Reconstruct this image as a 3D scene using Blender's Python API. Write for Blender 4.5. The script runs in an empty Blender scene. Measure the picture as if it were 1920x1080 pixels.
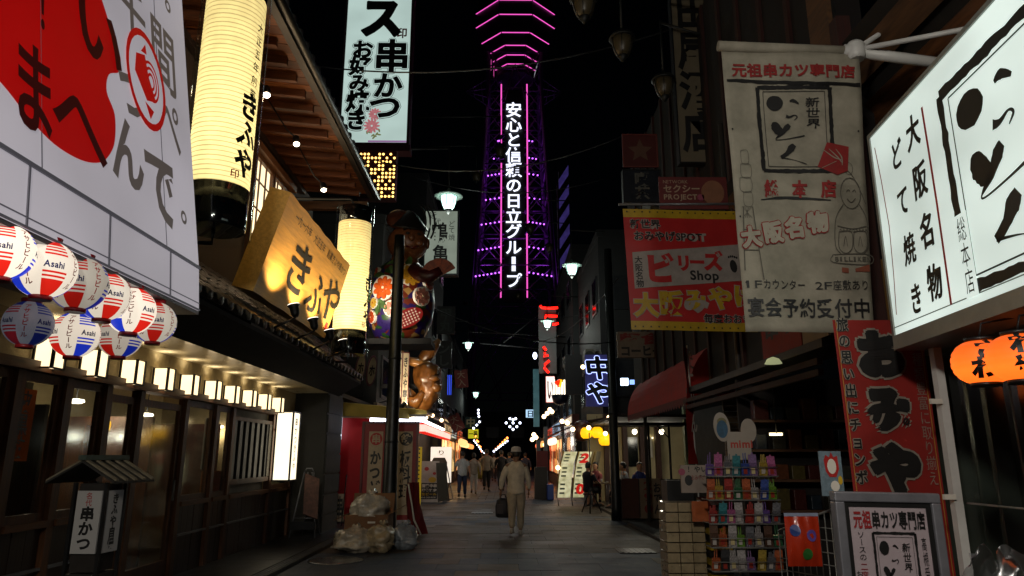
import bpy, math, random
from mathutils import Vector, Matrix
random.seed(7)
SC = bpy.context.scene; COL = SC.collection
R = math.radians; PI = math.pi
V = lambda *a: Vector(a)

# ---------------------------------------------------------------- camera
CAMPOS = V(0, 0, 1.55)
cd = bpy.data.cameras.new('camera'); cam = bpy.data.objects.new('camera', cd); COL.objects.link(cam)
cam.location = CAMPOS; cam.rotation_euler = (R(103.5), 0, -0.0114)
cd.sensor_width = 36; cd.lens = 36 * 1313 / 1920; cd.clip_start = .05; cd.clip_end = 2000
SC.camera = cam
CR = cam.rotation_euler.to_matrix()
# ---------------------------------------------------------------- night sky, faint moonlight, exposure
w = bpy.data.worlds.new('World'); SC.world = w; w.use_nodes = True
nt = w.node_tree; bg = nt.nodes['Background']; sky = nt.nodes.new('ShaderNodeTexSky')
sky.sky_type = 'NISHITA'; sky.sun_disc = False; sky.sun_elevation = R(35); sky.sun_rotation = R(200)
nt.links.new(sky.outputs[0], bg.inputs[0]); bg.inputs[1].default_value = 0.00012
sd = bpy.data.lights.new('moon', 'SUN'); sd.energy = 0.004; sd.angle = R(.5); sd.color = (.8, .9, 1)
so = bpy.data.objects.new('moon', sd); COL.objects.link(so); so.rotation_euler = (R(55), 0, R(-20))
SC.view_settings.view_transform = 'Standard'; SC.view_settings.look = 'None'
SC.view_settings.exposure = 0; SC.view_settings.gamma = 1; SC.view_settings.use_curve_mapping = False
SC.render.engine = 'CYCLES'; cy = SC.cycles
cy.use_denoising = True; cy.max_bounces = 6; cy.diffuse_bounces = 3; cy.glossy_bounces = 3
cy.transmission_bounces = 4; cy.transparent_max_bounces = 10; cy.sample_clamp_indirect = 3; cy.sample_clamp_direct = 30
cy.caustics_reflective = False; cy.caustics_refractive = False

# ---------------------------------------------------------------- rays of the photograph (1920 x 1080)
def ray(px, py): return CR @ V((px - 960) / 1313, -(py - 540) / 1313, -1)
def PY(px, py, y): d = ray(px, py); return CAMPOS + d * (y / d.y)
def PX(px, py, x): d = ray(px, py); return CAMPOS + d * (x / d.x)
def PZ(px, py, z=0): d = ray(px, py); return CAMPOS + d * ((z - 1.55) / d.z)
def proj(p):
    q = CR.transposed() @ (p - CAMPOS); return (960 + 1313 * q.x / -q.z, 540 - 1313 * q.y / -q.z)

# ---------------------------------------------------------------- materials
def hexc(h):
    if not isinstance(h, str): return tuple(h)
    h = h.lstrip('#'); c = [int(h[i:i+2], 16) / 255 for i in (0, 2, 4)]
    return tuple(x / 12.92 if x <= .04045 else ((x + .055) / 1.055) ** 2.4 for x in c)
MATS = {}
def M(name, col, rough=.6, var=.25, scale=6, bump=.15, metal=0, stretch=None, col2=None, coat=0):
    if name in MATS: return MATS[name]
    m = bpy.data.materials.new(name); m.use_nodes = True; t = m.node_tree; b = t.nodes['Principled BSDF']
    c = hexc(col); c2 = hexc(col2) if col2 else tuple(x * (1 - var) for x in c)
    tc = t.nodes.new('ShaderNodeTexCoord'); mp = t.nodes.new('ShaderNodeMapping')
    t.links.new(tc.outputs['Object'], mp.inputs[0])
    if stretch: mp.inputs['Scale'].default_value = stretch
    n = t.nodes.new('ShaderNodeTexNoise'); n.inputs['Scale'].default_value = scale; n.inputs['Detail'].default_value = 6
    n.inputs['Roughness'].default_value = .65
    t.links.new(mp.outputs[0], n.inputs['Vector'])
    r = t.nodes.new('ShaderNodeValToRGB'); r.color_ramp.elements[0].position = .35; r.color_ramp.elements[1].position = .65
    r.color_ramp.elements[0].color = (*c2, 1); r.color_ramp.elements[1].color = (*c, 1)
    t.links.new(n.outputs['Fac'], r.inputs[0]); t.links.new(r.outputs[0], b.inputs['Base Color'])
    mr = t.nodes.new('ShaderNodeMapRange'); mr.inputs[3].default_value = max(.03, rough - .12); mr.inputs[4].default_value = min(1, rough + .12)
    t.links.new(n.outputs['Fac'], mr.inputs[0]); t.links.new(mr.outputs[0], b.inputs['Roughness'])
    b.inputs['Metallic'].default_value = metal
    if coat: b.inputs['Coat Weight'].default_value = coat
    if bump:
        bp = t.nodes.new('ShaderNodeBump'); bp.inputs['Strength'].default_value = bump; bp.inputs['Distance'].default_value = .02
        t.links.new(n.outputs['Fac'], bp.inputs['Height']); t.links.new(bp.outputs[0], b.inputs['Normal'])
    MATS[name] = m; return m
def wood(name, col, axis=1, scale=3, **k):
    s = [9, 9, 9]; s[axis] = .8
    return M(name, col, stretch=tuple(s), scale=scale, var=k.pop('var', .55), **k)
def E(name, col, st=1, var=.12, scale=2, col2=None, stretch=None, base=None):
    """a backlit or glowing surface: uneven emission over a pale base"""
    if name in MATS: return MATS[name]
    m = bpy.data.materials.new(name); m.use_nodes = True; t = m.node_tree; b = t.nodes['Principled BSDF']
    c = hexc(col); c2 = hexc(col2) if col2 else tuple(x * (1 - var) for x in c)
    tc = t.nodes.new('ShaderNodeTexCoord'); mp = t.nodes.new('ShaderNodeMapping'); t.links.new(tc.outputs['Object'], mp.inputs[0])
    if stretch: mp.inputs['Scale'].default_value = stretch
    n = t.nodes.new('ShaderNodeTexNoise'); n.inputs['Scale'].default_value = scale; n.inputs['Detail'].default_value = 2
    t.links.new(mp.outputs[0], n.inputs['Vector'])
    r = t.nodes.new('ShaderNodeValToRGB'); r.color_ramp.elements[0].position = .35; r.color_ramp.elements[1].position = .65
    r.color_ramp.elements[0].color = (*c2, 1); r.color_ramp.elements[1].color = (*c, 1)
    t.links.new(n.outputs['Fac'], r.inputs[0]); t.links.new(r.outputs[0], b.inputs['Emission Color'])
    b.inputs['Emission Strength'].default_value = st
    b.inputs['Base Color'].default_value = (*(hexc(base) if base else tuple(min(.6, x * .6) for x in c)), 1); b.inputs['Roughness'].default_value = .45
    MATS[name] = m; return m
def ribbed(name, col, st, rib=.035, base=None, dark=.45, lo=None, falloff=None):
    """glowing paper over wire hoops: hoops block light; brightest near the bulb (its height = lo)"""
    if name in MATS: return MATS[name]
    m = bpy.data.materials.new(name); m.use_nodes = True; t = m.node_tree; b = t.nodes['Principled BSDF']; c = hexc(col)
    tc = t.nodes.new('ShaderNodeTexCoord'); sx = t.nodes.new('ShaderNodeSeparateXYZ'); t.links.new(tc.outputs['Object'], sx.inputs[0])
    def mth(op, a, bb=None, cl=False):
        n = t.nodes.new('ShaderNodeMath'); n.operation = op; n.use_clamp = cl
        for i, x in enumerate((a, bb)):
            if x is None: continue
            if isinstance(x, (int, float)): n.inputs[i].default_value = x
            else: t.links.new(x, n.inputs[i])
        return n.outputs[0]
    f = mth('FRACT', mth('DIVIDE', sx.outputs[2], rib)); hoop = mth('LESS_THAN', f, .24)
    k = mth('SUBTRACT', 1, mth('MULTIPLY', hoop, dark))
    nz = t.nodes.new('ShaderNodeTexNoise'); nz.inputs['Scale'].default_value = 7; t.links.new(tc.outputs['Object'], nz.inputs['Vector'])
    k = mth('MULTIPLY', k, mth('ADD', mth('MULTIPLY', nz.outputs['Fac'], .5), .75))
    if falloff:
        d = mth('DIVIDE', mth('ABSOLUTE', mth('SUBTRACT', sx.outputs[2], lo)), falloff)
        k = mth('MULTIPLY', k, mth('ADD', mth('MULTIPLY', mth('SUBTRACT', 1, d, True), .7), .45))
    k = mth('MULTIPLY', k, st)
    b.inputs['Emission Color'].default_value = (*c, 1); t.links.new(k, b.inputs['Emission Strength'])
    b.inputs['Base Color'].default_value = (*(hexc(base) if base else tuple(x * .6 for x in c)), 1); b.inputs['Roughness'].default_value = .6
    MATS[name] = m; return m
def translucent(name, col):
    m = M(name, col, .9, .15, 5); t = m.node_tree; b = t.nodes['Principled BSDF']; o = t.nodes['Material Output']
    mx = t.nodes.new('ShaderNodeMixShader'); mx.inputs[0].default_value = .45; tr = t.nodes.new('ShaderNodeBsdfTranslucent'); tr.inputs[0].default_value = (*hexc(col), 1)
    t.links.new(b.outputs[0], mx.inputs[1]); t.links.new(tr.outputs[0], mx.inputs[2]); t.links.new(mx.outputs[0], o.inputs[0]); return m
def clear(name, alpha=.12, col=(.9, .95, .95), rough=.08):
    if name in MATS: return MATS[name]
    m = bpy.data.materials.new(name); m.use_nodes = True; t = m.node_tree; t.nodes.remove(t.nodes['Principled BSDF'])
    o = t.nodes['Material Output']; mx = t.nodes.new('ShaderNodeMixShader'); tr = t.nodes.new('ShaderNodeBsdfTransparent')
    gl = t.nodes.new('ShaderNodeBsdfGlossy'); gl.inputs['Roughness'].default_value = rough; gl.inputs['Color'].default_value = (*col, 1)
    tr.inputs[0].default_value = (*col, 1)
    fr = t.nodes.new('ShaderNodeLayerWeight'); fr.inputs[0].default_value = .5
    pw_ = t.nodes.new('ShaderNodeMath'); pw_.operation = 'POWER'; pw_.inputs[1].default_value = 5; t.links.new(fr.outputs['Facing'], pw_.inputs[0])
    ad = t.nodes.new('ShaderNodeMath'); ad.operation = 'MULTIPLY_ADD'; ad.inputs[1].default_value = .8; ad.inputs[2].default_value = alpha
    t.links.new(pw_.outputs[0], ad.inputs[0]); t.links.new(ad.outputs[0], mx.inputs[0])
    t.links.new(tr.outputs[0], mx.inputs[1]); t.links.new(gl.outputs[0], mx.inputs[2]); t.links.new(mx.outputs[0], o.inputs[0])
    MATS[name] = m; return m

BLACK = M('black paint', '#0c0c0d', .45); DARKW = wood('dark stained wood', '#2a1a10', 2, rough=.5)
WOODY = wood('brown wood along street', '#6a4224', 1, rough=.55); WOODZ = wood('brown wood upright', '#5e3a20', 2, rough=.5)
WOODX = wood('brown wood across', '#5a3a22', 0, rough=.6)
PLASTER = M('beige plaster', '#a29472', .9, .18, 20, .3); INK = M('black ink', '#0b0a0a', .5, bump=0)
RED = M('red print', '#b01c18', .55, bump=.03); WHITE = M('white print', '#d8d4c8', .6, .1, bump=.03)
METAL = M('grey metal', '#7c7d80', .4, metal=.6, bump=.05); STEEL = M('dark steel', '#26272a', .42, metal=.5)
WHITEP = M('white painted metal', '#c8c8c4', .4, .12, bump=.03); REDD = M('dark red lacquer', '#5a0d0c', .4)
YELLOWP = M('yellow print', '#c9a51c', .55, .12, bump=.03); ORANGE = M('orange print', '#c2511c', .6)
GLASS = clear('window glass', .06); ACRYL = clear('acrylic cover', .03); VINYL = clear('clear vinyl sheet', .07, rough=.16)

# ---------------------------------------------------------------- mesh helpers
WL = {}
def tag(o, label=None, cat=None, group=None, kind=None):
    if label: o['label'] = label
    if cat: o['category'] = cat
    if group: o['group'] = group
    if kind: o['kind'] = kind
    return o
def thing(name, label, cat, loc=(0, 0, 0), group=None):
    o = bpy.data.objects.new(name, None); COL.objects.link(o); o.location = loc; o.empty_display_size = .1
    WL[o.name] = Vector(loc); return tag(o, label, cat, group)
class MB:
    def __init__(s): s.v = []; s.f = []; s.m = []; s.s = []; s.mi = 0; s.sm = False; s.marks = []; s.hold = False
    def face(s, pts):
        n = len(s.v); s.v += [Vector(p) for p in pts]; s.f.append(tuple(range(n, n + len(pts)))); s.m.append(s.mi); s.s.append(False)
    def obox(s, O, a, b, c):
        """box from corner O along edge vectors a, b, c"""
        O, a, b, c = map(Vector, (O, a, b, c)); n = len(s.v)
        if a.cross(b).dot(c) < 0: O = O + a; a = -a
        s.v += [O, O+a, O+a+b, O+b, O+c, O+a+c, O+a+b+c, O+b+c]
        for q in ((3,2,1,0),(4,5,6,7),(0,1,5,4),(1,2,6,5),(2,3,7,6),(3,0,4,7)):
            s.f.append(tuple(n+i for i in q)); s.m.append(s.mi); s.s.append(False)
        return s
    def box(s, lo, hi):
        lo = Vector(lo); hi = Vector(hi); d = hi - lo
        return s.obox(lo, (d.x,0,0), (0,d.y,0), (0,0,d.z))
    def ring(s, pts): n = len(s.v); s.v += [Vector(p) for p in pts]; return n
    def loft(s, rings, cap=True, smooth=True, closed=False, mats=None):
        k = len(rings[0]); idx = [s.ring(r) for r in rings]; L = len(rings)
        for i in range(L - (0 if closed else 1)):
            a = idx[i]; b = idx[(i+1) % L]
            for j in range(k):
                s.f.append((a+j, a+(j+1)%k, b+(j+1)%k, b+j)); s.s.append(smooth)
                s.m.append(mats(i, j) if mats else s.mi)
        if cap and not closed:
            s.f.append(tuple(reversed(range(idx[0], idx[0]+k)))); s.m.append(s.mi); s.s.append(False)
            s.f.append(tuple(range(idx[-1], idx[-1]+k))); s.m.append(s.mi); s.s.append(False)
        return s
    def lathe(s, c, prof, seg=20, axis=(0,0,1), smooth=True, cap=True, mats=None, sx=1, sy=1):
        ax = Vector(axis).normalized(); q = V(0,0,1).rotation_difference(ax); c = Vector(c)
        return s.loft([[c + q @ V(r*math.cos(2*PI*j/seg)*sx, r*math.sin(2*PI*j/seg)*sy, z) for j in range(seg)] for r, z in prof], cap, smooth, mats=mats)
    def tube(s, pts, r, seg=8, rs=None, sx=1):
        pts = [Vector(p) for p in pts]; rings = []; up = V(0,0,1)
        for i, p in enumerate(pts):
            d = (pts[min(i+1, len(pts)-1)] - pts[max(i-1, 0)]).normalized()
            u = d.cross(up)
            if u.length < .05: u = d.cross(V(1,0,0))
            u.normalize(); w_ = u.cross(d).normalized(); rr = rs[i] if rs else r
            rings.append([p + u*rr*sx*math.cos(2*PI*j/seg) + w_*rr*math.sin(2*PI*j/seg) for j in range(seg)])
        return s.loft(rings)
    def ball(s, c, rx, ry=None, rz=None, seg=16, rings=10, mats=None):
        ry = ry or rx; rz = rz or rx; c = Vector(c); R_ = []
        for i in range(rings+1):
            a = -PI/2 + PI*(i*.98+.01*rings)/rings if False else -PI/2*.985 + PI*.985*i/rings
            R_.append([c + V(rx*math.cos(a)*math.cos(2*PI*j/seg), ry*math.cos(a)*math.sin(2*PI*j/seg), rz*math.sin(a)) for j in range(seg)])
        return s.loft(R_, mats=mats)
    def grid(s, f, nx, ny, smooth=True):
        n = len(s.v); s.v += [Vector(f(i/nx, j/ny)) for j in range(ny+1) for i in range(nx+1)]; w_ = nx+1
        for j in range(ny):
            for i in range(nx): s.f.append((n+j*w_+i, n+j*w_+i+1, n+(j+1)*w_+i+1, n+(j+1)*w_+i)); s.m.append(s.mi); s.s.append(smooth)
        return s
    def build(s, name, mats, parent=None, label=None, kind=None):
        off = WL.get(parent.name, V(0,0,0)) if parent else V(0,0,0)
        me = bpy.data.meshes.new(name); me.from_pydata([tuple(v - off) for v in s.v], [], s.f)
        for m in (mats if isinstance(mats, (list, tuple)) else [mats]): me.materials.append(m)
        me.polygons.foreach_set('material_index', s.m); me.polygons.foreach_set('use_smooth', s.s); me.update()
        o = bpy.data.objects.new(name, me); COL.objects.link(o)
        if parent: o.parent = parent
        WL[o.name] = off
        if label: o['label'] = label
        if kind: o['kind'] = kind
        return o
def box(name, lo, hi, mat, parent=None, **k): return MB().box(lo, hi).build(name, mat, parent, **k)
def tube(name, pts, r, mat, parent=None, seg=8, **k): return MB().tube(pts, r, seg).build(name, mat, parent, **k)
def copy_tree(o, parent=None):
    c = o.copy(); COL.objects.link(c); WL[c.name] = WL.get(o.name, V(0,0,0))
    if parent: c.parent = parent
    for ch in o.children: copy_tree(ch, c)
    return c
def bevel(o, w_=.01, seg=2):
    b = o.modifiers.new('bevel', 'BEVEL'); b.width = w_; b.segments = seg; b.limit_method = 'ANGLE'; return o

GL = {}
def glyph_data(ch, bold):
    k = (ch, bold)
    if k not in GL:
        c = bpy.data.curves.new('g', 'FONT'); c.body = ch; c.size = 1; c.offset = bold; c.resolution_u = 3
        o = bpy.data.objects.new('g', c); m = bpy.data.meshes.new_from_object(o)
        vs = [(v.co.x, v.co.y) for v in m.vertices]; fs = [tuple(p.vertices) for p in m.polygons]
        bpy.data.objects.remove(o); bpy.data.curves.remove(c); bpy.data.meshes.remove(m)
        # keep each glyph's own box; cjk cells are 1 em wide
        xs = [v[0] for v in vs] or [0, 1]
        wd = 1.0 if ord(ch) > 0x2000 else max(.3, max(xs) - min(xs) + .08)
        x0 = 0 if ord(ch) > 0x2000 else min(xs) - .04
        GL[k] = ([(x - x0, y) for x, y in vs], fs, wd)
    return GL[k]
class Panel:
    """a flat board: O corner, unit axes u (viewer's right) and v (up); n points at the viewer"""
    def __init__(s, O, u, v): s.O = Vector(O); s.u = Vector(u).normalized(); s.v = Vector(v).normalized(); s.n = s.u.cross(s.v).normalized()
    def at(s, a, b, d=0): return s.O + s.u*a + s.v*b + s.n*d
    def px(s, x, y):
        d = ray(x, y); t = (s.O - CAMPOS).dot(s.n) / d.dot(s.n); q = CAMPOS + d*t - s.O; return (q.dot(s.u), q.dot(s.v))
    def box(s, mb, a0, a1, b0, b1, d0, d1): return mb.obox(s.at(a0, b0, d0), s.u*(a1-a0), s.v*(b1-b0), s.n*(d1-d0))
    def glyph(s, mb, ch, a, b, w_, h, d=.004, bold=.0, slant=0, rot=0, mirror=False, f=None):
        """character in a cell centred on (a, b), w_ x h metres"""
        vs, fs, wd = glyph_data(ch, bold); n = len(mb.v); c_, s_ = math.cos(rot), math.sin(rot); f0 = len(mb.f)
        for x, y in vs:
            X = (x/wd - .5) * w_ * (-1 if mirror else 1); Y = (y - .38) * h; X += slant*Y
            X, Y = X*c_ - Y*s_, X*s_ + Y*c_
            mb.v.append(f(a+X, b+Y) if f else s.at(a+X, b+Y, d))
        for q in fs: mb.f.append(tuple(n+i for i in q)); mb.m.append(mb.mi); mb.s.append(False)
        if not mb.hold: mb.marks.append((n, len(mb.v), f0, len(mb.f)))
    def fat(s, mb, ch, a, b, w_, h, t, d=.004, **k):
        """thick brush weight: the character laid several times, each a hair above the last"""
        n0, f0 = len(mb.v), len(mb.f); mb.hold = True
        for i in range(8): s.glyph(mb, ch, a + t*math.cos(i*PI/4), b + t*math.sin(i*PI/4), w_, h, d=d+.0003*i, **k)
        s.glyph(mb, ch, a, b, w_, h, d=d+.0026, **k); mb.hold = False; mb.marks.append((n0, len(mb.v), f0, len(mb.f)))
    def gpx(s, mb, ch, x, y, wp, hp, t=0, **k):
        a, b = s.px(x, y); a2, _ = s.px(x+wp/2, y); a1, _ = s.px(x-wp/2, y)
        p0 = proj(s.at(a, b)); p1 = proj(s.at(a, b+.1)); hm = hp / (math.hypot(p1[0]-p0[0], p1[1]-p0[1])/.1)
        q1 = proj(s.at(a+.1, b)); wm = wp / (math.hypot(q1[0]-p0[0], 0*(q1[1]-p0[1]))/.1)
        if t: s.fat(mb, ch, a, b, wm, hm, t, **k)
        else: s.glyph(mb, ch, a, b, wm, hm, **k)
    def row(s, mb, text, a0, a1, b, h, **k):
        n = len(text); cw = (a1-a0)/n
        for i, ch in enumerate(text):
            if ch != ' ': s.glyph(mb, ch, a0+cw*(i+.5), b, cw*k.get('fill', .98) if False else cw*.98, h, **{q: z for q, z in k.items() if q != 'fill'})
    def col(s, mb, text, a, b1, b0, w_, **k):
        n = len(text); ch_h = (b1-b0)/n
        for i, ch in enumerate(text):
            if ch != ' ':
                if ch == 'ー': s.glyph(mb, ch, a, b1-ch_h*(i+.5), ch_h, w_, rot=-PI/2, **k)
                else: s.glyph(mb, ch, a, b1-ch_h*(i+.5), w_, ch_h, **k)
    def word(s, mb, text, a, b, h, **k):
        """proportional latin / mixed line starting at a"""
        for ch in text:
            wd = .3 if ch == ' ' else glyph_data(ch, k.get('bold', 0))[2]
            if ch != ' ': s.glyph(mb, ch, a+wd*h/2, b, wd*h, h, **k)
            a += wd*h
        return a
    def poly(s, mb, pts, d0, d1):
        n = len(pts); ar = sum(pts[i][0]*pts[(i+1)%n][1]-pts[(i+1)%n][0]*pts[i][1] for i in range(n))
        if ar < 0: pts = pts[::-1]
        k = len(mb.v); mb.v += [s.at(a, b, d0) for a, b in pts] + [s.at(a, b, d1) for a, b in pts]
        mb.f.append(tuple(k+n+i for i in range(n))); mb.m.append(mb.mi); mb.s.append(False)
        if d1 - d0 > .0021:
            mb.f.append(tuple(k+n-1-i for i in range(n))); mb.m.append(mb.mi); mb.s.append(False)
            for i in range(n):
                j = (i+1) % n; mb.f.append((k+i, k+j, k+n+j, k+n+i)); mb.m.append(mb.mi); mb.s.append(False)
    def disc(s, mb, a, b, ra, rb, d0, d1, seg=24, rot=0):
        s.poly(mb, [(a + ra*math.cos(2*PI*i/seg)*math.cos(rot) - rb*math.sin(2*PI*i/seg)*math.sin(rot), b + ra*math.cos(2*PI*i/seg)*math.sin(rot) + rb*math.sin(2*PI*i/seg)*math.cos(rot)) for i in range(seg)], d0, d1)
    def ringd(s, mb, a, b, r1, r0, asp, d, seg=28):
        for i in range(seg):
            t0, t1 = 2*PI*i/seg, 2*PI*(i+1)/seg
            mb.face([s.at(a+r*asp*math.cos(t), b+r*math.sin(t), d) for r, t in ((r0,t0),(r1,t0),(r1,t1),(r0,t1))])
    def stroke(s, mb, pts, ws, d=.004, sub=5, rag=0):
        """brush stroke through pts (metres) with widths ws"""
        P = []; W = []; n = len(pts)
        for i in range(n-1):
            p0 = pts[max(i-1,0)]; p1 = pts[i]; p2 = pts[i+1]; p3 = pts[min(i+2,n-1)]
            for k in range(sub):
                t = k/sub; q = [.5*((2*p1[c])+(-p0[c]+p2[c])*t+(2*p0[c]-5*p1[c]+4*p2[c]-p3[c])*t*t+(-p0[c]+3*p1[c]-3*p2[c]+p3[c])*t**3) for c in (0,1)]
                P.append(q); W.append(ws[i]*(1-t)+ws[i+1]*t)
        P.append(pts[-1]); W.append(ws[-1]); L = []; Rr = []
        for i, (p, w_) in enumerate(zip(P, W)):
            a = P[max(i-1,0)]; b = P[min(i+1,len(P)-1)]; dx, dy = b[0]-a[0], b[1]-a[1]; l = math.hypot(dx,dy) or 1
            j = w_*(.5+random.uniform(-rag, rag)); j2 = w_*(.5+random.uniform(-rag, rag))
            L.append((p[0]-dy/l*j, p[1]+dx/l*j)); Rr.append((p[0]+dy/l*j2, p[1]-dx/l*j2))
        for i in range(len(P)-1): mb.face([s.at(*Rr[i], d), s.at(*Rr[i+1], d), s.at(*L[i+1], d), s.at(*L[i], d)])
def facing(px0, py0, px1, py1, y):
    """board facing back down the street at depth y between two pixel corners -> Panel, width, height"""
    pm_ = (py0+py1)/2; a = PY(px0, pm_, y); b = PY(px1, pm_, y); c = PY((px0+px1)/2, py0, y); e = PY((px0+px1)/2, py1, y)
    return Panel(V(a.x, y, e.z), (1,0,0), (0,0,1)), b.x-a.x, c.z-e.z
def ittoku(p, mb, x, y, w_, h, d=.004, corner=True):
    """the brushed logo inside its ragged double frame; x, y lower left"""
    t = w_*.055
    for a, b in (((0,0),(1,0)), ((1,0),(1,1)), ((1,1),(0,1)), ((0,1),(0,0))):
        n = 14; pts = [(x+w_*(a[0]+(b[0]-a[0])*i/n), y+h*(a[1]+(b[1]-a[1])*i/n)) for i in range(n+1)]
        p.stroke(mb, pts, [t*random.uniform(.8, 1.2) for _ in pts], d, 2, .1)
    i0 = .075
    for a, b in (((i0,.05),(1-i0,.05)), ((1-i0,.05),(1-i0,.95)), ((1-i0,.95),(i0,.95)), ((i0,.95),(i0,.05))):
        p.stroke(mb, [(x+w_*a[0], y+h*a[1]), (x+w_*b[0], y+h*b[1])], [t*.16]*2, d)
    q = lambda u, v: (x+w_*u, y+h*v)
    p.poly(mb, [(q(.23+.115*math.cos(i*.35)*(1+random.uniform(-.04,.04)), .81+.09*math.sin(i*.35)*(1+random.uniform(-.04,.04)))) for i in range(18)], d-.001, d)
    S = lambda pts, ws: p.stroke(mb, [q(*z) for z in pts], [z*w_ for z in ws], d, 5, .03)
    S([(.44,.83),(.49,.84),(.56,.80)], [.02,.05,.02])
    S([(.38,.655),(.43,.645),(.50,.665),(.53,.64),(.49,.605)], [.05,.03,.012,.018,.008])
    S([(.17,.56),(.21,.54),(.27,.47),(.30,.43)], [.05,.13,.13,.05]); S([(.42,.55),(.38,.52),(.31,.45),(.22,.39),(.24,.37),(.40,.385),(.62,.42)], [.05,.08,.05,.012,.01,.012,.02])
    S([(.47,.31),(.42,.27),(.36,.21),(.27,.16)], [.06,.10,.06,.05]); S([(.27,.16),(.45,.13),(.62,.08)], [.02,.006,.012])
    p.col(mb, '新世界', x+w_*.75, y+h*.88, y+h*.5, w_*.2, d=d, bold=.01, slant=.1)

ORD = 'first second third fourth fifth sixth seventh eighth ninth tenth eleventh twelfth thirteenth fourteenth fifteenth sixteenth'.split()
# ================================================================ GROUND
g = box('ground', (-60, -12, -.4), (60, 200, -.03), M('asphalt joint', '#2a2824', .8, .3, 3), kind='structure')
pav = box('street_paving', (-3.05, 2, -.1), (2.9, 60, -.022), M('dark joint mortar', '#2c261e', .9, .2, 12)); tag(pav, kind='structure')
SLAB = [M('warm grey paving stone', '#4d3e2b', .42, .3, 5, .25), M('brown paving stone', '#453624', .45, .3, 6, .25), M('blue grey paving stone', '#27354a', .4, .3, 5, .25), M('pale paving stone', '#50412c', .5, .25, 5, .25)]
for _m in SLAB:
    _t = _m.node_tree; _b = _t.nodes['Principled BSDF']; _l = _b.inputs['Base Color'].links[0].from_socket; _g = _t.nodes.new('ShaderNodeNewGeometry')
    _n = _t.nodes.new('ShaderNodeTexNoise'); _n.inputs['Scale'].default_value = .9; _n.inputs['Detail'].default_value = 8; _n.inputs['Roughness'].default_value = .7; _t.links.new(_g.outputs['Position'], _n.inputs['Vector'])
    _r = _t.nodes.new('ShaderNodeValToRGB'); _r.color_ramp.elements[0].position = .36; _r.color_ramp.elements[0].color = (.55, .5, .44, 1); _r.color_ramp.elements[1].position = .62
    _x = _t.nodes.new('ShaderNodeMix'); _x.data_type = 'RGBA'; _x.blend_type = 'MULTIPLY'; _x.inputs[0].default_value = 1; _t.links.new(_n.outputs['Fac'], _r.inputs[0]); _t.links.new(_l, _x.inputs[6]); _t.links.new(_r.outputs[0], _x.inputs[7]); _t.links.new(_x.outputs[2], _b.inputs['Base Color'])
    _q = _t.nodes.new('ShaderNodeMapRange'); _q.inputs[1].default_value = .3; _q.inputs[2].default_value = .7; _q.inputs[3].default_value = .45; _q.inputs[4].default_value = .75; _t.links.new(_n.outputs['Fac'], _q.inputs[0]); _t.links.new(_q.outputs[0], _b.inputs['Roughness'])
slabm = {}
for mi, m in enumerate(SLAB):
    for q in range(3):
        b = MB().box((.006, .006, 0), (.594, .594, .03)); o = b.build('paving_slab', m); slabm[mi, q] = o.data; bpy.data.objects.remove(o)
cnt = 0; rest = {i: MB() for i in range(4)}
rows = [(r, c) for r in range(0, 84) for c in range(10)]
for r, c in rows:
    y = 7.4 + r*.6; x = -3.04 + c*.592 + (.296 if r % 2 else 0)
    if c == 9 and r % 2: continue
    band = (r // 4) % 3
    mi = 2 if (band == 1 and (c + r//2) % 6 != 0) else random.choice((0, 0, 0, 1, 3))
    if r % 11 == 0: mi = 1
    dz = random.uniform(0, .003)
    if cnt < 300:
        s = bpy.data.objects.new('paving_slab', slabm[mi, cnt % 3]); COL.objects.link(s); s.parent = pav
        s.location = (x, y, -.022 + dz - .008); s.rotation_euler = (random.uniform(-.002, .002), random.uniform(-.002, .002), 0); cnt += 1
    else: rest[mi].box((x+.008, y+.008, -.03), (x+.584, y+.592, -.001+dz*.5))
for r in range(1, 84, 2):
    y = 7.4 + r*.6; mi = 2 if (r//4) % 3 == 1 else 0
    for xa, xb in ((-3.036, -2.75), (2.59, 2.88)): rest[mi].box((xa, y+.006, -.03), (xb, y+.592, .0))
b = MB()
for mi in range(4):
    n = len(b.v); b.v += rest[mi].v; b.f += [tuple(i+n for i in f) for f in rest[mi].f]; b.m += [mi]*len(rest[mi].f); b.s += rest[mi].s
b.build('paving_slab_field', SLAB, pav, kind='stuff')
ap = MB(); 
for i in range(9): ap.box((-4.35, 4+i*1.4, -.1), (-3.22, 4+i*1.4+1.39, .07))
ap.build('shop_pavement', M('dark wet concrete', '#232220', .38, .3, 4), kind='structure')
kb = MB()
for i in range(16): kb.box((-3.21, 4+i*.8, -.1), (-3.06, 4+i*.8+.79, .05))
kb.build('kerb', M('worn kerb stone', '#4a4842', .5, .3, 9), kind='structure')
m = MB()
for k in range(3): m.box((-3.20+k*.05, 4, .052), (-3.185+k*.05, 16.5, .064))
tag(m.build('drain_rail', METAL), 'narrow metal drain grating rails along the dark left kerb', 'drain')
b = MB(); b.lathe((-2.55, 11.35, .002), [(.42, 0), (.42, .008), (.39, .012), (.05, .014)], 28); 
mh = b.build('manhole_cover', M('worn steel cover', '#8a8c90', .22, .3, 30, .2, metal=.8)); tag(mh, 'round shiny steel manhole cover in front of the rubbish bags', 'manhole cover')

# ================================================================ LEFT RESTAURANT BUILDING
XW = -4.2
rb = thing('restaurant_building', 'traditional timber restaurant with latticed windows, tiled lower roof and wooden rafters on the left side', 'building', (XW, 9, 0))
m = MB(); m.box((XW-.12, 3, 2.37), (XW, 14.3, 2.9)); m.build('plaster_wall', PLASTER, rb)
m = MB(); m.box((XW-.1, 3, 2.28), (XW+.10, 14.3, 2.37)); m.build('header_beam', WOODY, rb)
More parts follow.
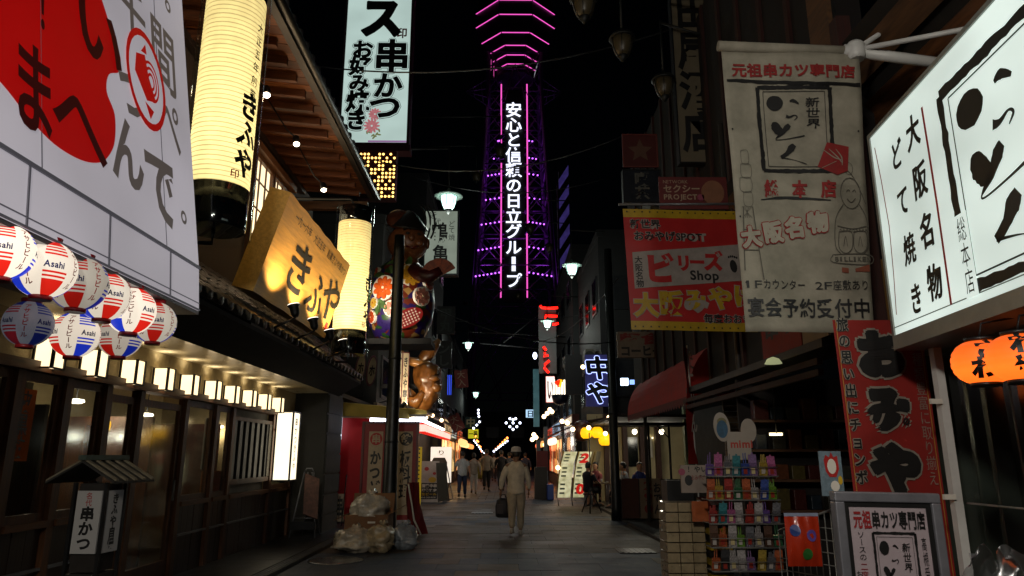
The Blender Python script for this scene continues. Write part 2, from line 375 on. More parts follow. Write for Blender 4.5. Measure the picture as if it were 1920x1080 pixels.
# facade posts and lower wall
bays = [3.3, 4.4, 5.35, 6.05, 6.75, 7.45, 8.15, 9.35, 10.35, 11.0, 12.95, 14.2]
for i, y in enumerate(bays): 
    box('post', (XW-.08, y+.02, .0), (XW+.03, y+.12, 2.28), WOODZ, rb)
DW = wood('dark wainscot board', '#2b1c12', 2, rough=.45)
for y0, y1 in zip(bays[:-1], bays[1:]):
    door = 8.1 < y0 < 9.5 and y1 < 9.5
    a, b_ = y0+.13, y1
    if not (7.4 < y0 < 9.3):
        n = max(2, int((b_-a)/.16))
        for k in range(n):
            box('wainscot_board', (XW-.05, a+(b_-a)*k/n+.004, .07), (XW-.01+random.uniform(-.003,.003), a+(b_-a)*(k+1)/n-.004, .92), DW, rb)
        box('sill', (XW-.08, a, .92), (XW+.05, b_, .98), WOODY, rb)
        box('guard_rail', (XW+.0, a, .55), (XW+.04, b_, .575), METAL, rb)
        if y0 >= 10.9 and y1 < 13: # lattice window with wide dark bars
            bk = box('window_back', (XW-.10, a, .98), (XW-.085, b_, 2.28), M('grey blind', '#77756e', .7), rb)
            for k in range(7): 
                yy = a+(b_-a)*(k+.5)/7; box('lattice_bar', (XW-.05, yy-.07, 1.2), (XW-.01, yy+.05, 2.1), BLACK, rb)
            box('rail', (XW-.06, a, 2.1), (XW+.01, b_, 2.16), WOODY, rb); box('rail', (XW-.06, a, 1.12), (XW+.01, b_, 1.2), WOODY, rb)
            continue
        fr = MB(); 
        for q in ((a, a+.06, .98, 2.28), (b_-.06, b_, .98, 2.28), (a+.06, b_-.06, .98, 1.05), (a+.06, b_-.06, 2.2, 2.28)): fr.box((XW-.05, q[0], q[2]), (XW-.005, q[1], q[3]))
        f = fr.build('window_frame', WOODZ, rb)
        pane = MB(); pane.box((XW-.035, a+.06, 1.05), (XW-.028, b_-.06, 2.2)); pane.build('pane', GLASS, f)
    else:
        fr = MB()
        for q in ((a, a+.08, .07, 2.2), (b_-.08, b_, .07, 2.2), (a+.08, b_-.08, .07, .3), (a+.08, b_-.08, 2.12, 2.2)): fr.box((XW-.06, q[0], q[2]), (XW-.01, q[1], q[3]))
        f = fr.build('sliding_door', WOODZ, rb)
        pane = MB(); pane.box((XW-.04, a+.08, .3), (XW-.033, b_-.08, 2.12)); pane.build('pane', GLASS, f)
        box('handle', (XW-.01, b_-.06, 1.0), (XW+.01, b_-.03, 1.25), METAL, f)
# warm room behind the glass
CREAM = M('cream interior wall', '#a8946c', .8, .2, 5)
m = MB(); m.box((-6.9, 3, 0), (-6.8, 14.3, 2.9)); m.box((-6.8, 14.2, 0), (-4.4, 14.3, 2.9)); m.box((-6.8, 3, 0), (-4.4, 3.1, 2.9)); m.build('interior_wall', CREAM, rb)
box('interior_floor', (-6.8, 3.1, -.02), (-4.36, 14.2, .05), M('brown interior floor', '#3a2a1c', .5), rb)
box('interior_ceiling', (-6.8, 3.1, 2.9), (-4.32, 14.2, 3.0), M('dark interior ceiling', '#33291e', .8), rb)
for k, y in enumerate((4.6, 7.2, 9.6, 12.0)):
    box('partition', (-6.8, y+.6, .05), (-5.0, y+.66, 2.1), wood('partition wood %d' % (k % 2), '#5a3216', 2), rb)
# upper storey wall, soffits
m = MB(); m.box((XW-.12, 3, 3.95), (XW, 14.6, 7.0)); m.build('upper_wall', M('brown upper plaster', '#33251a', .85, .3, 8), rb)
m = MB(); m.obox((XW+.002, 3, 2.78), (.72, 0, .01), (0, 11.3, 0), (0, 0, .04)); m.build('plaster_soffit', M('glossy cream soffit', '#cdbf9c', .3, .12, 6, .08, coat=.3), rb)
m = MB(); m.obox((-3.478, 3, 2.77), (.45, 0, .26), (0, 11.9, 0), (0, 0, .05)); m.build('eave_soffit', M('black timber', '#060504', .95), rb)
lr = MB(); lr.obox((-3.03, 3, 3.11), (-1.17, 0, .95), (0, 12.1, 0), (.03, 0, .04)); lr = lr.build('lower_roof', M('roof deck', '#191613', .8), rb)
TILE = M('dark glazed roof tile', '#3a3834', .35, .3, 12, .1)
tb = MB(); prof = [(-.14, 0), (-.09, .045), (-.03, .055), (.03, .03), (.09, .005), (.14, 0)]
sl = V(-1.17, 0, .95).normalized(); nn = V(.95, 0, 1.17).normalized()
r0 = [V(0, y, 0) + nn*(z+.02) for y, z in prof]; r1 = [p + sl*.36 - nn*.015 for p in r0]
lo = [p - nn*.015 for p in r0]; lo1 = [p - nn*.015 for p in r1]
for i in range(5):
    tb.face([r0[i], r0[i+1], r1[i+1], r1[i]]); tb.face([lo[i+1], lo[i], lo1[i], lo1[i+1]]); tb.face([lo[i], lo[i+1], r0[i+1], r0[i]])
for q in (0, 5): tb.face([lo[q], r0[q], r1[q], lo1[q]])
t0 = tb.build('roof_tile', TILE); td = t0.data; bpy.data.objects.remove(t0)
nt_ = 0
for j in range(42):
    for i in range(5):
        o = bpy.data.objects.new('roof_tile', td); COL.objects.link(o); o.parent = lr
        q = V(-3.02, 3.2+j*.28, 3.14) + sl*(.29*i) + nn*.0; o.location = q - WL[lr.name]; o.rotation_euler = (random.uniform(-.01,.01), 0, 0)
for j in range(42):   # round eave end caps
    o_ = MB().lathe((-3.0, 3.2+j*.28+.14, 3.15), [(.05, 0), (.05, .02), (.03, .028)], 10, axis=(1,0,-.1)); o_.build('eave_cap', TILE, lr)
# upper roof: eave beam, planks and rafters in warm light
ur = MB(); ur.obox((-2.72, 3, 6.87), (-1.47, 0, .15), (0, 10.75, 0), (0, 0, .06)); ur = ur.build('upper_roof', M('roof underlay', '#2a1c12', .8), rb)
for k in range(51):
    y = 3.05 + k*.21
    pl = MB(); pl.obox((-2.78, y, 6.865), (-1.41, 0, .144), (0, .2, 0), (0, 0, -.02-random.uniform(0,.006))); pl.build('soffit_plank', wood('soffit plank %d' % (k % 4), ('#7c4318', '#6a3814', '#874c1c', '#5f3010')[k % 4], 0, rough=.6), ur)
for k in range(24):
    y = 3.2 + k*.45
    pl = MB(); pl.obox((-2.98, y, 6.87), (-1.21, 0, .123), (0, .075, 0), (0, 0, -.12)); pl.build('rafter', wood('rafter wood', '#6a3816', 0), ur)
box('eave_beam', (-2.78, 3, 6.68), (-2.68, 13.7, 6.86), wood('eave beam wood', '#160d07', 1), ur)
box('purlin', (-4.19, 3, 6.78), (-4.09, 13.6, 6.88), wood('purlin wood', '#24140a', 1), ur)
tube('gutter', [(-2.63, 3, 6.76), (-2.63, 13.7, 6.73)], .055, BLACK, ur)
for j in range(35):
    MB().lathe((-2.69, 3.3+j*.3, 6.9), [(.055, -.05), (.055, .04), (.04, .06)], 10, axis=(1,0,0)).build('tile_end', TILE, ur)
m = MB(); m.box((-4.4, 14.6, 0), (-3.62, 15.9, 2.86)); m.build('stone_pillar', M('dark stone blocks', '#2b2a24', .7, .35, 4, .5), rb)
for k in range(7): box('stone_course', (-3.62, 14.62, .02+k*.4), (-3.60+random.uniform(0,.01), 15.88, .38+k*.4), M('dark stone blocks', '#2b2a24'), rb)
for k in range(7): box('stone_course', (-4.38, 14.585+random.uniform(-.006,.004), .02+k*.4), (-3.62, 14.6, .385+k*.4), M('dark stone blocks', '#2b2a24'), rb)
# gable beams near the roof's far end
box('tie_beam', (-4.2, 13.55, 6.45), (-2.8, 13.67, 6.62), wood('tie beam', '#5b3a1e', 0), rb)
# paper screen window upstairs
SHOJI = E('lit shoji paper', '#ffe9bd', 1.8, .25, 1.2)
sw = thing('shoji_window', 'lit paper screen window with dark wooden grid on the upper storey', 'window', (XW, 11.7, 5.4))
for s0, s1 in ((10.85, 11.75), (11.8, 12.6)):
    fr = MB()
    for q in ((s0, s0+.06, 4.6, 6.5), (s1-.06, s1, 4.6, 6.5), (s0+.06, s1-.06, 4.6, 4.7), (s0+.06, s1-.06, 6.42, 6.5)): fr.box((XW+.01, q[0], q[2]), (XW+.09, q[1], q[3]))
    f = fr.build('frame', WOODZ, sw)
    MB().box((XW+.02, s0+.06, 4.7), (XW+.03, s1-.06, 6.42)).build('paper', SHOJI, f)
    for k in range(1, 3): box('muntin', (XW+.035, s0+(s1-s0)*k/3-.012, 4.7), (XW+.06, s0+(s1-s0)*k/3+.012, 6.42), WOODZ, f)
    for k in range(1, 4): box('muntin', (XW+.062, s0+.06, 4.6+.48*k-.012), (XW+.08, s1-.06, 4.6+.48*k+.012), WOODZ, f)
box('lintel', (XW+.0, 10.7, 6.5), (XW+.18, 12.8, 6.62), WOODY, sw)

# noren, posters and bits seen through the glass
def board(name, label, cat, p, w_, h, mat, draw=None, th=.02, group=None, backing=None):
    t = thing(name, label, cat, p.at(w_/2, 0, 0), group)
    m_ = MB(); p.box(m_, 0, w_, 0, h, -th, 0); m_.build('panel', mat, t)
    if draw: draw(t, p, w_, h)
    return t
def letters(t, mat, fn, name='lettering'):
    m_ = MB(); fn(m_)
    if not 1 < len(m_.marks) <= 12: return m_.build(name, mat, t)
    used = set()
    for v0, v1, f0, f1 in m_.marks:   # each character is a piece of its own
        q = MB(); q.v = m_.v[v0:v1]; q.f = [tuple(i-v0 for i in f) for f in m_.f[f0:f1]]; q.m = [0]*(f1-f0); q.s = [False]*(f1-f0); o = q.build('character', mat, t); used.update(range(f0, f1))
    rest_ = [i for i in range(len(m_.f)) if i not in used]
    if rest_:
        q = MB(); vi = sorted({v for i in rest_ for v in m_.f[i]}); mp = {v: k for k, v in enumerate(vi)}; q.v = [m_.v[v] for v in vi]; q.f = [tuple(mp[v] for v in m_.f[i]) for i in rest_]; q.m = [0]*len(rest_); q.s = [False]*len(rest_); o = q.build(name, mat, t)
    return o
pn = Panel((XW-.25, 3.5, 1.5), (0,1,0), (0,0,1))
for i, (y, ww) in enumerate(((3.5, .7), (4.62, .62), (5.5, .5), (6.2, .45))):
    p = Panel((XW-.22, y, 1.72), (0,1,0), (0,0,1)); ch = '酒味処楽'[i]
    nb = MB(); n = 10
    for k in range(n):
        a0, a1 = ww*k/n, ww*(k+1)/n; d0, d1 = .02*math.sin(k*1.3), .02*math.sin((k+1)*1.3)
        nb.face([p.at(a0, 0, d0), p.at(a1, 0, d1), p.at(a1, .5, d1), p.at(a0, .5, d0)])
    t = thing('noren_curtain', 'white cloth curtain behind the %s restaurant pane from the photo edge' % ('first', 'second', 'third', 'fourth')[i], 'curtain', p.at(ww/2, 0), 'curtains behind the restaurant glass')
    nb.build('cloth', translucent('cream cloth %d' % i, '#b3aa94'), t)
    letters(t, M('grey print', '#77726a'), lambda q: p.glyph(q, ch, ww/2, .2, .22, .22, d=.03))
p, w_, h = Panel(PX(5, 865, XW-.005), (0,1,0), (0,0,1)), .30, .62
def dr(t, p, w_, h): letters(t, INK, lambda q: p.col(q, '波黒枝', w_/2, h*.98, .02, w_*.6, bold=.02))
board('poster', 'orange vertical poster reading 波黒枝 in the leftmost restaurant window', 'poster', p, w_, h, translucent('orange window poster', '#d8742a'), dr, th=.004)
p = Panel(PX(152, 870, XW-.2), (0,1,0), (0,0,1)); board('wall_poster', 'small orange poster behind the second window pane', 'poster', p, .2, .4, translucent('orange wall poster', '#d8742a'), th=.004)
YEL = E('small yellow lantern glow', '#ffb818', 1.6)
for i, (x, y) in enumerate(((184, 800), (196, 798), (190, 812))):  # glowing shapes built in place of lanterns reflected in the glass
    m = MB(); m.lathe(PX(x, y, -5.0), [(.03, -.075), (.065, -.05), (.07, 0), (.065, .05), (.03, .075)], 12)
    tag(m.build('lantern_reflection', YEL), 'small yellow glow built for a lantern reflection in the restaurant glass, %s of three' % ('left', 'right', 'lowest')[i], 'lantern', 'yellow lantern reflections in the restaurant glass')
for i, (x, y) in enumerate(((143, 752), (193, 768), (275, 778), (410, 800))):
    c = PX(x, y, -5.6); c.z = min(c.z, 2.6)
    t = thing('ceiling_lamp', 'round white ceiling lamp inside the restaurant, number %s from the left' % ('one', 'two', 'three', 'four')[i], 'lamp', c, 'ceiling lamps inside the restaurant')
    t['label'] = ('leftmost', 'second', 'third', 'rightmost')[i] + ' round white ceiling lamp seen through the restaurant glass'
    m = MB(); m.lathe(c, [(.03, .03), (.09, .02), (.10, -.01), (.06, -.03)], 14); m.build('bulb', E('indoor lamp glow', '#ffe8c8', 7), t)
    tube('cord', [c + V(0,0,.03), (c.x, c.y, 2.9)], .008, BLACK, t)
    ld = bpy.data.lights.new('room', 'POINT'); ld.energy = 9; ld.color = (1, .8, .55); ld.shadow_soft_size = .1
    o = bpy.data.objects.new('room_light', ld); COL.objects.link(o); o.parent = t; o.location = (0, 0, -.12)
p = Panel(PX(612, 838, -4.0), (0,1,0), (0,0,1))
# white cloth and orange board behind the fourth bay, small notice by lattice
p = Panel(PX(378, 880, XW-.09), (0,1,0), (0,0,1)); board('paper_notice', 'pale paper notice behind glass left of the lattice window', 'notice', p, .42, .72, M('pale paper', '#a9a59a', .8))
p = Panel(PX(376, 925, XW-.12), (0,1,0), (0,0,1)); board('menu_board', 'orange brown menu board low behind the glass', 'board', p, .8, .3, M('orange brown board', '#9a5a1c', .7))
p = Panel(PX(499, 893, XW+.005), (0,1,0), (0,0,1)); board('wall_notice', 'narrow white notice on plaster between lattice window and lit box sign', 'notice', p, .4, .95, M('pale paper', '#a9a59a'))

# ten square wall lanterns
LBOX = E('square lantern paper', '#ffe2b0', 1.9, .08, 4)
first = None; ords = ['nearest', 'second', 'third', 'fourth', 'fifth', 'sixth', 'seventh', 'eighth', 'ninth', 'farthest']
for i, y in enumerate((6.32, 7.02, 7.76, 8.49, 9.2, 9.95, 10.66, 11.4, 12.13, 12.86)):
    lab = '%s of ten square white lanterns in the row above the restaurant windows' % ords[i]
    if first is None:
        t = thing('wall_lantern', lab, 'lantern', (XW+.11, y, 2.57), 'square lanterns in a row on the restaurant wall')
        a, z0 = .085, 2.57
        m = MB(); m.obox((XW+.11-a, y-a, z0-.25), (2*a,0,0), (0,2*a,0), (0,0,.25)); m.build('paper_shade', LBOX, t)
        f = MB()
        for sx in (-1, 1):
            for sy in (-1, 1): f.box((XW+.11+sx*a-.012, y+sy*a-.012, z0-.262), (XW+.11+sx*a+.012, y+sy*a+.012, z0+.01))
        for z in (z0-.262,):
            for s_ in (-1, 1): f.box((XW+.11-a-.01, y+s_*a-.0105, z), (XW+.11+a+.01, y+s_*a+.0105, z+.014)); f.box((XW+.11+s_*a-.0105, y-a+.011, z), (XW+.11+s_*a+.0105, y+a-.011, z+.0135))
        f.build('frame', BLACK, t)
        ld = bpy.data.lights.new('lantern_up', 'SPOT'); ld.energy = 8; ld.color = (1, .86, .64); ld.spot_size = R(125); ld.spot_blend = 1; ld.shadow_soft_size = .06
        lo_ = bpy.data.objects.new('lantern_light', ld); COL.objects.link(lo_); lo_.parent = t; lo_.location = (0, 0, .012); lo_.rotation_euler = (PI, 0, 0)
        MB().box((XW, y-.03, z0-.12), (XW+.11-a, y+.03, z0-.06)).build('bracket', BLACK, t)
        first = t
    else:
        t = copy_tree(first); t.location.y = y; t['label'] = lab
# tall lit box sign at the end of the facade
c0 = PX(515, 900, -3.98)
t = thing('box_sign', 'tall white glowing box sign with small brushed name beside the stone pillar', 'lit sign', (-3.9, 13.2, 1.1))
y0, z0, z1 = 12.95, 1.14, 2.32
MB().box((-4.12, y0, z0), (-3.82, y0+.42, z1)).build('glow_box', E('box sign paper', '#fff0cf', 1.7, .1), t)
f = MB()
for x in (-4.12, -3.82):
    for y in (y0, y0+.42): f.box((x-.014, y-.014, z0-.03), (x+.014, y+.014, z1+.03))
for z in (z0-.03, z1+.003): f.box((-4.13, y0-.011, z), (-3.81, y0+.431, z+.027))
f.build('frame', BLACK, t)
p = Panel((-3.82, y0, z0), (0,1,0), (0,0,1)); letters(t, INK, lambda q: p.col(q, '串かつきふや', .21, 1.1, .15, .17, bold=.015))
box('arm', (XW, y0+.1, 2.0), (-4.12, y0+.14, 2.04), BLACK, t)

# the big tilted wooden name board, lit from below
BP0 = V(-3.1, 8.45, 3.53); tl = V(.37, 0, 1.3)
t = thing('wooden_name_board', 'thick pale wooden board carved きふや leaning over the tiled roof, lit from below', 'signboard', BP0)
p = Panel(BP0, (0,1,0), tl); H_ = tl.length; W_ = 3.55
m = MB(); n = 26
pts = [(0, 0)] + [(W_*(i/n), .006*math.sin(i*.9)) for i in range(1, n)] + [(W_, 0), (W_+.02, H_*.5), (W_-.02, H_)] + [(W_*(1-i/n), H_+.008*math.sin(i*1.3)) for i in range(1, n)] + [(0, H_)]
p.poly(m, pts, -.28, 0); o = m.build('plank', wood('carved pale wood', '#d9a552', 1, scale=2.2, rough=.5, var=.3, bump=.3), t)
def carve(q):
    p.gpx(q, 'き', 561, 505, 44, 100, d=.012, bold=.015, slant=-.1); p.gpx(q, 'ふ', 592, 552, 30, 84, d=.012, bold=.01); p.gpx(q, 'や', 620, 562, 30, 84, d=.012, bold=.015)
letters(t, M('blue black lacquer', '#010204', .95, bump=0), carve, 'carved_letters')
letters(t, INK, lambda q: p.row(q, '一九一六年　大正五年　創業きふや串かつ', W_*.12, W_*.96, H_*.87, .15, d=.004), 'small_lettering')
letters(t, RED, lambda q: p.box(q, W_*.93, W_*.97, .12, .25, .001, .004), 'seal')
ml = E('lamp rim glow', '#ffe2ae', 6)
for i, (x, y, yy) in enumerate(((536, 583, 9.3), (588, 620, 10.2), (618, 643, 11.0), (648, 664, 11.8))):
    c = V(-2.74, 8.95+i*.95, 3.46)
    t = thing('sign_floodlight', '%s of four black floodlights under the carved wooden board' % ('nearest', 'second', 'third', 'farthest')[i], 'floodlight', c, 'floodlights below the wooden board')
    m = MB(); m.lathe(c, [(.03, -.16), (.055, -.12), (.06, -.03), (.085, 0), (.08, .004)], 16, axis=(-.25, 0, 1)); m.build('housing', BLACK, t)
    m = MB(); m.lathe(c + V(-.25,0,1).normalized()*.006, [(.078, 0), (.076, .006)], 16, axis=(-.25,0,1)); m.build('lens', E('white lens rim', '#fff4e0', 3), t)
    tube('stem', [c + V(.04,0,-.16), (-2.98, c.y, 3.16)], .015, BLACK, t)
    ld = bpy.data.lights.new('flood', 'SPOT'); ld.energy = 70; ld.color = (1, .72, .38); ld.spot_size = R(120); ld.spot_blend = .5; ld.shadow_soft_size = .04
    lo_ = bpy.data.objects.new('flood_light', ld); COL.objects.link(lo_); lo_.parent = t; lo_.location = (-.01, 0, .06)
    lo_.rotation_euler = V(-.12, 0, 1).to_track_quat('-Z', 'Y').to_euler()
# ceiling spots under the upper eave
for i, (x, y, X) in enumerate(((500, 178, -3.1), (556, 270, -3.1), (607, 356, -3.1))):
    c = PX(x, y, X); d = V(.25, -.45, -1).normalized()
    t = thing('eave_spotlight', '%s small black spotlight hanging on an arm under the wooden rafters' % ('nearest', 'middle', 'farthest')[i], 'spotlight', c, 'spotlights under the wooden eave')
    m = MB(); m.lathe(c, [(.04, -.16), (.05, -.14), (.055, 0), (.05, .003)], 14, axis=d); m.build('housing', BLACK, t)
    m = MB(); m.lathe(c + d*.005, [(.045, 0), (.04, .004)], 14, axis=d); m.build('lens', E('spot lens', '#fff2d8', 14), t)
    tube('arm', [c - d*.14, c - d*.2 + V(-.15,0,.1), (-3.6, c.y-.2, 6.84)], .012, BLACK, t)
    ld = bpy.data.lights.new('spot', 'POINT'); ld.energy = 13; ld.color = (1, .7, .42); ld.shadow_soft_size = .04
    lo_ = bpy.data.objects.new('spot_light', ld); COL.objects.link(lo_); lo_.parent = t; lo_.location = d*.09

# two tall paper lanterns in acrylic cylinders
def big_lantern(c, h, r, label, mat, up=.0):
    t = thing('paper_lantern', label, 'lantern', c, 'tall cream paper lanterns in clear tubes')
    prof = []; n = int(h/.035)
    for i in range(n+1):
        z = h*i/n; prof += [(r*.985, z), (r*1.0, z+h/n*.5)] if i < n else [(r*.985, z)]
    m = MB(); m.lathe(c, prof, 28, cap=False); m.build('paper', mat, t)
    for z0, z1, nm in ((-.42, 0, 'base'), (h, h+.3, 'cap')):
        m = MB(); m.lathe(c, [(r*.96, z0), (r*1.0, z0+.03), (r*1.02, z1)], 28); m.build(nm, M('gloss black lacquer', '#07090c', .12, coat=1, bump=0), t)
    m = MB(); m.lathe(c, [(r*1.16, -.5), (r*1.16, h+.36)], 28, cap=False); m.build('acrylic_tube', ACRYL, t)
    tube('bracket', [c + V(0, 0, h+.3), c + V(-.1, 0, h+.5), (XW, c.y, c.z+h+.5)], .03, BLACK, t)
    tube('lower_bracket', [c + V(0, 0, -.42), c + V(0, 0, -.55), (XW, c.y, c.z-.5)], .02, BLACK, t)
    return t
def wrap(m_, c, r, ch, ang, z, wd, hh, bold=0):
    """glyph on a cylinder; ang = azimuth of its centre"""
    vs, fs, w1 = glyph_data(ch, bold); n = len(m_.v)
    for x, y in vs:
        a = ang + (x/w1-.5)*wd/r; m_.v.append(Vector(c) + V(r*math.cos(a), r*math.sin(a), z + (y-.38)*hh))
    for q in fs: m_.f.append(tuple(n+i for i in q)); m_.m.append(m_.mi); m_.s.append(False)
cA = PY(408, 357, 6.6); cB = PY(655, 622, 12.45)
LAM = ribbed('lantern paper near', '#ffdf92', 1.5, .05, dark=.5, lo=.55, falloff=2.2)
LBM = ribbed('lantern paper far', '#ffdc8c', 2.0, .05, dark=.6, lo=.45, falloff=1.6)
tA = big_lantern(cA, 2.15, .30, 'largest cream paper lantern with black brushed writing, beside the white sign', LAM)
tB = big_lantern(cB, 2.03, .30, 'cream paper lantern glowing behind the carved wooden board', LBM)
for t, c, r in ((tA, cA, .31), (tB, cB, .31)):
    m = MB(); az = -PI/2 + (1.15 if t is tA else 1.38)
    for i, ch in enumerate('大正五年創業'): wrap(m, c, r, ch, az+.22-i*.02, 1.78-i*.155, .1, .12, .01)
    for i, ch in enumerate('きふや'): wrap(m, c, r, ch, az+.06, .86-i*.31, .26, .32, .04)
    m.build('lettering', INK, t)
    m = MB(); wrap(m, c, r, '印', az-.28, .1, .1, .1, .02); m.build('seal', RED, t)

# ================================================================ white lit sign at top left
S0 = PY(373, 583, 5.4); S1 = PY(373, 503, 5.4); S2 = PY(341, 0, 5.4); S2 = S1 + (S2-S1)*1.02
t = thing('fugu_shop_sign', 'huge pale sign box with a red disc and grey characters cut by the left edge', 'lit sign', (S0.x, 4, S0.z))
FILM = E('pale lit film', '#bcb6be', .64, .26, .7)
Y0 = 1.2; L_ = 5.4 - Y0
pm = Panel(V(S1.x, Y0, S1.z), (0,1,0), S2-S1); pb = Panel(V(S0.x, Y0, S0.z), (0,1,0), S1-S0)
Hm, Hb = (S2-S1).length, (S1-S0).length
m = MB(); pm.box(m, 0, L_, 0, Hm, -.03, 0); m.build('face', FILM, t)
m = MB(); pb.box(m, 0, L_, 0, Hb-.003, -.03, 0); m.build('lower_face', FILM, t)
m = MB()
for (A, B) in ((S0, S1), (S1, S2)):
    m.obox(A + V(-.9,0,0), (.87,0,0), (0,.02,0), (B-A)) if False else None
m.face([S0+V(-.03,.001,0), S1+V(-.03,.001,0), S2+V(-.03,.001,0), S2+V(-.9,.001,0), S0+V(-.9,.001,0)])
m.box((S0.x-.9, 5.38, S0.z), (S0.x-.04, 5.4, S1.z)); m.build('end_panel', M('sign end metal', '#55555a', .5), t)
box('bottom_panel', (S0.x-.9, Y0, S0.z-.03), (S0.x-.001, 5.4, S0.z-.004), M('grey aluminium', '#85858c', .35, metal=.6), t)
FR = E('shaded film frame', '#6c6a74', .2, .1)
m = MB(); pm.box(m, 0, L_, -.012, .012, .001, .012); pb.box(m, 0, L_, Hb*.16, Hb*.16+.006, .001, .006); pb.box(m, 0, L_, 0, .012, .001, .01)
m.build('frame_rail', FR, t)
for y in (1.9, 2.6, 3.35, 4.1, 4.9): 
    m = MB(); pb.box(m, y-Y0, y-Y0+.012, .013, Hb-.013, .001, .008); m.build('frame_bar', FR, t)
for y in (2.9, 3.45, 4.85): 
    m = MB(); pm.box(m, y-Y0, y-Y0+.006, .013, Hm, .001, .004); m.build('seam', FR, t)
DR = E('lit dark red film', '#c00808', .42, .1); GR = E('lit grey film', '#5b524e', .55, .05); DK = E('lit blackish red film', '#3a0606', .35, .05)
q = MB(); pts = [(190, -160), (152, -110), (190, 0), (215, 80), (225, 110), (222, 135), (203, 140), (199, 172), (214, 215), (214, 265), (203, 292), (185, 305), (150, 300), (100, 270), (50, 218), (0, 155), (-120, 30), (-200, -120)]
pp = [pm.px(*z) for z in pts]; pq_ = []; N_ = len(pp)
for i in range(N_):
    p0, p1, p2, p3 = pp[i-1], pp[i], pp[(i+1) % N_], pp[(i+2) % N_]
    for k in range(5):
        u = k/5; pq_.append(tuple(.5*((2*p1[c])+(-p0[c]+p2[c])*u+(2*p0[c]-5*p1[c]+4*p2[c]-p3[c])*u*u+(-p0[c]+3*p1[c]-3*p2[c]+p3[c])*u**3) for c in (0, 1)))
pp = [(max(0.02, a), min(b, Hm-.01)) for a, b in pq_]
pm.poly(q, pp, .002, .004); q.build('red_disc', DR, t)
def dk(q):
    pm.gpx(q, 'ま', 62, 165, 85, 185, d=.007, bold=.02); pm.gpx(q, 'い', 185, 60, 95, 150, d=.007, bold=.02); pm.gpx(q, 'へ', 150, 230, 105, 150, d=.007, bold=.02); pm.gpx(q, '！', 88, 20, 40, 110, d=.007, bold=.02)
letters(t, DK, dk, 'dark_letters')
def gk(q):
    pm.gpx(q, '間', 305, 105, 50, 130, d=.007, bold=.015); pm.gpx(q, '千', 245, 20, 56, 110, d=.007, bold=.02); pm.gpx(q, 'つ', 246, 175, 52, 110, d=.007, bold=.03)
    pm.gpx(q, 'ん', 238, 285, 62, 140, d=.007, bold=.03); pm.gpx(q, 'ぺ', 316, 232, 44, 120, d=.007, bold=.01); pm.gpx(q, 'で', 300, 350, 62, 150, d=.007, bold=.03)
letters(t, GR, gk, 'grey_letters')
q = MB()
for (x, y, rr) in ((343, 408, 20), (313, 12, 16)):
    a, b_ = pm.px(x, y); pm.ringd(q, a, b_, .055, .028, .9, .007)
q.build('full_stops', GR, t)
q = MB(); a, b_ = pm.px(273, 150); h_ = (pm.px(273, 66)[1]-pm.px(273, 236)[1])/2; asp = (pm.px(308,150)[0]-pm.px(238,150)[0])/2/h_
pm.ringd(q, a, b_, h_, h_*.86, asp, .009); 
q.build('emblem_ring', DR, t)
q = MB(); pm.disc(q, a, b_, h_*.86*asp, h_*.86, .006, .008); q.build('emblem_ground', FILM, t)
q = MB(); pm.poly(q, [(a-h_*.5*asp, b_+h_*.35), (a-h_*.05*asp, b_+h_*.5), (a+h_*.1*asp, b_+h_*.1), (a+h_*.45*asp, b_-h_*.3), (a-h_*.05*asp, b_-h_*.45), (a-h_*.6*asp, b_-h_*.05)], .009, .010)
for k in range(3): pm.ringd(q, a+h_*.22*asp, b_+h_*(.05+.0*k), h_*(.42-.12*k), h_*(.36-.12*k), asp, .0105)
pm.poly(q, [(a-h_*.15*asp, b_-h_*.5), (a+h_*.3*asp, b_-h_*.55), (a+h_*.1*asp, b_-h_*.78)], .009, .010); pm.poly(q, [(a-h_*.25*asp, b_+h_*.5), (a+h_*.0*asp, b_+h_*.75), (a+h_*.05*asp, b_+h_*.55)], .009, .010)
q.build('emblem_figure', DR, t)

